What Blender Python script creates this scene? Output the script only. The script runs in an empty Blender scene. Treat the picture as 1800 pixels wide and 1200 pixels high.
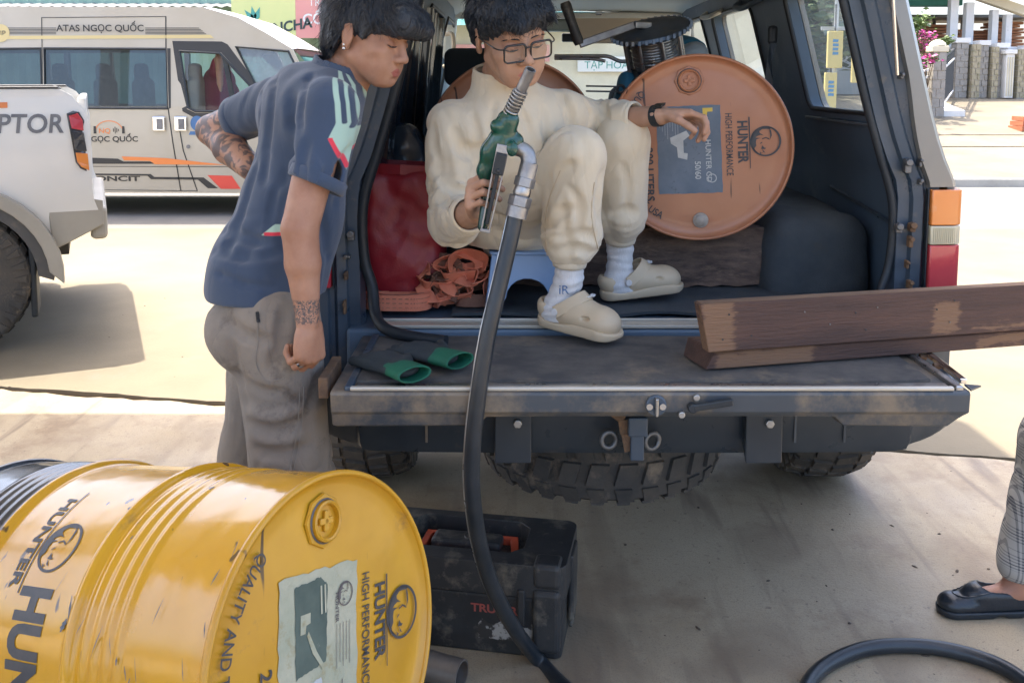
import bpy, bmesh, math, random
import numpy as np
from mathutils import Vector, Matrix, Euler
from mathutils.geometry import tessellate_polygon

scene = bpy.context.scene
COL = scene.collection
R = math.radians
random.seed(7)

# ---------------------------------------------------------------- camera
CAM_H, FPX, PPY, PITCH = 1.55, 1650.0, 313.0, R(6.0)     # metres, focal length / principal row in 1800x1200 pixels
cd = bpy.data.cameras.new('camera')
cam = bpy.data.objects.new('camera', cd)
COL.objects.link(cam)
cam.location = (0, 0, CAM_H)
cam.rotation_euler = (math.pi / 2 - PITCH, 0, 0)
cd.sensor_width = 36.0
cd.lens = 36.0 * FPX / 1800.0
cd.shift_y = (PPY - 600.0) / 1800.0
cd.clip_start = 0.05
cd.clip_end = 2000
scene.camera = cam

# ---------------------------------------------------------------- sky and sun
SUN_TO = Vector((-0.72, 0.69, 0)).normalized() * math.cos(R(66)) + Vector((0, 0, math.sin(R(66))))
w = bpy.data.worlds.new('World')
scene.world = w
w.use_nodes = True
wn = w.node_tree
sky = wn.nodes.new('ShaderNodeTexSky')
sky.sky_type = 'NISHITA'
sky.sun_disc = False
sky.sun_elevation = R(66)
sky.sun_rotation = math.atan2(SUN_TO.x, SUN_TO.y)
sky.air_density = 0.8
sky.dust_density = 4.5
sky.ozone_density = 1.0
wn.links.new(sky.outputs[0], wn.nodes['Background'].inputs[0])
wn.nodes['Background'].inputs[1].default_value = 0.15
sl = bpy.data.lights.new('sun', 'SUN')
sl.energy = 2.0
sl.angle = R(0.5)
sl.color = (1.0, 0.92, 0.78)
so = bpy.data.objects.new('sun', sl)
COL.objects.link(so)
so.rotation_euler = (-SUN_TO).to_track_quat('-Z', 'Y').to_euler()
so.location = (-6, 8, 20)
scene.view_settings.view_transform = 'Standard'
scene.view_settings.look = 'None'
scene.view_settings.gamma = 1.0
scene.view_settings.use_curve_mapping = False
scene.view_settings.exposure = 2.36
scene.cycles.use_denoising = True
scene.cycles.max_bounces = 8
scene.cycles.diffuse_bounces = 4
scene.cycles.glossy_bounces = 4
scene.cycles.transmission_bounces = 8
scene.cycles.transparent_max_bounces = 12
scene.cycles.sample_clamp_indirect = 6.0
scene.cycles.caustics_reflective = False
scene.cycles.caustics_refractive = False

# ---------------------------------------------------------------- layout helpers
_F = Vector((0, math.cos(PITCH), -math.sin(PITCH)))
_U = Vector((0, math.sin(PITCH), math.cos(PITCH)))
def at(px, py, Y=None, Z=None):
    """the point of the place that lies Y metres ahead (or at height Z) along a sight line of the photograph"""
    r = _F + Vector(((px - 900) / FPX, 0, 0)) + _U * ((PPY - py) / FPX)
    t = Y / r.y if Y is not None else (Z - CAM_H) / r.z
    return Vector((0, 0, CAM_H)) + r * t

# ---------------------------------------------------------------- materials
MATS = {}
def mat(name, c, c2=None, scale=6.0, rough=0.5, metal=0.0, bump=0.0, bscale=60.0, dirt=None, dscale=3.0, damt=0.55,
        stretch=(1, 1, 1), detail=6.0, coat=0.0, spec=0.5, rvar=0.0, sheen=0.0, mixlo=0.35, mixhi=0.65, sss=0.0, wrinkle=None):
    """procedural surface: two colours mixed by noise, an optional layer of dirt, a fine bump"""
    m = bpy.data.materials.new(name)
    m.use_nodes = True
    nt = m.node_tree
    N, L = nt.nodes, nt.links
    b = N['Principled BSDF']
    b.inputs['Roughness'].default_value = rough
    b.inputs['Metallic'].default_value = metal
    b.inputs['Specular IOR Level'].default_value = spec
    if coat: b.inputs['Coat Weight'].default_value = coat; b.inputs['Coat Roughness'].default_value = 0.08
    if sheen: b.inputs['Sheen Weight'].default_value = sheen; b.inputs['Sheen Roughness'].default_value = 0.6
    if sss:
        b.inputs['Subsurface Weight'].default_value = sss
        b.inputs['Subsurface Radius'].default_value = (0.012, 0.005, 0.003)
        b.inputs['Subsurface Scale'].default_value = 0.6
    c = tuple(c) + (1,)
    tc = N.new('ShaderNodeTexCoord')
    mp = N.new('ShaderNodeMapping')
    mp.inputs['Scale'].default_value = stretch
    L.new(tc.outputs['Object'], mp.inputs[0])
    col = None
    def noise(sc, det=detail, r=0.6):
        n = N.new('ShaderNodeTexNoise')
        n.inputs['Scale'].default_value = sc
        n.inputs['Detail'].default_value = det
        n.inputs['Roughness'].default_value = r
        L.new(mp.outputs[0], n.inputs['Vector'])
        return n
    def ramp(src, lo, hi):
        r_ = N.new('ShaderNodeMapRange')
        r_.inputs[1].default_value = lo
        r_.inputs[2].default_value = hi
        L.new(src, r_.inputs[0])
        return r_.outputs[0]
    if c2 is not None:
        n = noise(scale)
        mx = N.new('ShaderNodeMix'); mx.data_type = 'RGBA'
        mx.inputs[6].default_value = c
        mx.inputs[7].default_value = tuple(c2) + (1,)
        L.new(ramp(n.outputs[0], mixlo, mixhi), mx.inputs[0])
        col = mx.outputs[2]
    if dirt is not None:
        n = noise(dscale, 8.0, 0.7)
        mx = N.new('ShaderNodeMix'); mx.data_type = 'RGBA'
        mx.inputs[6].default_value = c
        if col: L.new(col, mx.inputs[6])
        mx.inputs[7].default_value = tuple(dirt) + (1,)
        L.new(ramp(n.outputs[0], damt, damt + 0.14), mx.inputs[0])
        col = mx.outputs[2]
    if col: L.new(col, b.inputs['Base Color'])
    else: b.inputs['Base Color'].default_value = c
    if rvar:
        n = noise(scale * 2.3)
        r_ = N.new('ShaderNodeMapRange')
        r_.inputs[1].default_value, r_.inputs[2].default_value = 0.3, 0.7
        r_.inputs[3].default_value, r_.inputs[4].default_value = max(0.02, rough - rvar), min(1, rough + rvar)
        L.new(n.outputs[0], r_.inputs[0]); L.new(r_.outputs[0], b.inputs['Roughness'])
    if bump:
        n = noise(bscale, 4.0)
        bp = N.new('ShaderNodeBump')
        bp.inputs['Strength'].default_value = bump
        bp.inputs['Distance'].default_value = 0.01
        L.new(n.outputs[0], bp.inputs['Height'])
        L.new(bp.outputs[0], b.inputs['Normal'])
        if wrinkle:      # fine creases of cloth, ridged noise drawn out along z
            mp2 = N.new('ShaderNodeMapping'); mp2.inputs['Scale'].default_value = (1, 1, wrinkle[2]); mp2.inputs['Rotation'].default_value = (0.3, 0.5, 0.2)
            L.new(tc.outputs['Object'], mp2.inputs[0])
            n2 = N.new('ShaderNodeTexNoise'); n2.inputs['Scale'].default_value = wrinkle[0]; n2.inputs['Detail'].default_value = 2.5; n2.inputs['Distortion'].default_value = 0.9
            L.new(mp2.outputs[0], n2.inputs[0])
            s1 = N.new('ShaderNodeMath'); s1.operation = 'SUBTRACT'; s1.inputs[1].default_value = 0.5; L.new(n2.outputs[0], s1.inputs[0])
            s2 = N.new('ShaderNodeMath'); s2.operation = 'ABSOLUTE'; L.new(s1.outputs[0], s2.inputs[0])
            s3 = N.new('ShaderNodeMath'); s3.operation = 'POWER'; s3.inputs[1].default_value = 0.6; L.new(s2.outputs[0], s3.inputs[0])
            b2 = N.new('ShaderNodeBump'); b2.inputs['Strength'].default_value = wrinkle[1]; b2.inputs['Distance'].default_value = 0.02
            L.new(s3.outputs[0], b2.inputs['Height']); L.new(bp.outputs[0], b2.inputs['Normal']); L.new(b2.outputs[0], b.inputs['Normal'])
    MATS[name] = m
    return m

def glass(name, tint, gloss=0.12, rough=0.02, dust=None):
    """thin pane: tinted see-through with a mirror coat by Fresnel, plus optional dust"""
    m = bpy.data.materials.new(name); m.use_nodes = True
    nt = m.node_tree; N, L = nt.nodes, nt.links
    N.remove(N['Principled BSDF'])
    t = N.new('ShaderNodeBsdfTransparent'); t.inputs[0].default_value = tuple(tint) + (1,)
    g = N.new('ShaderNodeBsdfGlossy'); g.inputs['Roughness'].default_value = rough
    g.inputs[0].default_value = (0.9, 0.95, 1, 1)
    fc = N.new('ShaderNodeLayerWeight'); fc.inputs[0].default_value = 0.5
    lw = N.new('ShaderNodeMath'); lw.operation = 'POWER'; lw.inputs[1].default_value = 4.5; L.new(fc.outputs['Facing'], lw.inputs[0])
    ad = N.new('ShaderNodeMath'); ad.operation = 'MULTIPLY_ADD'; ad.inputs[1].default_value = 0.6; ad.inputs[2].default_value = gloss + 0.03; ad.use_clamp = True
    L.new(lw.outputs[0], ad.inputs[0])
    mx = N.new('ShaderNodeMixShader')
    L.new(ad.outputs[0], mx.inputs[0]); L.new(t.outputs[0], mx.inputs[1]); L.new(g.outputs[0], mx.inputs[2])
    out = mx.outputs[0]
    if dust:
        d1 = N.new('ShaderNodeBsdfDiffuse'); d1.inputs[0].default_value = tuple(dust[:3]) + (1,)
        d2 = N.new('ShaderNodeBsdfTranslucent'); d2.inputs[0].default_value = tuple(dust[:3]) + (1,)
        df = N.new('ShaderNodeMixShader'); df.inputs[0].default_value = 0.5; L.new(d1.outputs[0], df.inputs[1]); L.new(d2.outputs[0], df.inputs[2])
        tc = N.new('ShaderNodeTexCoord'); n = N.new('ShaderNodeTexNoise'); n.inputs['Scale'].default_value = 5
        n.inputs['Detail'].default_value = 6
        L.new(tc.outputs['Object'], n.inputs[0])
        mr = N.new('ShaderNodeMapRange'); mr.inputs[1].default_value = 0.3; mr.inputs[2].default_value = 0.8
        mr.inputs[3].default_value = dust[3] * 0.5; mr.inputs[4].default_value = dust[3] * 1.6
        L.new(n.outputs[0], mr.inputs[0])
        m2 = N.new('ShaderNodeMixShader')
        L.new(mr.outputs[0], m2.inputs[0]); L.new(out, m2.inputs[1]); L.new(df.outputs[0], m2.inputs[2])
        out = m2.outputs[0]
    L.new(out, N['Material Output'].inputs[0])
    MATS[name] = m
    return m

# ---------------------------------------------------------------- object helpers
def tag(o, label=None, cat=None, group=None, kind=None):
    if label: o['label'] = label
    if cat: o['category'] = cat
    if group: o['group'] = group
    if kind: o['kind'] = kind
    return o

def thing(name, label, cat, loc=(0, 0, 0), rot=(0, 0, 0), group=None):
    o = bpy.data.objects.new(name, None)
    o.empty_display_size = 0.1
    COL.objects.link(o)
    o.location = loc
    o.rotation_euler = rot
    return tag(o, label, cat, group)

def wm(o):
    m = o.matrix_basis.copy()
    return wm(o.parent) @ m if o.parent else m

def obj(name, me, parent=None, loc=None, rot=None):
    o = bpy.data.objects.new(name, me)
    COL.objects.link(o)
    if parent: o.parent = parent
    if loc is not None: o.location = loc
    if rot is not None: o.rotation_euler = rot
    return o

def copy_tree(o, parent=None):
    c = o.copy()
    COL.objects.link(c)
    c.parent = parent
    for ch in list(o.children): copy_tree(ch, c)
    return c

def frame_of(d, up=(0, 0, 1)):
    d = Vector(d).normalized(); up = Vector(up)
    s = d.cross(up)
    if s.length < 1e-4: s = d.cross(Vector((0, 1, 0)))
    s.normalize()
    return s, s.cross(d).normalized(), d

class MB:
    """collects shapes for ONE mesh object"""
    def __init__(s): s.v, s.f, s.m = [], [], []
    def add(s, vs, fs, mi=0):
        k = len(s.v)
        s.v += [Vector(v) for v in vs]
        s.f += [tuple(i + k for i in f) for f in fs]
        s.m += [mi] * len(fs)
        return s
    def box(s, c, d, rot=None, mi=0, taper=1.0):
        x, y, z = d[0] / 2, d[1] / 2, d[2] / 2
        vs = [Vector((sx * x * (taper if sz > 0 else 1), sy * y * (taper if sz > 0 else 1), sz * z)) for sz in (-1, 1) for sy in (-1, 1) for sx in (-1, 1)]
        if rot is not None:
            q = Euler(rot).to_matrix() if not isinstance(rot, Matrix) else rot
            vs = [q @ v for v in vs]
        return s.add([v + Vector(c) for v in vs], [(0, 2, 3, 1), (4, 5, 7, 6), (0, 1, 5, 4), (2, 6, 7, 3), (0, 4, 6, 2), (1, 3, 7, 5)], mi)
    def bx(s, lo, hi, mi=0):
        return s.box([(a + b) / 2 for a, b in zip(lo, hi)], [abs(b - a) for a, b in zip(lo, hi)], None, mi)
    def bar(s, p, q, wd, hg, up=(0, 0, 1), mi=0):
        p, q = Vector(p), Vector(q)
        a, b, d = frame_of(q - p, up)
        return s.box((p + q) / 2, (wd, hg, (q - p).length), Matrix((a, b, d)).transposed(), mi)
    def tube(s, pts, r, n=12, cap=True, mi=0, closed=False):
        pts = [Vector(p) for p in pts]
        rs = r if isinstance(r, (list, tuple)) else [r] * len(pts)
        k = len(s.v); N_ = len(pts)
        a = None; fs = []
        for i, p in enumerate(pts):
            if closed: d = (pts[(i + 1) % N_] - pts[i - 1])
            else: d = (pts[min(i + 1, N_ - 1)] - pts[max(i - 1, 0)])
            if d.length < 1e-9: d = Vector((0, 0, 1))
            d.normalize()
            if a is None: a = frame_of(d)[0]
            a = (a - d * a.dot(d)); a = a.normalized() if a.length > 1e-6 else frame_of(d)[0]
            b = d.cross(a)
            s.v += [p + (a * math.cos(t) + b * math.sin(t)) * rs[i] for t in (2 * math.pi * j / n for j in range(n))]
        segs = N_ if closed else N_ - 1
        for i in range(segs):
            i2 = (i + 1) % N_
            fs += [(k + i * n + j, k + i * n + (j + 1) % n, k + i2 * n + (j + 1) % n, k + i2 * n + j) for j in range(n)]
        if cap and not closed:
            fs += [tuple(k + j for j in reversed(range(n))), tuple(k + (N_ - 1) * n + j for j in range(n))]
        s.f += fs; s.m += [mi] * len(fs)
        return s
    def lathe(s, prof, n=48, o=(0, 0, 0), ax=(0, 0, 1), up=(0, 1, 0), mi=0, cap=(False, False), arc=None):
        """profile of (radius, height) spun about an axis"""
        a, b, d = frame_of(ax, up); o = Vector(o)
        k = len(s.v); fs = []
        for (r_, h) in prof:
            s.v += [o + d * h + (a * math.cos(t) + b * math.sin(t)) * r_ for t in (2 * math.pi * j / n for j in range(n))]
        for i in range(len(prof) - 1):
            fs += [(k + i * n + j, k + i * n + (j + 1) % n, k + (i + 1) * n + (j + 1) % n, k + (i + 1) * n + j) for j in range(n)]
        if cap[0]: fs.append(tuple(k + j for j in reversed(range(n))))
        if cap[1]: fs.append(tuple(k + (len(prof) - 1) * n + j for j in range(n)))
        s.f += fs; s.m += [mi] * len(fs)
        return s
    def cyl(s, p, q, r, n=20, mi=0):
        return s.tube([p, q], r, n, True, mi)
    def ball(s, c, r, n=12, m_=8, mi=0):
        r = r if isinstance(r, (tuple, list)) else (r, r, r)
        k = len(s.v); fs = []
        for i in range(m_ + 1):
            ph = math.pi * i / m_
            for j in range(n):
                t = 2 * math.pi * j / n
                s.v.append(Vector((c[0] + r[0] * math.sin(ph) * math.cos(t), c[1] + r[1] * math.sin(ph) * math.sin(t), c[2] + r[2] * math.cos(ph))))
        for i in range(m_):
            fs += [(k + i * n + j, k + (i + 1) * n + j, k + (i + 1) * n + (j + 1) % n, k + i * n + (j + 1) % n) for j in range(n)]
        s.f += fs; s.m += [mi] * len(fs)
        return s
    def plate(s, outer, holes=(), th=0.02, fn=None, mi=0, cuts=(), cutsu=()):
        """flat plate with openings; (u, v) -> fn(u, v, depth) with depth 0 in front, th behind"""
        fn = fn or (lambda u, v, t: (u, t, v))
        loops = [list(outer)] + [list(h) for h in holes]
        bm = bmesh.new()
        vs = [[bm.verts.new((u, v, 0)) for u, v in lp] for lp in loops]
        flat = [q for lp in vs for q in lp]
        for t in tessellate_polygon([[Vector((u, v, 0)) for u, v in lp] for lp in loops]):
            try: bm.faces.new([flat[i] for i in t])
            except ValueError: pass
        bmesh.ops.recalc_face_normals(bm, faces=bm.faces)
        for cvals, nrm in ((cuts, (0, 1, 0)), (cutsu, (1, 0, 0))):
            for c in cvals:
                co = (0, c, 0) if nrm[1] else (c, 0, 0)
                bmesh.ops.bisect_plane(bm, geom=bm.verts[:] + bm.edges[:] + bm.faces[:], plane_co=co, plane_no=nrm)
        bm.verts.index_update()
        n = len(bm.verts)
        P = [v.co.copy() for v in bm.verts]
        if th == 0:      # a single sheet (a thin pane)
            V = [Vector(fn(p.x, p.y, 0)) for p in P]; F_ = [tuple(v.index for v in f.verts) for f in bm.faces]; bm.free()
            return s.add(V, F_, mi)
        V = [Vector(fn(p.x, p.y, 0)) for p in P] + [Vector(fn(p.x, p.y, th)) for p in P]
        F_ = []
        for f in bm.faces:
            ids = [v.index for v in f.verts]
            F_ += [tuple(ids), tuple(i + n for i in reversed(ids))]
        for e in bm.edges:
            if len(e.link_faces) == 1:
                a, b_ = e.verts[0].index, e.verts[1].index
                F_.append((a, b_, b_ + n, a + n))
        bm.free()
        return s.add(V, F_, mi)
    def xf(s, m):
        m = Matrix(m) if not isinstance(m, Matrix) else m
        s.v = [m @ v for v in s.v]
        return s
    def build(s, name, mats, parent=None, world=False, smooth=None, bevel=0.0, seg=2, recalc=True, sub=0, loc=None, weld=False):
        me = bpy.data.meshes.new(name)
        vs = s.v
        if world and parent:
            inv = wm(parent).inverted()
            vs = [inv @ v for v in vs]
        me.from_pydata([tuple(v) for v in vs], [], s.f)
        mats = mats if isinstance(mats, (list, tuple)) else [mats]
        for m in mats: me.materials.append(MATS[m] if isinstance(m, str) else m)
        if len(mats) > 1: me.polygons.foreach_set('material_index', s.m)
        if recalc or weld:
            bm = bmesh.new(); bm.from_mesh(me)
            if weld: bmesh.ops.remove_doubles(bm, verts=bm.verts, dist=1e-5)
            bmesh.ops.recalc_face_normals(bm, faces=bm.faces)
            bm.to_mesh(me); bm.free()
        if smooth is not None:
            me.shade_smooth()
            if smooth < 180: me.set_sharp_from_angle(angle=R(smooth))
        o = obj(name, me, parent, loc)
        if bevel:
            b = o.modifiers.new('bevel', 'BEVEL')
            b.width = bevel; b.segments = seg; b.limit_method = 'ANGLE'; b.angle_limit = R(40)
        if sub:
            b = o.modifiers.new('sub', 'SUBSURF'); b.levels = sub; b.render_levels = sub
        return o

def spline(pts, n=8, closed=False):
    """Catmull-Rom through points"""
    P = [Vector(p) for p in pts]; out = []; m = len(P)
    for i in range(m if closed else m - 1):
        if closed: a, b, c, d = P[i - 1], P[i], P[(i + 1) % m], P[(i + 2) % m]
        else: a, b, c, d = P[max(i - 1, 0)], P[i], P[i + 1], P[min(i + 2, m - 1)]
        for k in range(n):
            t = k / n
            out.append(0.5 * ((2 * b) + (c - a) * t + (2 * a - 5 * b + 4 * c - d) * t * t + (3 * b - a - 3 * c + d) * t ** 3))
    if not closed: out.append(P[-1])
    return out

def ellipse(cx, cy, a, b, n=32, t0=0.0, t1=2 * math.pi):
    full = abs(t1 - t0 - 2 * math.pi) < 1e-6
    return [(cx + a * math.cos(t0 + (t1 - t0) * i / (n if full else n - 1)), cy + b * math.sin(t0 + (t1 - t0) * i / (n if full else n - 1))) for i in range(n)]

def rrect(x0, y0, x1, y1, r, n=4):
    out = []
    for cx, cy, a in ((x1 - r, y1 - r, 0), (x0 + r, y1 - r, 90), (x0 + r, y0 + r, 180), (x1 - r, y0 + r, 270)):
        out += [(cx + r * math.cos(R(a + 90 * i / n)), cy + r * math.sin(R(a + 90 * i / n))) for i in range(n + 1)]
    return out

_fontc = bpy.data.curves.new('lettering', 'FONT')
_fonto = bpy.data.objects.new('lettering', _fontc)
COL.objects.link(_fonto)
def letters(body, size, bold=0.0, wide=1.0, align='LEFT', spacing=1.0, step=0.0):
    """flat lettering as (verts2d, faces): width along u, cap height = size"""
    _fontc.body = body; _fontc.size = 1.0; _fontc.offset = bold; _fontc.space_character = spacing
    _fontc.resolution_u = 4
    bpy.context.view_layer.update()
    me = bpy.data.meshes.new_from_object(_fonto.evaluated_get(bpy.context.evaluated_depsgraph_get()))
    bm = bmesh.new(); bm.from_mesh(me); bpy.data.meshes.remove(me)
    k = size / 0.73
    bmesh.ops.scale(bm, vec=(k * wide, k, 1), verts=bm.verts)
    if step and bm.verts:
        xs = [v.co.x for v in bm.verts]; ys = [v.co.y for v in bm.verts]
        for lo, hi, nrm in ((min(xs), max(xs), (1, 0, 0)), (min(ys), max(ys), (0, 1, 0))):
            c = lo + step
            while c < hi:
                bmesh.ops.bisect_plane(bm, geom=bm.verts[:] + bm.edges[:] + bm.faces[:], plane_co=(c, c, 0), plane_no=nrm)
                c += step
    bm.verts.index_update()
    V = [(v.co.x, v.co.y) for v in bm.verts]; F_ = [tuple(v.index for v in f.verts) for f in bm.faces]
    bm.free()
    w_ = max(v[0] for v in V); w0 = min(v[0] for v in V)
    dx = {'LEFT': -w0, 'CENTER': -(w_ + w0) / 2, 'RIGHT': -w_}[align]
    return [(u + dx, v) for u, v in V], F_

def text_on(mb, body, size, fn, mi=0, **kw):
    V, F_ = letters(body, size, **kw)
    mb.add([fn(u, v) for u, v in V], F_, mi)
    return mb

def shape_on(mb, outline, fn, mi=0, holes=(), step=0.0):
    loops = [list(outline)] + [list(h) for h in holes]
    flat = [p for lp in loops for p in lp]
    tris = tessellate_polygon([[Vector((u, v, 0)) for u, v in lp] for lp in loops])
    if step:
        bm = bmesh.new(); vs = [bm.verts.new((u, v, 0)) for u, v in flat]
        for t in tris:
            try: bm.faces.new([vs[i] for i in t])
            except ValueError: pass
        for ax in (0, 1):
            c = min(p[ax] for p in flat) + step
            while c < max(p[ax] for p in flat):
                co = [0, 0, 0]; co[ax] = c; no = [0, 0, 0]; no[ax] = 1
                bmesh.ops.bisect_plane(bm, geom=bm.verts[:] + bm.edges[:] + bm.faces[:], plane_co=co, plane_no=no)
                c += step
        bm.verts.index_update()
        mb.add([fn(v.co.x, v.co.y) for v in bm.verts], [tuple(v.index for v in f.verts) for f in bm.faces], mi)
        bm.free()
    else:
        mb.add([fn(u, v) for u, v in flat], [tuple(t) for t in tris], mi)
    return mb

# ---------------------------------------------------------------- volumes for bodies, clothes and other soft shapes
def vnoise(X, Y, Z, sc, seed=0):
    rg = np.random.default_rng(seed)
    T = rg.random((32, 32, 32), dtype=np.float32)
    x, y, z = X * sc + 100, Y * sc + 100, Z * sc + 100
    xi, yi, zi = np.floor(x).astype(int), np.floor(y).astype(int), np.floor(z).astype(int)
    fx, fy, fz = x - xi, y - yi, z - zi
    fx, fy, fz = fx * fx * (3 - 2 * fx), fy * fy * (3 - 2 * fy), fz * fz * (3 - 2 * fz)
    g = lambda a, b, c: T[(xi + a) & 31, (yi + b) & 31, (zi + c) & 31]
    l = lambda a, b, t: a + (b - a) * t
    return l(l(l(g(0, 0, 0), g(1, 0, 0), fx), l(g(0, 1, 0), g(1, 1, 0), fx), fy), l(l(g(0, 0, 1), g(1, 0, 1), fx), l(g(0, 1, 1), g(1, 1, 1), fx), fy), fz) * 2 - 1

class Vol:
    def __init__(s, lo, hi, h):
        s.lo = np.array(lo, dtype=np.float64); s.h = h
        s.n = np.ceil((np.array(hi) - s.lo) / h).astype(int) + 1
        s.D = np.full(s.n, 0.5, dtype=np.float32)
        s.ax = [(s.lo[i] + h * np.arange(s.n[i])).astype(np.float32) for i in range(3)]
    def _win(s, lo, hi):
        a = np.clip(np.floor((np.array(lo) - s.lo) / s.h).astype(int), 0, s.n)
        b = np.clip(np.ceil((np.array(hi) - s.lo) / s.h).astype(int) + 1, 0, s.n)
        sl = tuple(slice(int(p), int(q)) for p, q in zip(a, b))
        G = np.meshgrid(*[s.ax[i][sl[i]] for i in range(3)], indexing='ij', sparse=True)
        return sl, G
    def _mix(s, sl, d, k, op):
        if d.size == 0: return s
        D = s.D[sl]
        if op == 'u':
            if k > 0:
                hh = np.clip(0.5 + 0.5 * (D - d) / k, 0, 1); s.D[sl] = D + (d - D) * hh - k * hh * (1 - hh)
            else: s.D[sl] = np.minimum(D, d)
        else:
            if k > 0:
                hh = np.clip(0.5 - 0.5 * (D + d) / k, 0, 1); s.D[sl] = D + (-d - D) * hh + k * hh * (1 - hh)
            else: s.D[sl] = np.maximum(D, -d)
        return s
    def cap(s, a, b, ra, rb=None, k=0.01, op='u', sq=None):
        """tapered capsule; sq = (axis, factor) flattens it across a direction"""
        rb = ra if rb is None else rb
        a, b = np.array(a, float), np.array(b, float)
        pad = max(ra, rb) * (1 / min(1.0, sq[1]) if sq else 1) + k + 3 * s.h
        sl, (X, Y, Z) = s._win(np.minimum(a, b) - pad, np.maximum(a, b) + pad)
        ba = b - a; l2 = max(ba @ ba, 1e-9)
        t = np.clip(((X - a[0]) * ba[0] + (Y - a[1]) * ba[1] + (Z - a[2]) * ba[2]) / l2, 0, 1)
        px, py, pz = X - a[0] - t * ba[0], Y - a[1] - t * ba[1], Z - a[2] - t * ba[2]
        if sq:
            u = np.array(sq[0], float); u /= np.linalg.norm(u)
            q = (px * u[0] + py * u[1] + pz * u[2]) * (1 / sq[1] - 1)
            px, py, pz = px + q * u[0], py + q * u[1], pz + q * u[2]
        return s._mix(sl, np.sqrt(px * px + py * py + pz * pz) - (ra + (rb - ra) * t), k, op)
    def ell(s, c, r, k=0.01, op='u', M=None):
        c = np.array(c, float); r = np.array(r, float)
        pad = r.max() + k + 3 * s.h
        sl, (X, Y, Z) = s._win(c - pad, c + pad)
        x, y, z = X - c[0], Y - c[1], Z - c[2]
        if M is not None:
            M = np.array(M); x, y, z = (M[0, 0] * x + M[1, 0] * y + M[2, 0] * z), (M[0, 1] * x + M[1, 1] * y + M[2, 1] * z), (M[0, 2] * x + M[1, 2] * y + M[2, 2] * z)
        q = np.sqrt((x / r[0]) ** 2 + (y / r[1]) ** 2 + (z / r[2]) ** 2)
        g = np.sqrt((x / r[0] ** 2) ** 2 + (y / r[1] ** 2) ** 2 + (z / r[2] ** 2) ** 2) + 1e-6
        return s._mix(sl, (q * (q - 1) / g).astype(np.float32), k, op)
    def box(s, c, hs, rd=0.01, k=0.005, op='u', M=None):
        c = np.array(c, float); hs = np.array(hs, float)
        pad = np.linalg.norm(hs) + k + 3 * s.h
        sl, (X, Y, Z) = s._win(c - pad, c + pad)
        x, y, z = X - c[0], Y - c[1], Z - c[2]
        if M is not None:
            M = np.array(M); x, y, z = (M[0, 0] * x + M[1, 0] * y + M[2, 0] * z), (M[0, 1] * x + M[1, 1] * y + M[2, 1] * z), (M[0, 2] * x + M[1, 2] * y + M[2, 2] * z)
        qx, qy, qz = np.abs(x) - hs[0] + rd, np.abs(y) - hs[1] + rd, np.abs(z) - hs[2] + rd
        d = np.sqrt(np.maximum(qx, 0) ** 2 + np.maximum(qy, 0) ** 2 + np.maximum(qz, 0) ** 2) + np.minimum(np.maximum(qx, np.maximum(qy, qz)), 0) - rd
        return s._mix(sl, d, k, op)
    def cut(s, p, n, k=0.004, lo=None, hi=None):
        """removes what lies on the side of the plane that n points to (optionally only inside a box)"""
        sl, (X, Y, Z) = s._win(s.lo if lo is None else lo, (s.lo + s.n * s.h) if hi is None else hi)
        n = np.array(n, float); n /= np.linalg.norm(n)
        d = -((X - p[0]) * n[0] + (Y - p[1]) * n[1] + (Z - p[2]) * n[2])
        return s._mix(sl, np.broadcast_to(d, s.D[sl].shape), k, 's')
    def merge(s, o, k=0.02):
        s._mix((slice(None),) * 3, o.D, k, 'u')
        return s
    def like(s): return Vol(s.lo, s.lo + (s.n - 1) * s.h - s.h * 0.01, s.h)
    def disp(s, fn, band=0.05):
        X, Y, Z = np.meshgrid(*s.ax, indexing='ij', sparse=True)
        m = np.abs(s.D) < band
        i = np.nonzero(m)
        s.D[m] += fn(s.ax[0][i[0]], s.ax[1][i[1]], s.ax[2][i[2]]).astype(np.float32)
        return s
    def mesh(s, relax=1):
        D = s.D; ins = D < 0
        n = s.n; cn = n - 1
        cnt = np.zeros(cn, dtype=np.int8); 
        c8 = [ins[i:i + cn[0], j:j + cn[1], k:k + cn[2]] for i in (0, 1) for j in (0, 1) for k in (0, 1)]
        sm = sum(c.astype(np.int8) for c in c8)
        act = (sm > 0) & (sm < 8)
        I = np.argwhere(act)
        idx = -np.ones(cn, dtype=np.int64); idx[act] = np.arange(len(I))
        P = np.zeros((len(I), 3)); C_ = np.zeros(len(I))
        for ax in range(3):
            o1, o2 = [a for a in range(3) if a != ax]
            for p in (0, 1):
                for q in (0, 1):
                    off = [0, 0, 0]; off[o1] = p; off[o2] = q
                    off2 = list(off); off2[ax] = 1
                    a = D[I[:, 0] + off[0], I[:, 1] + off[1], I[:, 2] + off[2]]; b = D[I[:, 0] + off2[0], I[:, 1] + off2[1], I[:, 2] + off2[2]]
                    m = (a < 0) != (b < 0)
                    t = np.where(m, a / np.where(m, a - b, 1), 0)
                    v = np.zeros((len(I), 3)); v[:, o1] = p; v[:, o2] = q; v[:, ax] = t
                    P += v * m[:, None]; C_ += m
        P = s.lo + (I + P / C_[:, None]) * s.h
        Q = []
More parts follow.
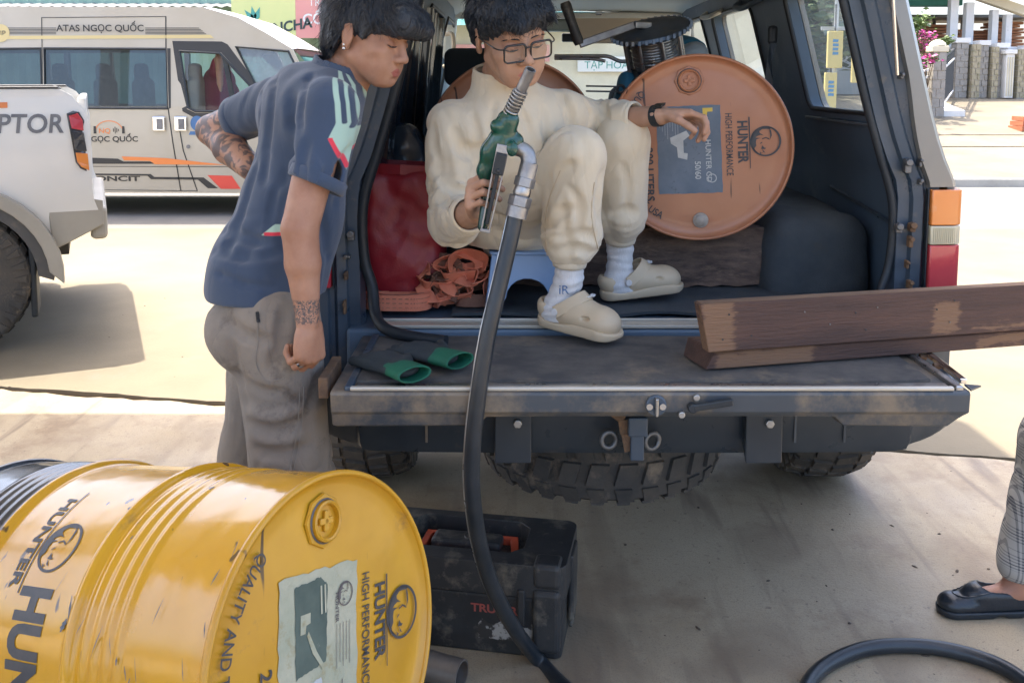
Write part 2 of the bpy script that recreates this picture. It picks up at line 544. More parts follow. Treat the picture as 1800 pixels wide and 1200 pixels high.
        for ax in range(3):
            o1, o2 = [a for a in range(3) if a != ax]
            sl = [slice(1, cn[0]), slice(1, cn[1]), slice(1, cn[2])]; sl[ax] = slice(0, cn[ax])
            sl2 = list(sl); sl2[ax] = slice(1, cn[ax] + 1)
            a, b = ins[tuple(sl)], ins[tuple(sl2)]
            E_ = np.argwhere(a != b)
            if not len(E_): continue
            E_ = E_ + np.array([0 if i == ax else 1 for i in range(3)])
            fl = ins[E_[:, 0], E_[:, 1], E_[:, 2]]
            q = []
            for (p1, p2) in ((0, 0), (1, 0), (1, 1), (0, 1)):
                e = E_.copy(); e[:, o1] -= p1; e[:, o2] -= p2
                q.append(idx[e[:, 0], e[:, 1], e[:, 2]])
            q = np.stack(q, 1)
            if ax == 1: fl = ~fl
            q[~fl] = q[~fl][:, ::-1]
            Q.append(q)
        Q = np.concatenate(Q)
        for _ in range(relax):
            S = np.zeros_like(P); W = np.zeros(len(P))
            for a, b in ((0, 1), (1, 2), (2, 3), (3, 0)):
                np.add.at(S, Q[:, a], P[Q[:, b]]); np.add.at(W, Q[:, a], 1)
                np.add.at(S, Q[:, b], P[Q[:, a]]); np.add.at(W, Q[:, b], 1)
            P = P * 0.4 + 0.6 * S / W[:, None]
        return P, Q

def soft(name, parts, mats, parent=None, attrs=None, M=None, relax=1, faces=None):
    """parts: volumes, or (verts, quads) already meshed -> ONE smooth mesh object (world coordinates)"""
    Vs, Qs, k = [], [], 0
    for p in parts:
        if isinstance(p, Vol): p = p.mesh(relax)
        Vs.append(p[0]); Qs.append(p[1] + k); k += len(p[0])
    V = np.concatenate(Vs); Q = np.concatenate(Qs)
    A = {n_: fn(V) for n_, fn in (attrs or {}).items()}
    if parent:
        inv = np.array(wm(parent).inverted()); V = V @ inv[:3, :3].T + inv[:3, 3]
    me = bpy.data.meshes.new(name)
    me.vertices.add(len(V)); me.vertices.foreach_set('co', V.astype(np.float32).ravel())
    me.loops.add(Q.size); me.loops.foreach_set('vertex_index', Q.astype(np.int32).ravel())
    me.polygons.add(len(Q)); me.polygons.foreach_set('loop_start', (np.arange(len(Q)) * 4).astype(np.int32))
    me.update(calc_edges=True); me.validate()
    for m in (mats if isinstance(mats, (list, tuple)) else [mats]): me.materials.append(MATS[m] if isinstance(m, str) else m)
    for n_, a in A.items():
        at_ = me.attributes.new(n_, 'FLOAT', 'POINT'); at_.data.foreach_set('value', a.astype(np.float32))
    me.shade_smooth()
    return obj(name, me, parent)

def moved(vq, M):
    M = np.array(M)
    return vq[0] @ M[:3, :3].T + M[:3, 3], vq[1]
# ================================================================ palette
mat('concrete', (0.455, 0.375, 0.255), (0.355, 0.282, 0.182), scale=1.1, rough=0.62, bump=0.25, bscale=90, dirt=(0.27, 0.20, 0.13), dscale=2.1, damt=0.53, rvar=0.15)
_m = MATS['concrete']; _n = _m.node_tree; _N, _L = _n.nodes, _n.links; _b = _N['Principled BSDF']; _src = _b.inputs['Base Color'].links[0].from_socket
_tc = _N.new('ShaderNodeTexCoord')
for (_sc, _st, _rot, _lo, _hi, _c, _k) in ((7.0, (1.0, 0.13, 1), 0.25, 0.56, 0.68, (0.21, 0.16, 0.11), 0.4), (9.0, (1.0, 0.10, 1), -1.1, 0.59, 0.70, (0.20, 0.155, 0.11), 0.75), (60.0, (1, 1, 1), 0, 0.62, 0.72, (0.18, 0.14, 0.105), 0.7), (260.0, (1, 1, 1), 0, 0.50, 0.75, (0.20, 0.165, 0.125), 0.8), (2.6, (1, 0.6, 1), 0.6, 0.53, 0.66, (0.22, 0.165, 0.11), 0.75)):
    _mp = _N.new('ShaderNodeMapping'); _mp.inputs['Scale'].default_value = _st; _mp.inputs['Rotation'].default_value = (0, 0, _rot); _L.new(_tc.outputs['Object'], _mp.inputs[0])
    _t = _N.new('ShaderNodeTexNoise'); _t.inputs['Scale'].default_value = _sc; _t.inputs['Detail'].default_value = 5; _t.inputs['Distortion'].default_value = 0.6; _L.new(_mp.outputs[0], _t.inputs[0])
    _r = _N.new('ShaderNodeMapRange'); _r.inputs[1].default_value, _r.inputs[2].default_value, _r.inputs[4].default_value = _lo, _hi, _k; _L.new(_t.outputs[0], _r.inputs[0])
    _x = _N.new('ShaderNodeMix'); _x.data_type = 'RGBA'; _L.new(_r.outputs[0], _x.inputs[0]); _L.new(_src, _x.inputs[6]); _x.inputs[7].default_value = _c + (1,); _src = _x.outputs[2]
_L.new(_src, _b.inputs['Base Color'])
mat('concrete_far', (0.21, 0.178, 0.120), (0.17, 0.142, 0.094), scale=1.3, rough=0.8, bump=0.2, bscale=60, dirt=(0.19, 0.16, 0.118), dscale=3, damt=0.57)
mat('joint_dirt', (0.17, 0.10, 0.06), (0.09, 0.055, 0.035), scale=14, rough=0.95, bump=0.6, bscale=70)
mat('asphalt', (0.19, 0.18, 0.16), (0.16, 0.15, 0.135), scale=2, rough=0.85, bump=0.3, bscale=120)
mat('pave_far', (0.22, 0.19, 0.135), (0.175, 0.15, 0.108), scale=1.4, rough=0.9, bump=0.4, bscale=40, dirt=(0.24, 0.2, 0.15), dscale=0.8)
mat('kerb_stone', (0.45, 0.43, 0.38), (0.36, 0.34, 0.3), scale=5, rough=0.85, bump=0.3)
mat('canopy_white', (0.82, 0.81, 0.79), (0.78, 0.77, 0.75), scale=0.8, rough=0.6)
mat('canopy_steel', (0.45, 0.47, 0.48), rough=0.4, metal=0.3)
mat('block_grey', (0.40, 0.375, 0.34), (0.30, 0.28, 0.25), scale=7, rough=0.9, bump=0.5, bscale=60)
mat('block_tan', (0.46, 0.40, 0.28), (0.34, 0.30, 0.2), scale=7, rough=0.9, bump=0.5, bscale=60, dirt=(0.14, 0.15, 0.05), dscale=6)
mat('mortar', (0.5, 0.46, 0.4), rough=0.95)
mat('white_paint', (0.80, 0.79, 0.76), (0.74, 0.73, 0.70), scale=3, rough=0.6, dirt=(0.45, 0.43, 0.38), dscale=4, damt=0.62)
mat('cream_paint', (0.72, 0.66, 0.5), (0.64, 0.58, 0.43), scale=3, rough=0.7)
mat('green_wall', (0.30, 0.46, 0.38), (0.25, 0.4, 0.33), scale=2, rough=0.6)
mat('teal_fabric', (0.08, 0.34, 0.31), (0.06, 0.27, 0.25), scale=3, rough=0.7)
mat('roof_grey', (0.16, 0.17, 0.17), (0.11, 0.12, 0.12), scale=3, rough=0.7)
mat('roof_dark', (0.06, 0.065, 0.07), rough=0.6)
mat('timber_red', (0.42, 0.20, 0.11), (0.3, 0.13, 0.07), scale=4, rough=0.8, stretch=(0.3, 3, 3))
mat('brick_red', (0.42, 0.15, 0.08), (0.34, 0.12, 0.06), scale=10, rough=0.9)
mat('iron', (0.09, 0.095, 0.10), rough=0.5, metal=0.4)
mat('sign_yellow', (0.78, 0.62, 0.25), (0.7, 0.55, 0.2), scale=5, rough=0.6)
mat('sign_blue', (0.08, 0.28, 0.5), rough=0.6)
mat('sign_red', (0.7, 0.12, 0.12), rough=0.5)
mat('sign_pink', (0.75, 0.36, 0.32), (0.7, 0.3, 0.28), scale=1, rough=0.6)
mat('sign_lime', (0.70, 0.72, 0.32), (0.62, 0.68, 0.3), scale=1.2, rough=0.6)
mat('sign_white', (0.8, 0.8, 0.78), rough=0.6)
mat('sign_ink', (0.04, 0.07, 0.07), rough=0.6)
mat('sign_teal', (0.08, 0.35, 0.3), rough=0.6)
mat('bark', (0.16, 0.11, 0.07), (0.09, 0.06, 0.04), scale=9, rough=0.95, bump=0.6, bscale=30)
mat('leaf', (0.07, 0.13, 0.03), (0.12, 0.17, 0.05), scale=1.5, rough=0.6)
mat('leaf_dark', (0.035, 0.075, 0.03), (0.06, 0.11, 0.04), scale=1.5, rough=0.6)
mat('petal', (0.75, 0.1, 0.38), (0.65, 0.15, 0.45), scale=8, rough=0.6)

# ================================================================ ground
ground = MB().add([(-400, -400, -0.05), (400, -400, -0.05), (400, 400, -0.05), (-400, 400, -0.05)], [(0, 1, 2, 3)]).build('ground', 'joint_dirt')
tag(ground, kind='structure')
JY = lambda x: 4.59 - 0.193 * (x + 2.5)                     # the expansion joint that crosses the forecourt
def edge_noise(x, s): return 0.010 * math.sin(x * 7.1 + s) + 0.008 * math.sin(x * 19.3 + 2 * s) + 0.006 * math.sin(x * 47 + s * 3)
xs = [-40 + 0.6 * i for i in range(60)] + [-4.0 + 0.06 * i for i in range(134)] + [4.04 + 0.6 * i for i in range(56)]
def slab(name, near, far, m, th=0.05):
    mb = MB()
    n = len(xs)
    vs = [(x, near(x), 0) for x in xs] + [(x, far(x), 0) for x in xs]
    mb.add(vs, [(i, i + 1, n + i + 1, n + i) for i in range(n - 1)])
    for fn, k in ((near, 0), (far, n)):
        mb.add([(x, fn(x), 0) for x in xs] + [(x, fn(x), -th) for x in xs], [(i, i + 1, n + i + 1, n + i) for i in range(n - 1)])
    return tag(mb.build(name, m, recalc=False), kind='structure')
slab('forecourt_near', lambda x: JY(x) - 6.2, lambda x: JY(x) - (0.030 if x < 0 else 0.018) + edge_noise(x, 1.0) * (0.6 if x > 1 else 1), 'concrete')
slab('forecourt_far', lambda x: JY(x) + (0.028 if x < 0 else 0.018) + edge_noise(x, 4.0) * 0.5, lambda x: 9.7, 'concrete_far')
slab('forecourt_back', lambda x: JY(x) - 40, lambda x: JY(x) - 6.23, 'concrete')
tag(MB().add([(-18, 9.7, 0.0), (60, 9.7, 0.0), (60, 13.5, 0.0), (-60, 13.5, 0), (-60, 9.7, 0)], [(0, 1, 2, 3, 4)]).build('road', 'asphalt'), kind='structure')
tag(MB().bx((4.0, 13.5, -0.05), (40, 13.68, 0.12)).build('kerb', 'kerb_stone', bevel=0.02), kind='structure')
def ramp(name, pts, m='pave_far', x0=3.5, x1=45):
    mb = MB()
    vs = [(x, y, z) for (y, z) in pts for x in (x0, x1)]
    mb.add(vs, [(2 * i, 2 * i + 1, 2 * i + 3, 2 * i + 2) for i in range(len(pts) - 1)])
    k = len(vs)
    return tag(mb.build(name, m, recalc=False), kind='structure')
ramp('sidewalk', [(13.68, 0.12), (16.0, 0.40)])
ramp('sidewalk_upper', [(16.04, 0.41), (17.0, 0.54)])
ramp('driveway', [(17.03, 0.55), (19.0, 0.8), (23.0, 1.1), (34, 1.25)])
tag(MB().add([(-60, 13.5, 0.004), (3.5, 13.5, 0.004), (3.5, 34, 0.3), (-60, 34, 0.3)], [(0, 1, 2, 3)]).build('shop_forecourt', 'pave_far'), kind='structure')

# grit, drips and scraps on the concrete
mat('grit', (0.06, 0.05, 0.04), (0.15, 0.11, 0.08), scale=40, rough=0.9)
rg = random.Random(40); mb = MB()
for k in range(130):
    x, y = rg.uniform(-1.2, 2.0), rg.uniform(2.2, 3.9)
    if rg.random() < 0.3: x, y = rg.uniform(-4, 2.5), rg.uniform(3.5, 8)
    r_ = rg.choice((0.0015, 0.002, 0.002, 0.003, 0.005)); el_ = rg.uniform(1, 2.6); a = rg.uniform(0, 3.1)
    pts = [(x + r_ * (el_ * math.cos(t) * math.cos(a) - math.sin(t) * math.sin(a)), y + r_ * (el_ * math.cos(t) * math.sin(a) + math.sin(t) * math.cos(a)), 0.001) for t in [6.283 * i / 7 + rg.uniform(-.2, .2) for i in range(7)]]
    mb.add(pts + [(x, y, 0.001 + r_ * 0.7)], [(i, (i + 1) % 7, 7) for i in range(7)])
tag(mb.build('grit', 'grit', None, recalc=False), 'dark grit and dried drips scattered over the concrete', 'grit', kind='stuff')

# the filling station's canopy overhead: it keeps the foreground in the shade
can = thing('station_canopy', 'white flat filling station canopy overhead shading the forecourt', 'canopy', (0, 0, 0))
MB().bx((-8.5, -2.6, 4.75), (0.42, 5.72, 5.15)).build('roof_slab', 'canopy_white', can, bevel=0.03)
for x in (-7.5, -0.6):
    for y in (-1.9,):
        MB().bx((x - 0.2, y - 0.2, 0), (x + 0.2, y + 0.2, 4.74)).build('column', 'canopy_steel', can, bevel=0.02)
MB().bx((-7.7, 3.4, 0), (-7.3, 3.8, 4.74)).build('column', 'canopy_steel', can, bevel=0.02)

# ================================================================ background, right: gate pillars, stone piers, timber yard
def block_pier(name, label, x, y, z0, w_, d_, h, bm_, cap=None, group=None, courses=9):
    t = thing(name, label, 'pillar', (x, y, z0), group=group)
    MB().bx((-w_ / 2 + 0.015, -d_ / 2 + 0.015, -0.15), (w_ / 2 - 0.015, d_ / 2 - 0.015, h)).build('core', 'mortar', t)
    ch = h / courses
    # each course: blocks on the front face and returns on the sides, joints recessed
    for c in range(courses):
        sp = 0.5 + (0.14 if c % 2 else -0.14) + random.uniform(-0.05, 0.05)
        for (a, b) in ((0, sp), (sp, 1)):
            x0, x1 = -w_ / 2 + a * w_ + 0.008, -w_ / 2 + b * w_ - 0.008
            o = random.uniform(0, 0.012)
            MB().bx((x0, -d_ / 2 - o, c * ch + 0.008), (x1, d_ / 2 + o, (c + 1) * ch - 0.008)).build('block', bm_, t)
    if cap == 'dome':
        mb = MB()
        mb.bx((-w_ / 2 - 0.03, -d_ / 2 - 0.03, h + 0.001), (w_ / 2 + 0.03, d_ / 2 + 0.03, h + 0.12))
        mb.lathe([(w_ * 0.62, h + 0.131), (w_ * 0.55, h + 0.18), (w_ * 0.3, h + 0.23), (0.02, h + 0.25)], 16)
        mb.build('cap', 'cream_paint', t, bevel=0.012)
    elif cap == 'slab':
        MB().bx((-w_ / 2 - 0.03, -d_ / 2 - 0.03, h + 0.001), (w_ / 2 + 0.03, d_ / 2 + 0.03, h + 0.12)).build('cap', 'white_paint', t, bevel=0.01)
    return t
pA = at(1644, 206, 19.0)
block_pier('gate_pillar', 'grey block gate pillar with a domed cream cap beside the vehicle pillar', pA.x - 0.02, 19.0, 0.8, 0.27, 0.27, 1.29, 'block_grey', 'dome', courses=7)
piers = [(1683, 0.30, 'block_grey', 'grey stone wall pier right of the sloping railing'), (1704, 0.2, 'block_tan', 'narrow mossy stone pier, second along the boundary wall'),
         (1721, 0.22, 'block_grey', 'grey stone pier, third along the boundary wall'), (1737, 0.16, 'block_tan', 'narrow mottled stone pier, fourth along the boundary wall'),
         (1753, 0.26, 'block_grey', 'grey stone pier just left of the fluted white pilaster'), (1783, 0.2, 'block_tan', 'tan stone pier right of the fluted white pilaster'),
         (1798, 0.16, 'block_grey', 'stone pier at the right edge of the picture')]
for i, (px, w_, bm_, lb) in enumerate(piers):
    p = at(px, 172, 23.0)
    block_pier('stone_pier', lb, p.x, 23.0 - (0.12 if i % 2 else 0), 1.1, w_, 0.3, 1.32 - 0.03 * i, bm_, 'slab' if i % 2 == 0 else None, group='piers of the boundary wall')
bw = thing('boundary_wall', 'low rendered wall closing the gaps behind the stone piers', 'wall', (11.5, 23.25, 1.1))
MB().bx((-1.0, 0, -0.1), (6, 0.15, 1.15)).build('panel', 'block_tan', bw)
MB().bx((-1.0, -0.06, 1.152), (6, 0.2, 1.24)).build('coping', 'white_paint', bw, bevel=0.01)
pil = thing('white_pilaster', 'fluted cream white pilaster standing between the stone piers', 'pillar', (at(1767, 172, 22.8).x, 22.75, 1.1))
mb = MB(); mb.bx((-0.1, -0.1, 0), (0.1, 0.1, 1.05))
mb.build('shaft', 'white_paint', pil, bevel=0.01)
for k in (-0.06, 0, 0.06): MB().bx((k - 0.014, -0.125, 0.05), (k + 0.014, -0.1005, 0.98)).build('flute', 'cream_paint', pil)
MB().bx((-0.14, -0.14, 1.051), (0.14, 0.14, 1.15)).build('capital', 'white_paint', pil, bevel=0.012)
# sloping railing
rl = thing('sloping_railing', 'iron railing with vertical bars sloping up between pillar and pier', 'railing', (pA.x + 0.14, 19.1, 0.8))
q = Vector((at(1676, 170, 22.7).x - pA.x - 0.17, 3.6, 0.3))
for z in (0.18, 0.95, 1.18): MB().bar(Vector((0, 0, z)), q + Vector((0, 0, z)), 0.05, 0.04).build('rail', 'white_paint' if z < 1.1 else 'iron', rl)
for k in range(13):
    p = q * ((k + 0.5) / 13)
    MB().bar(p + Vector((0, 0, 0.18)), p + Vector((0, 0, 1.18)), 0.022, 0.022, (0, 1, 0)).build('bar', 'iron', rl)
rl2 = thing('gate_railing', 'short iron railing left of the domed gate pillar', 'railing', (pA.x - 0.2, 18.95, 0.75))
for z in (0.62, 0.85, 0.99): MB().bar((0, 0, z), (-0.7, -0.5, z - 0.1), 0.045, 0.04).build('rail', 'white_paint', rl2)
for k in range(6): MB().bx((-0.08 - 0.11 * k, -0.07 - 0.08 * k, 0), (-0.06 - 0.11 * k, -0.05 - 0.08 * k, 0.98)).build('bar', 'iron', rl2)
MB().add([(-0.1, 0, 0), (0.35, 0, 0), (0.35, 0, 0.12), (-0.1, 0, 0.12), (-0.1, 3.2, 0.35), (0.35, 3.2, 0.35), (0.35, 3.2, 0.6), (-0.1, 3.2, 0.6)],
         [(0, 1, 2, 3), (4, 7, 6, 5), (0, 4, 5, 1), (1, 5, 6, 2), (2, 6, 7, 3), (3, 7, 4, 0)]).build('step_kerb', 'white_paint', None, loc=(pA.x + 0.25, 19.0, 0.8))
tag(bpy.data.objects['step_kerb'], 'white sloping kerb stone under the iron railing', 'kerb stone')
# open shelter on white posts
sh = thing('open_shelter', 'open shelter with four white posts and a sloping cream beam over the wall', 'shelter', (0, 0, 0))
tops = []
for px, yt, yb in ((1676, -14, 86), (1704, 5, 76), (1748, 18, 82), (1772, 26, 88)):
    p0 = at(px - 4, yb, 23.9); p1 = at(px, yt, 23.9)
    wd = 0.2 if px < 1720 else 0.16
    MB().bx((p0.x - wd / 2, 23.8, p0.z - 0.4), (p0.x + wd / 2, 24.0, p1.z)).build('post', 'white_paint', sh, bevel=0.008)
b0, b1 = at(1655, -20, 23.9), at(1806, 32, 23.9)
MB().bar(b0 + Vector((0, 0, 0.13)), b1 + Vector((0, 0, 0.13)), 0.25, 0.22).build('beam', 'cream_paint', sh)
mb = MB(); mb.add([b0 + Vector((-3, -0.9, 0.7)), b1 + Vector((0.2, -0.9, 0.42)), b1 + Vector((0.2, 5, 0.9)), b0 + Vector((-3, 5, 1.3)),
     b0 + Vector((-3, -0.9, 0.8)), b1 + Vector((0.2, -0.9, 0.52)), b1 + Vector((0.2, 5, 1.0)), b0 + Vector((-3, 5, 1.4))],
    [(0, 1, 2, 3), (4, 7, 6, 5), (0, 4, 5, 1), (1, 5, 6, 2), (2, 6, 7, 3), (3, 7, 4, 0)])
mb.build('roof_sheet', 'roof_grey', sh)
aw = thing('green_awning', 'teal green awning over the timber yard right of the vehicle', 'awning', (0, 0, 0))
a0, a1 = at(1560, 12, 26.0), at(1680, 8, 26.0)
MB().bx((a0.x, 25.6, a0.z), (a1.x, 26.2, a0.z + 0.5)).build('valance', 'teal_fabric', aw)
MB().bx((a0.x, 26.21, a0.z - 0.28), (a1.x + 3.0, 29, a0.z - 0.2)).build('roof_sheet', 'roof_grey', aw)
for px in (1600, 1640, 1690, 1760):
    p = at(px, 100, 27.5); MB().bx((p.x - 0.04, 27.5, 1.1), (p.x + 0.04, 27.58, a0.z - 0.285)).build('post', 'iron', aw)
# stacks of timber behind the wall
for (px0, px1, y0, y1, Y, lb) in ((1600, 1668, 42, 84, 27.0, 'stack of reddish timber boards behind the wall beside pink flowers'), (1682, 1700, 52, 84, 27.2, 'narrow stack of timber between the first two white posts'),
                                  (1706, 1745, 50, 84, 27.4, 'stack of orange brown boards between the middle white posts'), (1750, 1800, 38, 90, 27.0, 'tall stack of tan boards at the right edge of the yard')):
    p0, p1 = at(px0, y1, Y), at(px1, y0, Y)
    t = thing('timber_stack', lb, 'timber stack', (p0.x, Y, 1.15), group='stacks of boards in the timber yard')
    z = 0.0
    wdt = p1.x - p0.x
    while z < p1.z - 1.2:
        hh = random.uniform(0.07, 0.1)
        o = random.uniform(-0.08, 0.08)
        MB().bx((o, random.uniform(-0.06, 0.06), z), (wdt + o, 0.8, z + hh - 0.018)).build('board', 'timber_red', t)
        z += hh
tag(MB().bx((9.5, 27.9, 1.2), (17, 27.95, 1.75)).build('back_fence', 'iron'), 'dark low fence at the back of the timber yard', 'fence')
tag(MB().bx((12.9, 26.6, 1.2), (13.25, 26.68, 2.3)).build('green_tarp', 'teal_fabric'), 'strip of green tarpaulin hanging by the last white post', 'tarpaulin')
# bougainvillea and other planting
def plant(name, label, c, rad, n, mats, leaf=0.07, stem_z=None, seed=1, cat='plant', group=None, trunk_r=0.02):
    rg = random.Random(seed)
    t = thing(name, label, cat, (c[0], c[1], stem_z if stem_z is not None else c[2] - rad[2]), group=group)
    base = Vector((c[0], c[1], t.location.z))
    mb = MB(); lf = [MB() for _ in mats]
    cl = []
    for k in range(max(5, n // 60)):
        d = Vector((rg.uniform(-1, 1), rg.uniform(-1, 1), rg.uniform(-0.9, 1)))
        if d.length > 1: d.normalize()
        e = Vector(c) + Vector((d.x * rad[0], d.y * rad[1], d.z * rad[2])) * 0.8
        mid = base.lerp(e, 0.55) + Vector((0, 0, 0.1 * rad[2]))
        mb.tube(spline([base, mid, e], 4), [trunk_r * (1 - 0.8 * i / 8) for i in range(9)], 5)
        cl.append((e, rg.uniform(0.25, 0.5) * min(rad)))
    for i in range(n):
        e, rr = rg.choice(cl)
        p = e + Vector((rg.gauss(0, 1), rg.gauss(0, 1), rg.gauss(0, 0.8))) * rr * 0.6
        ax = Vector((rg.uniform(-1, 1), rg.uniform(-1, 1), rg.uniform(-0.3, 1))).normalized()
        a, b, d = frame_of(ax)
        s_ = leaf * rg.uniform(0.6, 1.3)
        lf[rg.randrange(len(mats)) if len(mats) > 1 else 0].add([p - a * s_, p + b * s_ * 0.45, p + a * s_, p - b * s_ * 0.45 + d * s_ * 0.2], [(0, 1, 2), (0, 2, 3)])
    mb.build('stem', 'bark', t, world=True, smooth=60)
    for m_, l in zip(mats, lf):
        if l.v: l.build('foliage' if 'leaf' in m_ else 'blossom', m_, t, world=True, recalc=False)
    return t
for k, (px, py, lb) in enumerate(((1624, 70, 'pink flowering shrub above the gate pillar'), (1622, 108, 'pink flowering shrub low beside the vehicle pillar'))):
    p = at(px, py, 18.6 + 1.2 * (k == 0)); plant('flowering_shrub', lb, p, (0.3, 0.25, 0.22), 420, ['petal', 'leaf'], 0.045, stem_z=0.8, seed=3 + k, cat='shrub', group='pink flowering shrubs by the gate')
p = at(1655, 80, 20.5); plant('leafy_shrub', 'light green shrub left of the first white post', p, (0.35, 0.3, 0.3), 360, ['leaf'], 0.06, stem_z=0.85, seed=9, cat='shrub')
p = at(1600, 50, 21.5); plant('leafy_shrub', 'yellow green shrub behind the vehicle pillar under the awning', p, (0.5, 0.4, 0.45), 420, ['leaf'], 0.07, stem_z=1.0, seed=10, cat='shrub')
# red brick steps at right edge
bs = thing('brick_step', 'corner of red brick steps at the right edge of the driveway', 'step', (at(1800, 205, 17.3).x, 17.3, 0.6))
for k in range(3):
    for j in range(3): MB().bx((-0.02 + 0.03 * k + 0.2 * j, 0.04 * k, 0.09 * k), (0.17 + 0.03 * k + 0.2 * j, 0.5, 0.09 * k + 0.08)).build('brick', 'brick_red', bs)

# ================================================================ background seen through the vehicle's right side windows
gw = thing('pale_house', 'pale house front seen through the rear quarter window', 'house', (8.2, 26, 1.1))
MB().plate([(-5.6, -0.4), (2.6, -0.4), (2.6, 3.2), (-5.6, 3.2)], [[(-3.4, 0.6), (-2.2, 0.6), (-2.2, 2.2), (-3.4, 2.2)], [(-0.6, -0.2), (0.5, -0.2), (0.5, 2.1), (-0.6, 2.1)]], 0.2).build('wall', 'white_paint', gw)
MB().bx((-3.4, 0.12, 0.6), (-2.2, 0.14, 2.2)).build('window', 'roof_dark', gw)
MB().bx((-0.6, 0.12, -0.2), (0.5, 0.14, 2.1)).build('door', 'roof_grey', gw)
MB().bx((-6, -1.0, 3.21), (3, 4, 3.32)).build('roof', 'roof_grey', gw)
for k, (px, y0, y1, w_, txt) in enumerate(((1466, 55, 120, 0.2, 0), (1509, 80, 146, 0.2, 0), (1458, 128, 192, 0.16, 0))):
    p0, p1 = at(px, y1, 12.6), at(px, y0, 12.6)
    t = thing('hanging_sign', ['upper yellow hanging sign seen through the rear quarter window', 'right hand yellow hanging sign seen through the rear quarter window', 'lowest yellow sign seen through the rear quarter window'][k], 'sign', (p0.x, 12.6, p0.z), group='yellow signs on the pole')
    MB().bx((-w_ / 2, -0.03, 0), (w_ / 2, 0.03, p1.z - p0.z)).build('panel', 'sign_yellow', t, bevel=0.008)
    mb = MB()
    hh = p1.z - p0.z
    for q in range(4): shape_on(mb, [(-0.04, 0), (0.04 - 0.01 * (q % 2), 0), (0.04, 0.035), (-0.035, 0.04)], lambda u, v, q=q: (u, -0.034, hh * 0.36 + 0.055 * q + v))
    mb.build('faded_print', 'sign_blue', t, recalc=False)
    MB().bx((-0.01, -0.01, p1.z - p0.z + 0.001), (0.01, 0.01, p1.z - p0.z + 0.35)).build('hanger', 'iron', t)
sp = thing('sign_pole', 'thin grey pole carrying the yellow hanging signs', 'pole', (at(1468, 100, 12.7).x, 12.7, 0))
MB().tube([(0, 0, 0), (0, 0, 3.2)], 0.03, 10).build('pole', 'canopy_steel', sp, smooth=40)
MB().bx((-0.2, -0.02, 2.2), (0.55, 0.02, 2.25)).build('arm', 'canopy_steel', sp)
def tree(label, x, y, h, rad, n, seed, mats=('leaf', 'leaf_dark'), leaf=0.16, zb=0.3):
    rg = random.Random(seed)
    t = thing('tree', label, 'tree', (x, y, zb))
    mb = MB(); cl = []
    mb.tube(spline([(0, 0, 0), (0.1, 0, h * 0.3), (0, 0.1, h * 0.6), (0.1, 0, h * 0.85)], 4), [0.16 * (1 - 0.06 * i) for i in range(13)], 8)
    for k in range(22):
        z = h * rg.uniform(0.35, 0.8); a = rg.uniform(0, 6.28); r_ = rad * rg.uniform(0.4, 1.0)
        e = Vector((math.cos(a) * r_, math.sin(a) * r_, z + rg.uniform(0.0, h * 0.3)))
        mb.tube(spline([(0, 0, z * 0.8), Vector((0, 0, z * 0.8)).lerp(e, 0.5) + Vector((0, 0, 0.15)), e], 3), [0.06 * (1 - 0.12 * i) for i in range(7)], 5)
        cl.append(e)
    mb.build('trunk', 'bark', t, smooth=60)
    for mi, m_ in enumerate(mats):
        l = MB()
        for i in range(n // len(mats)):
            e = rg.choice(cl); p = e + Vector((rg.gauss(0, 1), rg.gauss(0, 1), rg.gauss(0, 0.8))) * rad * 0.22
            a, b, d = frame_of((rg.uniform(-1, 1), rg.uniform(-1, 1), rg.uniform(-0.2, 1)))
            s_ = leaf * rg.uniform(0.5, 1.2)
            l.add([p - a * s_, p + b * s_ * 0.4, p + a * s_, p - b * s_ * 0.4 + d * s_ * 0.2], [(0, 1, 2), (0, 2, 3)])
        l.build('crown', m_, t, recalc=False)
    return t
tree('leafy tree seen through the middle side window of the vehicle', 5.6, 19.5, 4.2, 1.5, 2600, 21, zb=0.2)
tree('small tree in front of the pale house seen through the rear quarter window', 7.0, 23.5, 3.2, 0.9, 900, 22, mats=('leaf', 'leaf_dark'), zb=0.3)

# ================================================================ shops across the road
s1 = thing('snack_shop', 'cream snack shop with a pink sign seen through the windscreen', 'shop', (0, 15.2, 0.05))
MB().plate([(-2.4, 0), (4.2, 0), (4.2, 3.3), (-2.4, 3.3)], [[(-0.2, 0.0), (0.8, 0.0), (0.8, 1.6), (-0.2, 1.6)], [(2.2, 0.7), (3.4, 0.7), (3.4, 1.5), (2.2, 1.5)]], 0.15).build('wall', 'cream_paint', s1)
MB().bx((-0.2, 0.3, 0), (0.8, 0.34, 1.6)).build('shutter', 'canopy_steel', s1)
MB().bx((2.2, 0.1, 0.7), (3.4, 0.12, 1.5)).build('window', 'roof_grey', s1)
sg = MB().bx((-1.5, -0.08, 1.78), (0.6, -0.02, 2.05)).build('sign_board', 'sign_pink', s1)
mb = MB(); text_on(mb, 'Hamburger - Kem', 0.15, lambda u, v: (-1.44 + u, -0.086, 1.84 + v), wide=0.85); mb.build('lettering', 'sign_teal', s1, recalc=False)
sg = MB().bx((1.05, -0.08, 1.62), (2.1, -0.02, 1.86)).build('sign_board', 'sign_white', s1)
mb = MB(); text_on(mb, 'TẠP HÓA', 0.12, lambda u, v: (1.16 + u, -0.086, 1.67 + v)); mb.build('lettering', 'sign_teal', s1, recalc=False)
mb = MB()
for k in range(12):
    x0 = -2.4 + k * 0.33
    mb.add([(x0, -0.1, 2.75), (x0 + 0.33, -0.1, 2.75), (x0 + 0.33, -0.75, 2.32), (x0, -0.75, 2.32)], [(0, 1, 2, 3)])
mb.build('awning', 'teal_fabric', s1, recalc=False)
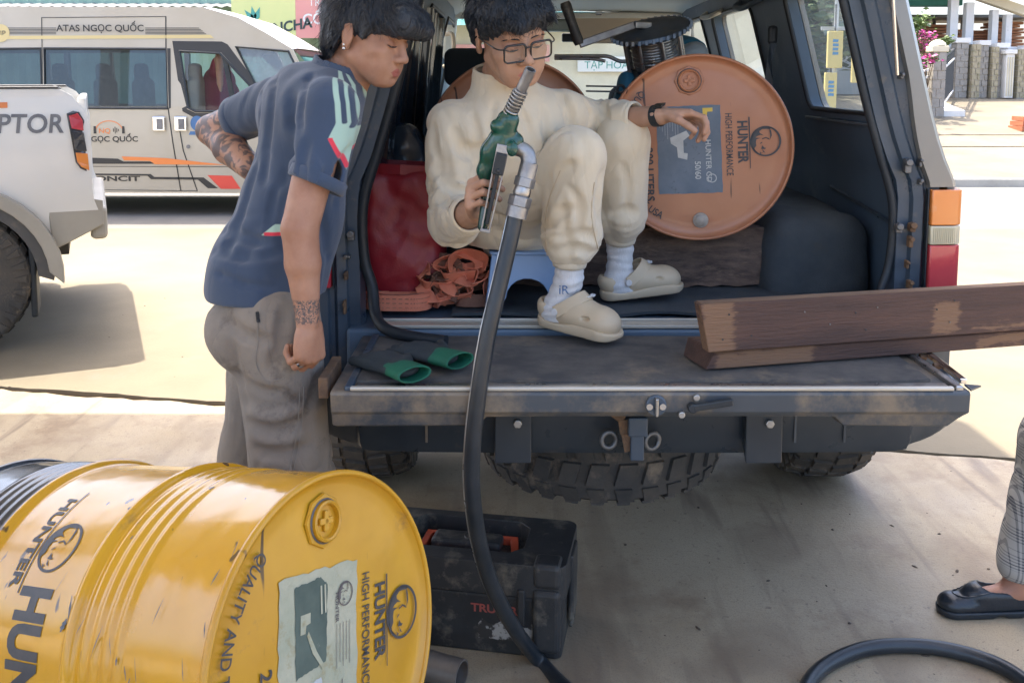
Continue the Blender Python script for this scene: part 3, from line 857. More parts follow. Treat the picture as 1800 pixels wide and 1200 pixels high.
MB().bx((-2.6, -0.3, 3.31), (4.4, 6, 3.4)).build('roof', 'roof_grey', s1)

s2 = thing('green_shop', 'pale green shop with fruit banner behind the white minibus', 'shop', (0, 16.4, 0.1))
mb = MB()
nx = 60
prof = [(-9.0 + i * 0.11, 0.03 if i % 2 else 0.0) for i in range(nx)]
mb.add([(x, y, 0) for x, y in prof] + [(x, y, 3.0) for x, y in prof], [(i, i + 1, nx + i + 1, nx + i) for i in range(nx - 1)])
mb.build('corrugated_wall', 'green_wall', s2, recalc=False)
mb = MB()
nx = 90
prof = [(-10.0 + i * 0.09, 0.03 * (i % 2)) for i in range(nx)]
mb.add([(x, -0.75, 2.62 + y) for x, y in prof] + [(x, 4, 3.3 + y) for x, y in prof], [(i, i + 1, nx + i + 1, nx + i) for i in range(nx - 1)])
mb.build('roof_sheet', 'roof_grey', s2, recalc=False)
for x in (-9.5, -7.4, -5.4): MB().bx((x - 0.04, -0.7, 0), (x + 0.04, -0.62, 2.6)).build('post', 'iron', s2)
bn = thing('fruit_banner', 'yellow green and pink shop banner above the minibus windscreen', 'banner', (at(410, 75, 15.6).x, 15.55, 2.18))
bw1, bw2 = at(520, 0, 15.6).x - bn.location.x, at(640, 0, 15.6).x - bn.location.x
MB().bx((0, 0, -0.02), (bw1, 0.02, 0.9)).build('lime_panel', 'sign_lime', bn)
MB().bx((bw1 + 0.002, 0, 0.04), (bw2, 0.02, 0.92)).build('pink_panel', 'sign_pink', bn)
mb = MB(); text_on(mb, 'RONCHA', 0.17, lambda u, v: (0.36 + u * 0.96, -0.006, 0.06 + v + 0.16 * u), bold=0.03); mb.build('lettering', 'sign_ink', bn, recalc=False)
mb = MB(); text_on(mb, 'CỐ P', 0.17, lambda u, v: (bw1 + 0.12 + u, -0.006, 0.27 + v), bold=0.02); text_on(mb, 'TR', 0.12, lambda u, v: (bw1 + 0.22 + u, -0.006, 0.56 + v)); mb.build('lettering', 'sign_white', bn, recalc=False)
mb = MB()
for a in (70, 100, 130): shape_on(mb, [(0, 0), (0.05, 0.1), (0.0, 0.26), (-0.05, 0.1)], lambda u, v, a=a: (0.38 + u * math.cos(R(a - 90)) - v * math.sin(R(a - 90)), -0.006, 0.3 + u * math.sin(R(a - 90)) + v * math.cos(R(a - 90))))
mb.build('leaf_print', 'sign_teal', bn, recalc=False)
# light coloured row of houses that closes the view across the road
for (x0, x1, y, h, m_, lb) in ((-16, -9.2, 19, 4.5, 'white_paint', 'white house behind the pickup and minibus'), (-2.2, 3.4, 21.5, 5.5, 'white_paint', 'white house behind the snack shop'),
                               (3.6, 6.4, 22.0, 4.8, 'cream_paint', 'cream house right of the snack shop seen through side windows')):
    t = thing('house', lb, 'house', (x0, y, 0.1))
    L_ = x1 - x0
    MB().plate([(0, 0), (L_, 0), (L_, h), (0, h)], [[(L_ * 0.15, 1.2), (L_ * 0.4, 1.2), (L_ * 0.4, 2.4), (L_ * 0.15, 2.4)], [(L_ * 0.6, 1.2), (L_ * 0.85, 1.2), (L_ * 0.85, 2.4), (L_ * 0.6, 2.4)]], 0.2).build('wall', m_, t)
    for f in (0.15, 0.6): MB().bx((L_ * f, 0.1, 1.2), (L_ * (f + 0.25), 0.12, 2.4)).build('window', 'roof_grey', t)
    MB().bx((-0.2, -0.3, h + 0.001), (L_ + 0.2, 5, h + 0.12)).build('roof', 'roof_grey', t)
# ================================================================ vehicles
mat('navy_trim', (0.115, 0.170, 0.235), (0.092, 0.140, 0.20), scale=4, rough=0.55, bump=0.12, bscale=300, dirt=(0.20, 0.25, 0.30), dscale=3.5, damt=0.58)
mat('navy_jamb', (0.046, 0.072, 0.105), (0.068, 0.092, 0.122), scale=5, rough=0.38, dirt=(0.19, 0.165, 0.135), dscale=6, damt=0.58, rvar=0.15)
mat('rubber', (0.012, 0.018, 0.024), (0.022, 0.028, 0.034), scale=8, rough=0.5, bump=0.1, bscale=120)
mat('tyre_rubber', (0.045, 0.045, 0.044), (0.095, 0.083, 0.068), scale=6, rough=0.82, bump=0.3, bscale=120, dirt=(0.21, 0.17, 0.125), dscale=8, damt=0.55)
mat('silver_paint', (0.25, 0.245, 0.228), (0.21, 0.205, 0.19), scale=2, rough=0.35, metal=0.25, coat=0.3, dirt=(0.24, 0.215, 0.175), dscale=7, damt=0.58)
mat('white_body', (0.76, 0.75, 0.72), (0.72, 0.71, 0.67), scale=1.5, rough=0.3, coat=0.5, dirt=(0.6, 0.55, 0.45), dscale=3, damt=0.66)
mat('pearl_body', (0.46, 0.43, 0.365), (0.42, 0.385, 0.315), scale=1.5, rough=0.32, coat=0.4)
mat('grey_cladding', (0.07, 0.07, 0.072), (0.1, 0.095, 0.09), scale=5, rough=0.6, dirt=(0.2, 0.165, 0.125), dscale=5, damt=0.55)
mat('lower_body', (0.40, 0.375, 0.32), (0.35, 0.325, 0.275), scale=3, rough=0.45)
mat('chrome', (0.75, 0.75, 0.75), rough=0.12, metal=1.0)
mat('steel', (0.45, 0.45, 0.44), (0.36, 0.36, 0.36), scale=12, rough=0.35, metal=0.9, rvar=0.15)
mat('bare_strip', (0.60, 0.57, 0.50), (0.50, 0.46, 0.38), scale=9, rough=0.35, metal=0.35, stretch=(0.15, 3, 3))
mat('dull_steel', (0.20, 0.205, 0.21), (0.13, 0.13, 0.13), scale=30, rough=0.5, metal=0.6)
mat('rust', (0.22, 0.13, 0.07), (0.12, 0.075, 0.05), scale=18, rough=0.9, bump=0.5)
mat('gate_face', (0.070, 0.082, 0.095), (0.052, 0.062, 0.074), scale=3, rough=0.45, dirt=(0.21, 0.17, 0.125), dscale=4.0, damt=0.47, rvar=0.1)
mat('bumper_black', (0.020, 0.030, 0.042), (0.032, 0.042, 0.052), scale=6, rough=0.35, dirt=(0.10, 0.085, 0.07), dscale=3.5, damt=0.6, rvar=0.12)
mat('carpet', (0.19, 0.17, 0.15), (0.095, 0.092, 0.09), scale=9, rough=0.95, bump=0.9, bscale=400, dirt=(0.30, 0.24, 0.17), dscale=5, damt=0.54)
mat('floor_mat', (0.085, 0.10, 0.112), (0.062, 0.075, 0.088), scale=12, rough=0.8, bump=0.6, bscale=250, dirt=(0.10, 0.095, 0.085), dscale=5)
mat('liner', (0.76, 0.77, 0.73), (0.70, 0.71, 0.68), scale=2, rough=0.85)
mat('visor_tan', (0.62, 0.52, 0.41), (0.55, 0.46, 0.36), scale=3, rough=0.85)
mat('seat_cloth', (0.05, 0.062, 0.075), rough=0.85, bump=0.3, bscale=200)
mat('seat_beige', (0.45, 0.4, 0.33), (0.38, 0.33, 0.27), scale=5, rough=0.7)
mat('lamp_amber', (0.78, 0.26, 0.05), (0.7, 0.22, 0.05), scale=3, rough=0.22, coat=0.6, dirt=(0.6, 0.33, 0.18), dscale=5, damt=0.6)
mat('lamp_clear', (0.62, 0.58, 0.42), (0.5, 0.47, 0.35), scale=4, rough=0.22, coat=0.6)
mat('lamp_red', (0.50, 0.03, 0.06), (0.6, 0.08, 0.08), scale=3, rough=0.22, coat=0.6)
mat('lamp_dark', (0.05, 0.05, 0.055), rough=0.15, coat=0.6)
mat('decal_black', (0.03, 0.032, 0.036), rough=0.4)
mat('decal_grey', (0.13, 0.135, 0.15), (0.2, 0.2, 0.21), scale=9, rough=0.4)
mat('decal_orange', (0.75, 0.24, 0.07), rough=0.4)
mat('decal_red', (0.68, 0.08, 0.06), rough=0.4)
mat('decal_gold', (0.6, 0.5, 0.25), rough=0.4)
mat('decal_blue', (0.06, 0.16, 0.36), rough=0.4)
mat('black_gloss', (0.020, 0.032, 0.046), (0.032, 0.044, 0.06), scale=5, rough=0.16, coat=0.5)
glass('clear_glass', (0.90, 0.95, 0.93), 0.0, dust=(0.6, 0.62, 0.6, 0.025))
glass('dusty_glass', (0.74, 0.80, 0.79), 0.01, dust=(0.55, 0.60, 0.59, 0.17))
glass('tint_glass', (0.16, 0.20, 0.22), 0.05, dust=(0.12, 0.16, 0.19, 0.16))
glass('screen_glass', (0.55, 0.6, 0.62), 0.10, dust=(0.5, 0.55, 0.58, 0.35))
glass('dark_glass', (0.03, 0.04, 0.05), 0.10)

def loft(mb, secs, closed=True, caps=True, mi=0):
    n = len(secs[0]); k = len(mb.v); fs = []
    for s_ in secs: mb.v += [Vector(p) for p in s_]
    m_ = n if closed else n - 1
    for i in range(len(secs) - 1):
        fs += [(k + i * n + j, k + i * n + (j + 1) % n, k + (i + 1) * n + (j + 1) % n, k + (i + 1) * n + j) for j in range(m_)]
    if caps and closed: fs += [tuple(k + j for j in reversed(range(n))), tuple(k + (len(secs) - 1) * n + j for j in range(n))]
    mb.f += fs; mb.m += [mi] * len(fs)
    return mb

def tyre_mesh(mb, c, ax, Rr, W, rim, blocks=34, up=(0, 0, 1), lug=0.014):
    """off-road tyre: carcass spun about its axis plus two rows of angled tread blocks and shoulder lugs"""
    h = W / 2; c = Vector(c)
    prof = [(rim, -h * 0.72), (rim + 0.012, -h * 0.86), (rim + (Rr - rim) * 0.45, -h), (Rr - 0.045, -h * 0.95), (Rr - 0.02, -h * 0.84), (Rr - lug, -h * 0.6), (Rr - lug * 0.8, 0)]
    prof = prof + [(r_, -y) for r_, y in reversed(prof[:-1])]
    mb.lathe(prof, 64, c, ax, up)
    a, b, d = frame_of(ax, up)
    for i in range(blocks):
        t0 = 2 * math.pi * i / blocks
        for sgn in (-1, 1):
            t = t0 + (math.pi / blocks if sgn > 0 else 0)
            def P(r_, dt, y): 
                an = t + dt
                return c + (a * math.cos(an) + b * math.sin(an)) * r_ + d * (y * sgn)
            w_ = math.pi / blocks * 0.68
            # centre block (skewed) and shoulder lug
            for (y0, y1, sk, lo, hi) in ((0.02, 0.50, 0.5, Rr - lug - 0.006, Rr), (0.58, 0.93, -0.35, Rr - lug - 0.016, Rr - 0.006)):
                s0, s1 = sk * w_ * -0.6, sk * w_ * 0.6
                dn = 0.030 if y1 > 0.9 else 0.0
                q = [P(lo, -w_ + s0, y0 * h), P(lo, w_ + s0, y0 * h), P(lo - dn, w_ + s1, y1 * h), P(lo - dn, -w_ + s1, y1 * h),
                     P(hi, -w_ * .9 + s0, y0 * h + .004), P(hi, w_ * .9 + s0, y0 * h + .004), P(hi - dn * .55, w_ * .9 + s1, y1 * h), P(hi - dn * .55, -w_ * .9 + s1, y1 * h)]
                mb.add(q, [(0, 3, 2, 1), (4, 5, 6, 7), (0, 1, 5, 4), (1, 2, 6, 5), (2, 3, 7, 6), (3, 0, 4, 7)])
            if True:   # side biter
                q = [P(Rr - 0.10, -w_ * .5, h * 0.985), P(Rr - 0.10, w_ * .5, h * 0.985), P(Rr - 0.035, w_ * .8, h * 0.97), P(Rr - 0.035, -w_ * .8, h * 0.97),
                     P(Rr - 0.10, -w_ * .4, h * 1.03), P(Rr - 0.10, w_ * .4, h * 1.03), P(Rr - 0.035, w_ * .7, h * 1.035), P(Rr - 0.035, -w_ * .7, h * 1.035)]
                mb.add(q, [(0, 3, 2, 1), (4, 5, 6, 7), (0, 1, 5, 4), (1, 2, 6, 5), (2, 3, 7, 6), (3, 0, 4, 7)])
    return mb

def wheel(parent, c, ax, Rr, W, rim, name='wheel', spokes=6, rim_m='steel', blocks=34, face=-1, up=(0, 0, 1)):
    w_ = MB(); tyre_mesh(w_, c, ax, Rr, W, rim, blocks, up)
    o = w_.build(name, 'tyre_rubber', parent, smooth=35)
    d = Vector(ax).normalized(); a, b, _ = frame_of(ax, up); c = Vector(c)
    m = MB(); h = W / 2
    m.lathe([(rim + 0.004, -h * 0.7), (rim - 0.012, -h * 0.74), (rim - 0.03, -h * 0.6), (rim - 0.035, 0.0), (rim - 0.03, h * 0.6), (rim - 0.012, h * 0.74), (rim + 0.004, h * 0.7)], 40, c, ax, up)
    m.lathe([(0.075, face * h * 0.35), (0.07, face * h * 0.62), (0.03, face * h * 0.66), (0.002, face * h * 0.66)], 24, c, ax, up)
    for i in range(spokes):
        for k in (-0.14, 0.14):
            t = 2 * math.pi * i / spokes
            e = a * math.cos(t) + b * math.sin(t); e2 = a * math.cos(t + k) + b * math.sin(t + k)
            m.bar(c + e * 0.05 + d * (face * h * 0.52), c + e2 * (rim - 0.02) + d * (face * h * 0.56), 0.03, 0.02, d)
    m.lathe([(rim - 0.03, face * h * 0.1), (0.02, face * h * 0.1)], 24, c, ax, up)
    m.build('rim', rim_m, o, smooth=40)
    return o

# ---------------------------------------------------------------- the off-road wagon with its tailgate down
V0 = Vector((0.325, 2.57, 0.0))
car = thing('offroad_wagon', 'dark navy and silver off-road wagon with tailgate lowered and cargo bay open', 'car', V0)
XO = lambda z: float(np.interp(z, [0.5, 1.22, 1.27, 1.34, 1.42, 1.765, 2.1], [0.912, 0.916, 0.908, 0.876, 0.848, 0.757, 0.663]))
def wallfn(sx, inset):
    def fn(u, v, t):
        x = XO(v) - inset - t - max(0.0, 0.16 - u) * (0.30 if inset > 0.01 else 0.0)
        return (sx * x, u, v)
    return fn
arch = lambda c, r_: [(c + r_ * math.cos(R(a)), 0.42 + r_ * math.sin(R(a))) for a in range(170, 9, -16)]
def wins(sx): return [rrect(0.175, 1.445, 0.90, 1.86, 0.04), rrect(1.38, 1.43, 2.14, 1.86, 0.05), [(2.34, 1.42), (3.28, 1.42), (2.98, 1.84), (2.9, 1.87), (2.38, 1.87)]]
cutz = [0.95, 1.22, 1.27, 1.34, 1.42, 1.5, 1.6, 1.7, 1.765, 1.85]
for sx in (-1, 1):
    side = [(0.035, 0.70)] + [p for p in reversed(arch(1.2, 0.5)) if False] + [(0.035, 0.98), (0.035, 1.96), (2.9, 1.97), (3.42, 1.42), (4.55, 1.36), (4.6, 0.7)]
    side += [(4.55, 0.62)] + [(4.05 - 0.5 * math.cos(R(a)) * -1, 0.42 + 0.5 * math.sin(R(a))) for a in range(24, 157, 12)]
    side += [(1.06 + 0.5 * math.cos(R(a)), 0.42 + 0.5 * math.sin(R(a))) for a in range(24, 157, 12)] + [(0.5, 0.66)]
    MB().plate(side, wins(sx), 0.02, wallfn(sx, 0.0), cuts=cutz).build('body_side', 'silver_paint', car)
    inn = [(0.05, 0.80), (0.05, 1.95), (2.9, 1.955), (3.4, 1.4), (3.4, 0.8)]
    MB().plate(inn, wins(sx), 0.045, wallfn(sx, 0.0225), cuts=cutz, cutsu=[0.16]).build('inner_trim', 'navy_trim', car, smooth=30)
    for k, hole in enumerate(wins(sx)):
        big = [((u - sum(p[0] for p in hole) / len(hole)) * 1.01 + sum(p[0] for p in hole) / len(hole), v) for u, v in hole]
        g = 'dusty_glass' if sx > 0 and k == 0 else ('clear_glass' if sx > 0 or k == 2 else 'dark_glass')
        MB().plate(big, (), 0, wallfn(sx, 0.016), cuts=cutz).build('side_window', g, car)
        gk = MB(); lp = [Vector(wallfn(sx, 0.0685)(u, v, 0)) for u, v in hole]
        gk.tube(lp, 0.009, 8, closed=True); gk.build('window_seal', 'rubber', car, smooth=60)
    # rear corner: painted band, recessed jamb, hardware
    zs = [0.72, 0.80, 0.98, 1.22, 1.255] + [1.27 + 0.06 * i for i in range(12)]
    def sec(z):
        x = XO(z); flare = 0.0
        bw_ = 0.056 + (0.028 if z < 1.3 else 0.028 * max(0, 1 - (z - 1.3) / 0.25))
        return [(sx * x, 0.06, z), (sx * (x - 0.004), 0.02, z), (sx * (x - 0.02), 0.0, z), (sx * (x - bw_), -0.004, z), (sx * (x - bw_ - 0.004), 0.012, z)]
    loft(MB(), [sec(z) for z in zs if z >= 1.255], False).build('corner_panel', 'silver_paint', car, smooth=40)
    lowsec = lambda z: [(sx * (XO(z) + 0.003), 0.30, z), (sx * (XO(z) + 0.003), 0.05, z), (sx * (XO(z) - 0.0), 0.02, z), (sx * (XO(z) - 0.03), 0.004, z), (sx * (XO(z) - 0.075), 0.002, z), (sx * (XO(z) - 0.08), 0.014, z)]
    loft(MB(), [lowsec(z) for z in (0.72, 0.85, 0.965)], False).build('lower_corner', 'navy_jamb', car, smooth=40)
    jam = lambda z: [(sx * (XO(z) - 0.052), 0.014, z), (sx * (XO(z) - 0.090), 0.022, z), (sx * (XO(z) - 0.10), 0.012, z), (sx * (XO(z) - 0.125), 0.018, z), (sx * (XO(z) - 0.13), 0.034, z), (sx * (XO(z) - 0.16), 0.036, z), (sx * (XO(z) - 0.17), 0.07, z)]
    loft(MB(), [jam(z) for z in zs + [2.0]], False).build('door_jamb', 'navy_jamb', car, smooth=40)
    # tail lamp of three lenses
    tl = lambda z0, z1: loft(MB(), [[(sx * 0.920, 0.16, z), (sx * 0.924, 0.03, z), (sx * 0.917, 0.002, z), (sx * 0.897, -0.012, z), (sx * 0.828, -0.016, z), (sx * 0.824, 0.02, z)] for z in (z0, (z0 + z1) / 2, z1)], True)
    lamp = tl(0.975, 1.094); lamp = lamp.build('tail_lamp', 'lamp_red', car, smooth=40, bevel=0.003)
    tl(1.096, 1.148).build('clear_lens', 'lamp_clear', lamp, smooth=40, bevel=0.003)
    tl(1.150, 1.248).build('amber_lens', 'lamp_amber', lamp, smooth=40, bevel=0.003)
    for k in range(13): MB().bx((sx * (0.836 + k * 0.0052), -0.0185, 1.10), (sx * (0.838 + k * 0.0052), -0.0165, 1.144)).build('lens_rib', 'lamp_clear', lamp)
    MB().bx((sx * 0.820, -0.008, 0.97), (sx * 0.8235, 0.01, 1.25)).build('lamp_gasket', 'rubber', lamp)
# seal round the opening: down both sides, round the lower corners
for sx in (-1, 1):
    pts = [(sx * (XO(z) - 0.172), 0.045, z) for z in (1.9, 1.7, 1.5, 1.35, 1.2, 1.05)] + [(sx * 0.72, 0.035, 0.97), (sx * 0.69, 0.02, 0.90), (sx * 0.62, 0.0, 0.868), (sx * 0.5, -0.005, 0.862)]
    if sx < 0: pts = pts[:7] + [(-0.705, -0.01, 0.90), (-0.67, -0.06, 0.872), (-0.60, -0.10, 0.862), (-0.50, -0.14, 0.860)]
    MB().tube(spline(pts, 5), 0.016 if sx < 0 else 0.012, 10).build('door_seal', 'rubber', car, smooth=60)
# hinges, strikers and screws on the jambs
for (px, py, w_, h, m_) in ((1585, 134, .016, .02, 'steel'), (1596, 292, .03, .05, 'steel'), (1618, 286, .014, .03, 'steel'), (1618, 320, .016, .02, 'steel'), (1580, 402, .03, .03, 'steel'), (1604, 400, .028, .03, 'rust'), (1601, 425, .02, .04, 'rust'), (1595, 465, .012, .03, 'rust'), (1600, 500, .02, .03, 'rust'),
                            (617, 415, .03, .03, 'steel'), (610, 452, .03, .015, 'steel'), (608, 485, .015, .03, 'rust'), (606, 540, .012, .05, 'rust')):
    p = at(px, py, 2.572) - V0
    mb = MB(); mb.box((p.x, 0.008, p.z), (w_ * 0.6, 0.022, h * 0.8)); mb.cyl((p.x, -0.012, p.z + h * 0.2), (p.x, 0.01, p.z + h * 0.2), min(w_, h) * 0.34, 12)
    mb.build('jamb_fitting', 'dull_steel' if m_ == 'steel' else m_, car, bevel=0.003)
p0, p1 = at(1577, 132, 2.55) - V0, at(1566, -60, 2.50) - V0
MB().tube([p0, p1], 0.0055, 10).build('hatch_strut', 'chrome', car, smooth=60)
# raised upper hatch, above the picture
MB().plate([(-0.74, 0), (0.74, 0), (0.70, 0.78), (-0.70, 0.78)], [[(-0.6, 0.16), (0.6, 0.16), (0.57, 0.66), (-0.57, 0.66)]], 0.04, lambda u, v, t: (u, -0.02 - v, 2.03 + t + v * 0.22)).build('raised_hatch', 'silver_paint', car)
MB().plate([(-0.6, 0.16), (0.6, 0.16), (0.57, 0.66), (-0.57, 0.66)], (), 0.005, lambda u, v, t: (u, -0.02 - v, 2.045 + t + v * 0.22)).build('hatch_glass', 'dusty_glass', car)
# roof, liner, windscreen, dash, floor
mb = MB(); loft(mb, [[(-0.705, y, 1.965), (-0.66, y, z - 0.01), (-0.3, y, z + 0.02), (0.3, y, z + 0.02), (0.66, y, z - 0.01), (0.705, y, 1.965)] for y, z in ((0.0, 2.0), (1.4, 2.03), (2.9, 2.0))], False)
mb.build('roof', 'silver_paint', car, smooth=40)
mb = MB(); loft(mb, [[(-0.69, y, 1.90), (-0.62, y, z), (0, y, z + 0.015), (0.62, y, z), (0.69, y, 1.90)] for y, z in ((0.08, 1.93), (1.4, 1.955), (2.6, 1.95), (2.92, 1.925))], False)
mb.build('roof_liner', 'liner', car, smooth=40)
MB().bx((-0.69, 2.86, 1.895), (0.69, 2.93, 1.93)).build('windscreen_header', 'liner', car, bevel=0.01)
MB().plate([(-0.66, 0), (0.66, 0), (0.60, 1), (-0.60, 1)], (), 0, lambda u, v, t: (u * 1.08, 3.42 - 0.5 * v + t, 1.42 + 0.5 * v)).build('windscreen', 'clear_glass', car)
for sx in (-1, 1): MB().bar((sx * 0.77, 3.40, 1.40), (sx * 0.67, 2.9, 1.93), 0.07, 0.06).build('front_pillar', 'liner', car, bevel=0.015)
MB().bx((-0.78, 3.0, 1.0), (0.78, 3.42, 1.40)).build('dashboard', 'navy_trim', car, bevel=0.03)
sw = MB(); ring = [(0.19 * math.cos(t), 0.19 * math.sin(t)) for t in [2 * math.pi * i / 24 for i in range(24)]]
sw.tube([(-0.38 + a, 2.86 - b * 0.35, 1.36 + b * 0.93) for a, b in ring], 0.014, 8, closed=True); sw.bar((-0.56, 2.86, 1.36), (-0.2, 2.86, 1.36), 0.05, 0.02); sw.build('steering_wheel', 'rubber', car, smooth=60)
MB().bx((-0.79, 0.0, 0.70), (0.79, 3.2, 0.855)).build('floor_pan', 'navy_trim', car, bevel=0.01)
MB().bx((-0.88, 3.43, 0.72), (0.88, 4.55, 1.33)).build('bonnet', 'silver_paint', car, bevel=0.06)
MB().bx((-0.62, 0.35, 0.58), (0.62, 4.3, 0.695)).build('chassis', 'bumper_black', car, bevel=0.01)
# bright sill strip at the back of the floor
mb = MB(); mb.bx((-0.70, 0.0, 0.856), (0.70, 0.045, 0.866)); mb.bx((-0.70, 0.05, 0.856), (0.70, 0.058, 0.872)); mb.build('sill_strip', 'bare_strip', car, bevel=0.002)
# mirror, visors, grab handles, seats
mb = MB(); mb.box((0.0, 2.93, 1.86), (0.30, 0.03, 0.075)); mb.build('rear_mirror', mat('mirror_face', (0.30, 0.36, 0.34), rough=0.25, spec=0.6), car, bevel=0.02, seg=3)
MB().bx((-0.012, 2.935, 1.88), (0.012, 2.96, 1.93)).build('mirror_stem', 'rubber', car)
MB().box((0.03, 2.95, 1.79), (0.13, 0.04, 0.05)).build('dash_camera', 'rubber', car, bevel=0.008)
MB().plate(rrect(0.03, 0, 0.66, 0.17, 0.05), (), 0.02, lambda u, v, t: (u, 2.86 + t + (0.17 - v) * 0.25, 1.755 + v)).build('sun_visor', 'visor_tan', car, smooth=30, bevel=0.005)
MB().tube([(0.03, 2.87, 1.925), (0.62, 2.87, 1.925)], 0.006, 8).build('visor_rod', 'steel', car)
MB().box((0.17, 2.86, 1.928), (0.04, 0.03, 0.03)).build('visor_clip', 'chrome', car, bevel=0.005)
for (pts, m_) in (([(-0.70, 2.75, 1.80), (-0.66, 2.72, 1.80), (-0.65, 2.72, 1.74), (-0.66, 2.72, 1.64), (-0.71, 2.75, 1.62)], 'visor_tan'), ([(0.69, 2.2, 1.90), (0.63, 2.2, 1.86), (0.62, 2.05, 1.85), (0.62, 1.9, 1.85), (0.68, 1.88, 1.88)], 'liner'), ([(0.69, 1.5, 1.90), (0.63, 1.5, 1.86), (0.62, 1.35, 1.84), (0.63, 1.2, 1.85), (0.68, 1.18, 1.88)], 'navy_trim')):
    MB().tube(spline(pts, 5), 0.012, 8).build('grab_handle', m_, car, smooth=60)
for lx in (-0.42, 0.40):
    v = Vol((lx - .3, 2.05, 0.85), (lx + .3, 2.75, 1.8), 0.015)
    v.box((lx, 2.42, 1.0), (0.25, 0.26, 0.09), 0.06, M=None); v.box((lx, 2.18, 1.24), (0.24, 0.07, 0.28), 0.06, 0.03)
    so_ = soft('front_seat', [v], 'seat_cloth', car) if False else None
    P_, Q_ = v.mesh(2)
    s_ = soft('front_seat', [(P_ + np.array(V0), Q_)], 'seat_cloth', car)
    hx = lx - 0.11 if lx < 0 else lx + 0.05
    v = Vol((hx - .2, 2.0, 1.45), (hx + .2, 2.35, 1.78), 0.01); v.box((hx, 2.16, 1.61), (0.135, 0.05, 0.095), 0.045)
    P_, Q_ = v.mesh(2); soft('headrest', [(P_ + np.array(V0), Q_)], 'seat_cloth', s_)
# seat belt and its anchor on the right pillar
p0, p1 = at(1358, 62, 3.55) - V0, at(1352, 150, 3.5) - V0
MB().box(p0, (0.035, 0.03, 0.07)).build('belt_anchor', 'rubber', car, bevel=0.012)
MB().add([p0 + Vector((-.012, -.02, -.03)), p0 + Vector((.014, -.02, -.03)), p1 + Vector((.016, 0, 0)), p1 + Vector((-.02, 0, 0)), p0.lerp(p1, .5) + Vector((-.02, -.03, 0)), p0.lerp(p1, .5) + Vector((.0, -.005, 0))], [(0, 1, 5, 4), (4, 5, 2, 3)]).build('seat_belt', 'rubber', car, recalc=False)
# right inner side: wheel arch, speaker oval, vent slats, mouldings
v = Vol((0.40, 0.2, 0.8), (0.85, 1.5, 1.25), 0.012); v.box((0.66, 0.80, 0.90), (0.17, 0.44, 0.22), 0.09, 0.0); v.disp(lambda X, Y, Z: 0.012 * vnoise(X, Y, Z, 9, 3) + 0.006 * vnoise(X, Y, Z, 22, 4)); P_, Q_ = v.mesh(2)
soft('wheel_arch', [(P_ + np.array(V0), Q_)], 'floor_mat', car)
soft('wheel_arch', [(P_ * np.array([-1, 1, 1]) + np.array(V0), Q_[:, ::-1])], 'navy_trim', car)
xin = lambda z, u: XO(z) - 0.0695 - max(0.0, 0.16 - u) * 0.30
mb = MB(); mb.tube([(xin(1.24 + 0.115 * math.sin(t), 0.19 + 0.055 * math.cos(t)) - 0.002, 0.19 + 0.055 * math.cos(t), 1.245 + 0.115 * math.sin(t)) for t in [2 * math.pi * i / 28 for i in range(28)]], 0.006, 8, closed=True)
mb.build('speaker_ring', 'navy_jamb', car, smooth=60)
MB().plate(ellipse(0.19, 1.245, 0.052, 0.112, 24), (), 0.012, lambda u, v, t: (xin(v, u) - 0.001 + t, u, v)).build('speaker_grille', 'rubber', car)
for k in range(9): MB().box((xin(1.0, 0.2) - 0.004, 0.20 + 0.004 * k, 1.125 - 0.016 * k), (0.012, 0.075, 0.008)).build('vent_slat', 'navy_jamb', car)
MB().bar((xin(1.41, 0.12) - .004, 0.12, 1.41), (xin(1.41, .95) - .004, 0.95, 1.41), 0.014, 0.012).build('panel_moulding', 'navy_jamb', car, bevel=0.003)
MB().bar((xin(1.16, .12) - .002, 0.12, 1.10), (xin(1.2, .8) - .002, 0.85, 1.16), 0.01, 0.012).build('panel_moulding', 'navy_jamb', car, bevel=0.003)
MB().bar((xin(1.3, .25) - .002, 0.30, 1.325), (xin(1.3, .6) - .002, 0.58, 1.325), 0.004, 0.006).build('panel_moulding', 'navy_jamb', car)

# lowered tailgate
gate = MB()
GZ = 0.842
out = [(-0.735, -0.490), (0.735, -0.490), (0.745, -0.36), (0.75, -0.02), (-0.75, -0.02), (-0.742, -0.36)]
mb = MB()
def gate_sec(x, e):   # section across the gate at x (e: taper towards the ends)
    return [(x, -0.02, GZ), (x, -0.487, GZ), (x, -0.493, GZ - 0.006), (x, -0.490, GZ - 0.05), (x, -0.483, GZ - 0.055), (x, -0.475, GZ - 0.056 - 0.032 * e), (x, -0.425, GZ - 0.062 - 0.034 * e), (x, -0.02, GZ - 0.06)]
loft(mb, [gate_sec(x, e) for x, e in ((-0.740, 0.9), (-0.73, 1), (-0.40, 0.95), (-0.385, 0.3), (-0.2, 0.25), (0.3, 0.25), (0.42, 0.3), (0.44, 0.95), (0.68, 1), (0.705, 0.4), (0.722, 0.0))], True)
tg = mb.build('tailgate', 'gate_face', car, smooth=30, bevel=0.003)
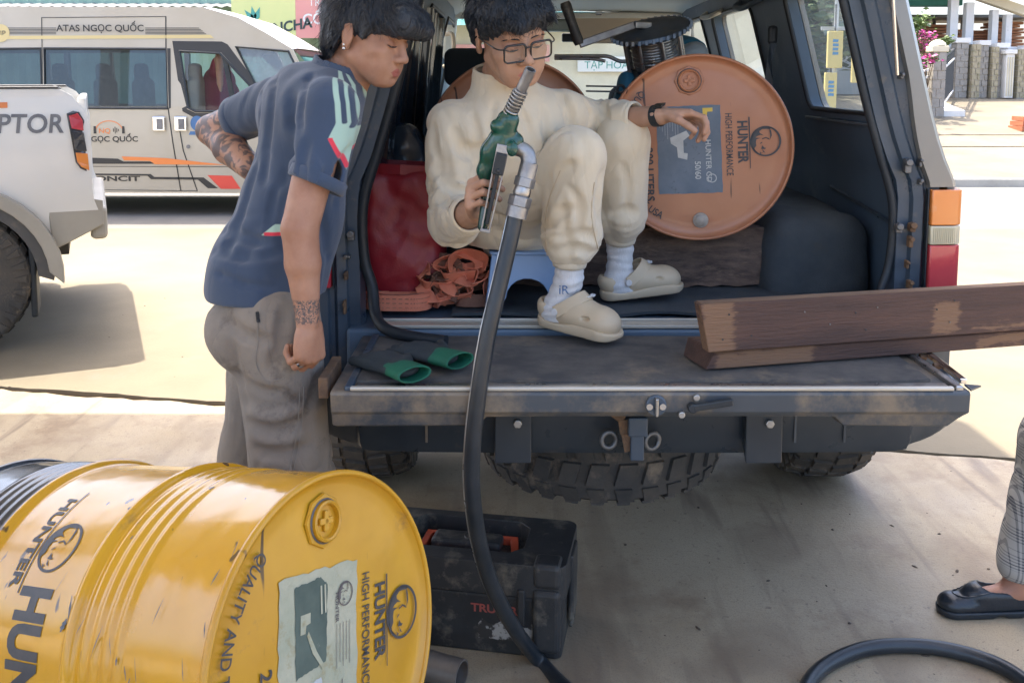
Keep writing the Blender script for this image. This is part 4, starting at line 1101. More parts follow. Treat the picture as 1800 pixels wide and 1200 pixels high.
# carpet with an uneven front edge
n = 60
xs_ = [-0.69 + 1.35 * i / n for i in range(n + 1)]
fe = [-0.430 + 0.006 * math.sin(9 * x) + 0.004 * math.sin(31 * x) + (0.02 if x > 0.35 else 0) * (x - 0.35) for x in xs_]
mb = MB(); mb.add([(x, -0.055 + 0.003 * math.sin(14 * x), GZ + 0.007) for x in xs_] + [(x, f, GZ + 0.007) for x, f in zip(xs_, fe)] + [(x, f - 0.002, GZ + 0.0005) for x, f in zip(xs_, fe)],
    [(i, i + 1, n + 2 + i, n + 1 + i) for i in range(n)] + [(n + 1 + i, n + 2 + i, 2 * n + 3 + i, 2 * n + 2 + i) for i in range(n)])
mb.build('gate_carpet', 'carpet', tg, recalc=False)
MB().bx((-0.695, -0.491, GZ + 0.0005), (0.685, -0.477, GZ + 0.010)).build('edge_strip', 'bare_strip', tg, bevel=0.003)
MB().bx((-0.685, -0.476, GZ + 0.0003), (0.685, -0.440, GZ + 0.003)).build('bare_edge', 'steel', tg)
for sx in (-1, 1): MB().bar((sx * 0.70, -0.485, GZ + 0.004), (sx * 0.70, -0.04, GZ + 0.004), 0.018, 0.012).build('side_strip', 'steel' if sx > 0 else 'navy_jamb', tg, bevel=0.003)
sk = MB(); sk.cyl((0.003, -0.504, GZ - 0.03), (0.003, -0.491, GZ - 0.03), 0.024, 24); stk = sk.build('lock_striker', 'navy_jamb', tg, smooth=40, bevel=0.003)
for dx in (-0.013, 0.017): MB().cyl((dx, -0.509, GZ - 0.03), (dx, -0.503, GZ - 0.03), 0.0075, 14).build('screw', 'chrome', stk)
MB().bx((-0.001, -0.519, GZ - 0.05), (0.006, -0.504, GZ - 0.008)).build('striker_bar', 'steel', stk, bevel=0.002)
hd = MB(); hd.bar((0.085, -0.507, GZ - 0.033), (0.175, -0.507, GZ - 0.018), 0.013, 0.016); hd.cyl((0.085, -0.513, GZ - 0.034), (0.085, -0.491, GZ - 0.034), 0.011, 14); hd.build('lever', 'rubber', tg, bevel=0.003)
for (dx, dz) in ((0.095, -0.012), (0.062, -0.052)): MB().cyl((dx, -0.502, GZ + dz), (dx, -0.491, GZ + dz), 0.008, 12).build('bolt', 'steel', tg, bevel=0.002)
# right hand stay and corner hardware
mb = MB(); mb.bar((0.735, -0.43, GZ + 0.004), (0.755, -0.04, GZ + 0.008), 0.016, 0.012); mb.build('gate_stay', 'chrome', tg, bevel=0.002)
mb = MB(); loft(mb, [[(0.720, -0.495, GZ + 0.002), (0.758, -0.465, GZ + 0.002), (0.724, -0.455, GZ + 0.002)], [(0.720, -0.495, GZ + 0.006), (0.758, -0.465, GZ + 0.006), (0.724, -0.455, GZ + 0.006)]], True); mb.build('corner_tab', 'gate_face', tg)
for k in (-0.30, -0.22): MB().cyl((0.722, k, GZ + 0.0), (0.738, k, GZ + 0.0), 0.008, 10).build('rivet', 'rust', tg)
MB().bx((-0.775, -0.455, GZ - 0.03), (-0.752, -0.28, GZ + 0.02)).build('hinge_block', 'rust', tg, bevel=0.003)

# bumper, tow gear and spare wheel
mb = MB()
path = [(-0.945, 0.42, 1), (-0.94, 0.16, 0.9), (-0.915, 0.0, 0.72), (-0.86, -0.09, 0.42), (-0.74, -0.145, 0.14), (-0.58, -0.165, 0), (0.58, -0.165, 0), (0.74, -0.145, 0.14), (0.86, -0.09, 0.42), (0.915, 0.0, 0.72), (0.94, 0.16, 0.9), (0.945, 0.42, 1)]
P2 = spline([Vector(p) for p in path], 4)
secs = []
for i, p in enumerate(P2):
    d = (P2[min(i + 1, len(P2) - 1)] - P2[max(i - 1, 0)]); d.z = 0; d.normalize(); nrm = Vector((d.y, -d.x, 0))
    e = p.z; b = Vector((p.x, p.y, 0))
    bot = 0.560 + 0.10 * e
    secs.append([b + nrm * o + Vector((0, 0, z)) for o, z in ((-0.10, 0.735), (0.0, 0.735), (0.016, 0.722), (0.018, 0.68), (0.012, bot + 0.03), (0.0, bot + 0.006), (-0.03, bot), (-0.10, bot + 0.01))])
loft(mb, secs, True)
bp = mb.build('bumper', 'bumper_black', car, smooth=35)
for sx in (-1, 1): 
    for k in (0.42, 0.55): MB().bx((sx * k - 0.003, -0.186, 0.60), (sx * k + 0.003, -0.182, 0.72)).build('bumper_seam', 'gate_face', bp)
for x0, x1 in ((-0.37, -0.275), (0.28, 0.375)):
    mb = MB(); loft(mb, [[(x0, -0.185, 0.715), (x0, -0.222, 0.705), (x1, -0.222, 0.705), (x1, -0.185, 0.715)], [(x0, -0.185, 0.60), (x0, -0.226, 0.560), (x1, -0.226, 0.560), (x1, -0.185, 0.58)]], True)
    br = mb.build('tow_bracket', 'bumper_black', bp, bevel=0.003)
    MB().cyl(((x0 + x1) / 2 + 0.012, -0.236, 0.668), ((x0 + x1) / 2 + 0.012, -0.223, 0.668), 0.012, 6).build('bolt', 'steel', br, bevel=0.002)
    MB().bx(((x0 + x1) / 2 - 0.025, -0.227, 0.69), ((x0 + x1) / 2 + 0.015, -0.2235, 0.70)).build('slot', 'rubber', br)
mb = MB(); loft(mb, [[(-0.13, -0.18, 0.758), (-0.14, -0.21, 0.752), (-0.10, -0.26, 0.735), (-0.09, -0.18, 0.722)], [(0.15, -0.18, 0.758), (0.16, -0.21, 0.752), (0.11, -0.26, 0.735), (0.10, -0.18, 0.722)]], True)
mb.build('plate_light', 'gate_face', bp, bevel=0.004)
ht = MB(); ht.box((-0.005, -0.225, 0.672), (0.05, 0.09, 0.05)); ht.box((-0.005, -0.235, 0.615), (0.035, 0.05, 0.07)); hto = ht.build('tow_hitch', 'navy_jamb', bp, bevel=0.004)
for k, (x, z, rot) in enumerate(((-0.075, 0.625, 0.2), (0.037, 0.622, 0.5))):
    MB().tube([(x + 0.019 * math.cos(t), -0.23 + 0.019 * math.cos(t) * math.sin(rot), z + 0.021 * math.sin(t)) for t in [2 * math.pi * i / 20 for i in range(20)]], 0.0065, 8, closed=True).build('shackle', 'dull_steel', hto, smooth=60)
mb = MB(); pr = [(-0.07, -0.24, 0.705), (-0.04, -0.25, 0.685), (-0.035, -0.252, 0.65), (-0.025, -0.245, 0.60)]
for i in range(3): mb.bar(pr[i], pr[i + 1], 0.022 + 0.006 * (i % 2), 0.003, (0, 1, 0))
mb.build('torn_strap', 'rust', hto)
wheel(car, (-0.03, 0.50, 0.425), (0, 0, 1), 0.41, 0.28, 0.20, 'spare_wheel', up=(0, 1, 0), face=1, blocks=30)
for sx in (-1, 1):
    wheel(car, (sx * 0.86, 1.06, 0.405), (1, 0, 0), 0.405, 0.30, 0.21, face=sx)
    wheel(car, (sx * 0.80, 4.05, 0.40), (1, 0, 0), 0.40, 0.28, 0.21, face=sx)
    MB().bx((sx * 0.62 - 0.05, 0.60, 0.42), (sx * 0.62 + 0.05, 0.615, 0.60)).build('mud_flap', 'rubber', car, bevel=0.004)
MB().tube([(-0.74, 1.06, 0.42), (0.74, 1.06, 0.42)], 0.05, 12).build('rear_axle', 'bumper_black', car, smooth=60)
MB().tube([(0.45, 0.05, 0.52), (0.45, 1.0, 0.52)], 0.03, 12).build('exhaust_pipe', 'rust', car, smooth=60)
# loose tie-down ring and mat in the cargo bay
n = 40
mx = [-0.50 + 1.14 * i / n for i in range(n + 1)]
mb = MB(); fr = [0.085 + 0.022 * abs(math.sin(x * 5.5 + 1)) + 0.012 * math.sin(17 * x) for x in mx]
wz = [0.868 + 0.006 * math.sin(x * 11) for x in mx]
mb.add([(x, f, z + 0.004) for x, f, z in zip(mx, fr, wz)] + [(x, f + 0.06, 0.874) for x, f in zip(mx, fr)] + [(x, 2.0, 0.874) for x in mx] + [(x, f + 0.004, z - 0.006) for x, f, z in zip(mx, fr, wz)],
       [(i, i + 1, n + 2 + i, n + 1 + i) for i in range(n)] + [(n + 1 + i, n + 2 + i, 2 * n + 3 + i, 2 * n + 2 + i) for i in range(n)] + [(i, i + 1, 3 * n + 4 + i, 3 * n + 3 + i) for i in range(n)])
mb.build('cargo_mat', 'floor_mat', car, recalc=False)
mb = MB()
for i in range(7):
    for j in range(5): mb.box((0.52 + 0.016 * i + 0.008 * (j % 2), 0.20 + 0.016 * j, 0.878), (0.011, 0.011, 0.008))
tag(mb.build('mat_studs', 'rubber', car), kind='stuff')

# ---------------------------------------------------------------- white minibus across the road
VY = 10.6
def vx(px): return (px - 900) / FPX * VY
def vz(py): return at(900, py, VY).z
van = thing('minibus', 'white passenger minibus with tinted windows parked across the road', 'minibus', (vx(80), VY, 0))
vo = van.location
VL = lambda px, py: (vx(px) - vo.x, vz(py))
top = vz(14)
side = [VL(-330, 318), VL(-345, 180), VL(-335, 40), VL(-300, 16), VL(-100, 10), VL(360, 12), VL(420, 30), VL(470, 58), VL(515, 86), VL(560, 180), VL(640, 205), VL(660, 250), VL(660, 330), VL(545, 340), VL(-130, 338)]
wv = [[VL(-320, 86), VL(-60, 86), VL(-60, 190), VL(-320, 190)], [VL(-50, 86), VL(74, 85), VL(76, 190), VL(-50, 190)], [VL(80, 85), VL(294, 86), VL(296, 191), VL(81, 190)], [VL(318, 90), VL(388, 94), VL(440, 150), VL(452, 196), VL(345, 196), VL(332, 190)], [VL(416, 82), VL(508, 90), VL(548, 172), VL(468, 184)]]
tumble = lambda z: 0.0 if z < 1.25 else (z - 1.25) * 0.09
vfn = lambda off: (lambda u, v, t: (u, off + t + tumble(v), v))
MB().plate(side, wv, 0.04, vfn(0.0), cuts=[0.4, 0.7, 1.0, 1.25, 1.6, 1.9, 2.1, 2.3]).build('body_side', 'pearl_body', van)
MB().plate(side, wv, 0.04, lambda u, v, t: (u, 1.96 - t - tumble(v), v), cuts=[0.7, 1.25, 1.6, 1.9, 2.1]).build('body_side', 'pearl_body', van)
for k, hole in enumerate(wv):
    g = 'tint_glass' if k < 3 else ('clear_glass' if k == 3 else 'screen_glass')
    MB().plate(hole, (), 0, vfn(0.014 if k < 3 else 0.03), cuts=[1.25, 1.6]).build('window', g, van)
    gk = MB(); gk.tube([Vector((u, 0.004 + tumble(v), v)) for u, v in hole], 0.016, 6, closed=True); gk.build('window_frame', 'rubber', van)
mb = MB()
ol = [VL(-335, 40), VL(-300, 16), VL(-100, 10), VL(360, 12), VL(420, 30), VL(470, 58), VL(515, 86)]
loft(mb, [[(u, y, z + dz) for u, z in ol] for y, dz in ((0.10, -0.0), (0.3, 0.015), (0.98, 0.02), (1.66, 0.015), (1.86, 0))], False)
mb.build('roof', 'white_body', van, smooth=50)
mb = MB(); a, b = VL(515, 86), VL(560, 180); loft(mb, [[(a[0], y * 0.9 + 0.1, a[1]), (b[0] + 0.25, y, b[1])] for y in (0.05, 0.5, 1.4, 1.9)], False); mb.build('windscreen', 'tint_glass', van, recalc=False)
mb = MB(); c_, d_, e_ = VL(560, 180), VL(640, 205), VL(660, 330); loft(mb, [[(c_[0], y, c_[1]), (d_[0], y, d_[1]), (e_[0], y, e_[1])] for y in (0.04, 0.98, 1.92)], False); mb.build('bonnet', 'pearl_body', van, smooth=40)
MB().bx((VL(-345, 0)[0], 0.05, 0.30), (VL(-340, 0)[0], 1.9, 2.2)).build('rear_panel', 'pearl_body', van)
MB().bx((VL(-330, 0)[0], 0.06, 0.30), (VL(640, 0)[0], 1.9, 0.42)).build('floor_pan', 'grey_cladding', van)
def strip(name, m_, pts, off=-0.004, parent=van): 
    mb = MB(); shape_on(mb, [VL(*p) for p in pts], lambda u, v: (u, off + tumble(v), v)); return mb.build(name, m_, parent, recalc=False)
for i, pts in enumerate(([(293, 28), (295, 28), (295, 86), (293, 86)], [(76, 30), (77.5, 30), (78, 190), (76.5, 190)], [(76, 30), (295, 28), (295, 29.2), (76, 31.2)], [(296, 190), (298, 190), (304, 250), (315, 335), (313, 335), (302, 250)], [(313, 215), (315, 215), (322, 265), (344, 335), (342, 335), (320, 265)], [(150, 333), (344, 335), (344, 336), (150, 334)])):
    strip('panel_gap', 'decal_black', pts)
strip('door_frame', 'decal_black', [(305, 72), (392, 73), (402, 78), (455, 150), (468, 205), (456, 200), (442, 150), (390, 92), (316, 88), (330, 192), (345, 199), (452, 198), (466, 206), (340, 206), (322, 196)], -0.003)
strip('door_frame', 'decal_black', [(296, 85), (302, 85), (302, 190), (298, 192)], -0.003)
for k in range(5):
    y = 48.5 + k * 2.6
    strip('pinstripe', 'decal_black', [(14, y), (102, y), (102, y + 1.1), (14, y + 1.1)]); strip('pinstripe', 'decal_black', [(258, y), (352 + k * 3, y), (353 + k * 3, y + 1.1), (258, y + 1.1)])
strip('gold_stripe', 'decal_gold', [(0, 63), (372, 61), (378, 67), (0, 69)])
mb = MB(); V, F_ = letters('ATAS NGỌC QUỐC', 0.075, bold=0.02, wide=1.12); w_ = max(p[0] for p in V); sc = (VL(257, 0)[0] - VL(104, 0)[0]) / w_
mb.add([(VL(104, 0)[0] + u * sc, -0.005 + tumble(1.8), VL(0, 55)[1] + v) for u, v in V], F_); mb.build('lettering', 'decal_black', van, recalc=False)
mb = MB(); V, F_ = letters('NGỌC QUỐC', 0.062, bold=0.02, wide=1.12); w_ = max(p[0] for p in V); sc = (VL(242, 0)[0] - VL(148, 0)[0]) / w_
mb.add([(VL(148, 0)[0] + u * sc, -0.005, VL(0, 249)[1] + v) for u, v in V], F_); mb.build('lettering', 'decal_black', van, recalc=False)
mb = MB(); V, F_ = letters('NQ', 0.055, bold=0.01, wide=1.2); w_ = max(p[0] for p in V); sc = (VL(194, 0)[0] - VL(174, 0)[0]) / w_
mb.add([(VL(174, 0)[0] + u * sc, -0.005, VL(0, 234)[1] + v) for u, v in V], F_)
ar = [VL(192 + 25 * math.cos(R(a)), 232 - 20 * math.sin(R(a))) for a in range(0, 181, 10)]; ar2 = [VL(192 + 23.6 * math.cos(R(a)), 232 - 18.6 * math.sin(R(a))) for a in range(180, -1, -10)]
shape_on(mb, ar + ar2, lambda u, v: (u, -0.005, v)); mb.build('emblem', 'decal_orange', van, recalc=False)
for dx in (-25, 25): strip('emblem_ear', 'decal_black', [(192 + dx - 2, 222), (192 + dx + 2, 222), (192 + dx + 2.5, 235), (192 + dx - 2.5, 235)], -0.006)
for k, h in enumerate((3, 6, 4, 2)): strip('emblem_wave', 'decal_black', [(199 + 3 * k, 229 - h), (200.2 + 3 * k, 229 - h), (200.2 + 3 * k, 229 + h), (199 + 3 * k, 229 + h)], -0.006)
strip('side_graphic', 'decal_black', [(150, 277), (205, 279), (215, 284), (262, 284), (270, 288), (150, 288)])
strip('side_graphic', 'decal_orange', [(212, 275), (290, 278), (395, 290), (270, 289), (262, 283), (216, 282)], -0.006)
strip('side_graphic', 'decal_black', [(150, 305), (262, 306), (268, 311), (355, 312), (380, 331), (362, 331), (345, 316), (262, 315), (256, 309), (150, 308)])
strip('side_graphic', 'decal_red', [(362, 308), (405, 309), (420, 332), (385, 332)])
strip('side_graphic', 'decal_black', [(150, 292), (430, 293), (430, 294), (150, 293)])
mb = MB(); V, F_ = letters('DONCIT', 0.06, bold=0.03, wide=1.2); w_ = max(p[0] for p in V); sc = (VL(243, 0)[0] - VL(145, 0)[0]) / w_
mb.add([(VL(145, 0)[0] + u * sc, -0.005, VL(0, 318)[1] + v * 0.95) for u, v in V], F_); mb.build('lettering', 'decal_black', van, recalc=False)
for px in (281, 319):
    u, z = VL(px, 218); hdl = MB().box((u, -0.012, z), (0.15, 0.03, 0.17)).build('door_handle', 'chrome', van, bevel=0.02)
    MB().box((u + 0.01, -0.03, z), (0.07, 0.012, 0.12)).build('handle_recess', 'decal_grey', hdl, bevel=0.01)
u, z = VL(347, 217); mb = MB(); shape_on(mb, ellipse(u, z, 0.075, 0.085), lambda a, b: (a, -0.006, b)); shape_on(mb, [(u - 0.1, z - 0.13), (u + 0.1, z - 0.13), (u + 0.08, z - 0.09), (u - 0.08, z - 0.09)], lambda a, b: (a, -0.006, b)); mb.build('round_sticker', 'decal_blue', van, recalc=False)
u, z = VL(330, 258); MB().cyl((u, -0.01, z), (u, 0.0, z), 0.022, 12).build('lock', 'decal_grey', van)
u, z = VL(5, 58); mb = MB(); shape_on(mb, ellipse(u, z, 0.1, 0.1), lambda a, b: (a, -0.007 + tumble(b), b)); mb.build('vip_badge', 'decal_gold', van, recalc=False)
mb = MB(); text_on(mb, 'VIP', 0.06, lambda a, b: (u - 0.055 + a, -0.009 + tumble(z), z - 0.03 + b)); mb.build('lettering', 'decal_black', van, recalc=False)
for px in (-180, 560): 
    wheel(van, (vx(px) - vo.x, 0.16, 0.34), (0, 1, 0), 0.34, 0.22, 0.2, face=-1, blocks=26); wheel(van, (vx(px) - vo.x, 1.80, 0.34), (0, 1, 0), 0.34, 0.22, 0.2, face=1, blocks=26)
# seats inside, seen through the open front window
for (px, y) in ((322, 0.45), (352, 0.55), (250, 0.6), (180, 0.6), (100, 0.6)):
    u = vx(px) - vo.x; v = Vol((-.35, -.35, -.1), (.35, .35, 1.05), 0.03)
    v.box((0.05, 0, 0.05), (0.26, 0.24, 0.08), 0.06); v.box((-0.2, 0, 0.42), (0.07, 0.23, 0.36), 0.06, 0.03); v.box((-0.22, 0, 0.86), (0.06, 0.13, 0.1), 0.05, 0.03)
    P_, Q_ = v.mesh(2); soft('seat', [(P_ + np.array((vo.x + u, VY + y, 0.78)), Q_)], 'seat_beige', van)
MB().bar((VL(395, 0)[0], 0.03 + tumble(1.7), vz(96)), (VL(412, 0)[0], 0.03 + tumble(1.3), vz(196)), 0.05, 0.03, (0, 1, 0)).build('window_divider', 'rubber', van)
MB().box((VL(470, 0)[0], -0.18, vz(170)), (0.14, 0.2, 0.3)).build('wing_mirror', 'rubber', van, bevel=0.04)

# ---------------------------------------------------------------- white pickup at the left edge
PTH = R(24)                                                  # its tail points right and away
PX0, PY = (-70 - 900) / FPX * 5.2, 5.2
def qu(px):
    k = (px - 900) / FPX
    return (PY * k - PX0) / (math.cos(PTH) - math.sin(PTH) * k)
pk = thing('pickup_truck', 'white pickup truck with chunky off-road tyres at the left edge', 'pickup truck', (PX0, PY, 0), (0, 0, PTH))
def QL(px, py):
    u = qu(px)
    return (u, at(900, py, PY + u * math.sin(PTH)).z)
def qz(py): return at(900, py, PY + 0.2).z
RW = 0.415
WU = -0.09
archp = [(WU + 0.55 * math.cos(R(a)), 0.41 + 0.53 * math.sin(R(a))) for a in range(-8, 189, 12)]
side = [QL(160, 352), QL(158, 340), QL(157, 220), QL(150, 195), QL(128, 168), QL(108, 157), (-1.62, qz(155)), (-1.75, qz(155)), (-1.9, 1.86), (-3.4, 1.88), (-4.2, 1.35), (-5.2, 1.25), (-5.3, 0.7), (-5.25, 0.55), (-0.75, 0.52)] + list(reversed(archp)) + [QL(82, 440), QL(120, 432), QL(170, 400)]
side = [QL(160, 352), QL(158, 340), QL(157, 220), QL(150, 195), QL(128, 168), QL(108, 157), (-1.62, qz(155)), (-1.75, qz(155)), (-1.9, 1.86), (-3.4, 1.88), (-4.2, 1.35), (-5.2, 1.25), (-5.3, 0.7), (-5.25, 0.55), (-0.85, 0.52)] + list(reversed(archp))[1:-1] + [(0.42, qz(432)), QL(110, 425), QL(172, 385)]
cab_w = [[(-1.95, 1.32), (-2.75, 1.32), (-2.75, 1.78), (-2.05, 1.78)], [(-2.85, 1.32), (-3.95, 1.32), (-3.35, 1.78), (-2.85, 1.78)]]
bulge = lambda u, v: 0.05 * (1 - min(1, abs(v - 1.05) / 0.55) ** 2) - (0.06 if v > 1.45 else 0) * (v - 1.45) / 0.4
MB().plate(side, cab_w, 0.04, lambda u, v, t: (u, t - bulge(u, v) + 0.05, v), cuts=[0.6, 0.75, 0.9, 1.05, 1.2, 1.35, 1.45, 1.5]).build('body_side', 'white_body', pk, smooth=20)
MB().plate(side, cab_w, 0.04, lambda u, v, t: (u, 1.95 - t + bulge(u, v), v), cuts=[0.75, 1.05, 1.35]).build('body_side', 'white_body', pk)
for h in cab_w: MB().plate(h, (), 0.005, lambda u, v, t: (u, 0.06 + t, v)).build('window', 'tint_glass', pk)
mb = MB(); loft(mb, [[(-1.9, y, 1.86), (-3.4, y, 1.9), (-4.2, y, 1.35), (-5.2, y, 1.25), (-5.3, y, 0.6)] for y in (0.07, 1.0, 1.93)], False); mb.build('cab_top', 'white_body', pk, recalc=False)
# tail end: tailgate, bed floor, rails, lamp, bumper
xe = QL(157, 0)[0]
MB().bx((xe - 0.06, 0.06, 0.72), (xe - 0.01, 1.94, qz(172))).build('tailgate', 'white_body', pk, bevel=0.012)
MB().bx((-1.7, 0.1, 0.80), (xe - 0.07, 1.9, 0.85)).build('bed_floor', 'grey_cladding', pk)
for y in (0.07, 1.9): 
    MB().bx((-1.7, y - 0.04, qz(157) + 0.001), (QL(106, 0)[0], y + 0.05, qz(152))).build('bed_rail', 'grey_cladding', pk, bevel=0.01)
mb = MB(); mb.tube([(-1.7, 0.10, qz(153)), (QL(95, 0)[0], 0.10, qz(152.5)), (QL(108, 0)[0], 0.12, qz(158))], 0.012, 8); mb.build('tie_rail', 'grey_cladding', pk, smooth=60)
lp = [QL(118, 200), QL(130, 195), QL(140, 197), QL(149, 212), QL(156, 240), QL(156, 305), QL(138, 296), QL(130, 285), QL(124, 240)]
lfn = lambda off: (lambda u, v, t: (u, off + t - bulge(u, v) + 0.05 + max(0, u - QL(140, 0)[0]) * 0.5, v))
lm = MB().plate(lp, (), 0.02, lfn(-0.014), cuts=[0.9, 1.05, 1.2, 1.35]).build('tail_lamp', 'lamp_dark', pk, bevel=0.004)
for m_, pts in (('lamp_red', [(122, 204), (138, 199), (146, 212), (147, 230), (126, 226)]), ('lamp_dark', [(127, 229), (147, 233), (151, 266), (130, 264)]), ('lamp_amber', [(131, 268), (152, 270), (154, 300), (140, 293), (133, 284)])):
    MB().plate([QL(*p) for p in pts], (), 0.01, lfn(-0.022), cuts=[0.9, 1.05, 1.2]).build('lens', m_, lm, bevel=0.003)
MB().bx((xe - 0.02, 0.06, 0.60), (xe + 0.075, 1.90, 0.80)).build('rear_bumper', 'lower_body', pk, bevel=0.03, seg=3)
mb = MB(); mb.tube([QL(150, 0)[:1] + (0.12, qz(410)), QL(173, 0)[:1] + (0.12, qz(409))], 0.045, 16); mb.build('exhaust_tip', 'chrome', pk, smooth=40)
MB().plate([QL(76, 372), QL(158, 350), QL(175, 352), QL(175, 395), QL(110, 428), QL(84, 440), QL(80, 410)], (), 0.03, lambda u, v, t: (u, t + 0.012, v)).build('lower_corner', 'lower_body', pk, bevel=0.008)
# wheel arch flare, liner and mud flap
fo = [(WU + 0.575 * math.cos(R(a)), 0.41 + 0.565 * math.sin(R(a))) for a in range(-4, 185, 9)]; fi = [(WU + 0.50 * math.cos(R(a)), 0.41 + 0.49 * math.sin(R(a))) for a in range(184, -5, -9)]
MB().plate(fo + fi, (), 0.10, lambda u, v, t: (u, t - 0.055, v)).build('arch_flare', 'lower_body', pk, bevel=0.01)
MB().plate([(WU + 0.52 * math.cos(R(a)), 0.41 + 0.51 * math.sin(R(a))) for a in range(-2, 183, 9)] + [(WU + 0.44 * math.cos(R(a)), 0.41 + 0.43 * math.sin(R(a))) for a in range(182, -3, -9)], (), 0.5, lambda u, v, t: (u, t - 0.03, v)).build('arch_liner', 'grey_cladding', pk)
MB().box((0.32, 0.14, 0.40), (0.035, 0.30, 0.44)).build('mud_flap', 'rubber', pk, bevel=0.01)
wheel(pk, (WU, 0.10, RW), (0, 1, 0), RW, 0.29, 0.235, face=-1, blocks=30, spokes=6, rim_m='steel'); wheel(pk, (WU, 1.88, RW), (0, 1, 0), RW, 0.29, 0.235, face=1, blocks=30)
wheel(pk, (-3.3, 0.10, RW), (0, 1, 0), RW, 0.29, 0.235, face=-1, blocks=30); wheel(pk, (-3.3, 1.88, RW), (0, 1, 0), RW, 0.29, 0.235, face=1, blocks=30)
MB().bx((-4.6, 0.5, 0.45), (0.5, 1.5, 0.65)).build('chassis', 'grey_cladding', pk)
V, F_ = letters('RAPTOR', 0.11, bold=0.018, wide=1.25); w_ = max(p[0] for p in V); sc = (QL(112, 0)[0] - QL(-66, 0)[0]) / w_
mb = MB(); mb.add([(QL(-66, 0)[0] + u * sc + v * 0.12, 0.044 - bulge(u, qz(231) + v), qz(231) + v - 0.01 * u) for u, v in V], F_); mb.build('lettering', 'decal_grey', pk, recalc=False)
mb = MB(); shape_on(mb, [QL(-30, 181), QL(15, 180), QL(15, 190), QL(-30, 191)], lambda u, v: (u, 0.046 - bulge(u, v), v)); mb.build('badge', 'decal_orange', pk, recalc=False)
# ================================================================ drums and gear
def banded(name, c, c2, band, z0, chips, rough=0.28, scratch=0.62):
    """enamelled drum paint: worn paint, chips and rust near edges; everything beyond local z < z0 is the band colour"""
    m = mat(name, c, c2, scale=3.5, rough=rough, coat=0.35, dirt=chips, dscale=9, damt=scratch, rvar=0.12)
    nt = m.node_tree; N, L = nt.nodes, nt.links
    b = N['Principled BSDF']
    src = b.inputs['Base Color'].links[0].from_socket
    tc = N.new('ShaderNodeTexCoord'); sp = N.new('ShaderNodeSeparateXYZ'); L.new(tc.outputs['Object'], sp.inputs[0])
    # fine directional scratches
    w_ = N.new('ShaderNodeTexNoise'); w_.inputs['Scale'].default_value = 26; w_.inputs['Detail'].default_value = 2
    mp = N.new('ShaderNodeMapping'); mp.inputs['Scale'].default_value = (1.2, 0.16, 1.2); mp.inputs['Rotation'].default_value = (0.5, 0.3, 0.9)
    L.new(tc.outputs['Object'], mp.inputs[0]); L.new(mp.outputs[0], w_.inputs[0])
    mr = N.new('ShaderNodeMapRange'); mr.inputs[1].default_value = 0.685; mr.inputs[2].default_value = 0.71
    L.new(w_.outputs[0], mr.inputs[0])
    mx = N.new('ShaderNodeMix'); mx.data_type = 'RGBA'; L.new(mr.outputs[0], mx.inputs[0]); L.new(src, mx.inputs[6]); mx.inputs[7].default_value = tuple(x * 0.35 for x in chips) + (1,)
    src = mx.outputs[2]
    if band:
        st = N.new('ShaderNodeMath'); st.operation = 'LESS_THAN'; st.inputs[1].default_value = z0; L.new(sp.outputs[2], st.inputs[0])
        m2 = N.new('ShaderNodeMix'); m2.data_type = 'RGBA'; L.new(st.outputs[0], m2.inputs[0]); L.new(src, m2.inputs[6]); m2.inputs[7].default_value = tuple(band) + (1,)
        src = m2.outputs[2]
    L.new(src, b.inputs['Base Color'])
    bp = N.new('ShaderNodeBump'); bp.inputs['Strength'].default_value = 0.35; bp.inputs['Distance'].default_value = 0.02
    nn = N.new('ShaderNodeTexNoise'); nn.inputs['Scale'].default_value = 7; nn.inputs['Detail'].default_value = 2
    L.new(tc.outputs['Object'], nn.inputs[0]); L.new(nn.outputs[0], bp.inputs['Height']); L.new(bp.outputs[0], b.inputs['Normal'])
    return m
banded('yellow_enamel', (0.62, 0.325, 0.010), (0.54, 0.265, 0.009), (0.018, 0.024, 0.032), -0.612, (0.26, 0.145, 0.04), 0.19, 0.66)
banded('yellow_end', (0.60, 0.315, 0.012), (0.50, 0.245, 0.011), None, 0, (0.24, 0.13, 0.05), 0.42, 0.6)
banded('orange_enamel', (0.47, 0.205, 0.105), (0.40, 0.165, 0.085), None, 0, (0.24, 0.10, 0.065), 0.5, 0.62)
mat('print_black', (0.035, 0.04, 0.05), (0.06, 0.06, 0.065), scale=30, rough=0.5)
mat('print_grey', (0.11, 0.10, 0.10), rough=0.5)
mat('sticker_slate', (0.10, 0.14, 0.19), (0.15, 0.19, 0.24), scale=9, rough=0.5, dirt=(0.045, 0.055, 0.07), dscale=16, damt=0.58)
mat('sticker_torn', (0.47, 0.455, 0.335), (0.34, 0.36, 0.26), scale=8, rough=0.6, dirt=(0.28, 0.22, 0.09), dscale=12, damt=0.55, bump=0.3, bscale=60)
mat('sticker_green', (0.05, 0.085, 0.075), (0.09, 0.13, 0.11), scale=14, rough=0.5, dirt=(0.3, 0.34, 0.28), dscale=20, damt=0.62)
mat('sticker_pale', (0.55, 0.58, 0.58), (0.42, 0.45, 0.46), scale=25, rough=0.6)
mat('sticker_yellow', (0.7, 0.5, 0.08), rough=0.5)
mat('bung_zinc', (0.42, 0.39, 0.35), (0.30, 0.27, 0.24), scale=40, rough=0.6, metal=0.4)
mat('black_plastic', (0.026, 0.027, 0.028), (0.042, 0.042, 0.041), scale=9, rough=0.48, bump=0.15, bscale=220, dirt=(0.19, 0.165, 0.125), dscale=6, damt=0.52)
mat('orange_plastic', (0.66, 0.11, 0.045), (0.55, 0.09, 0.04), scale=9, rough=0.5, dirt=(0.35, 0.2, 0.13), dscale=8)
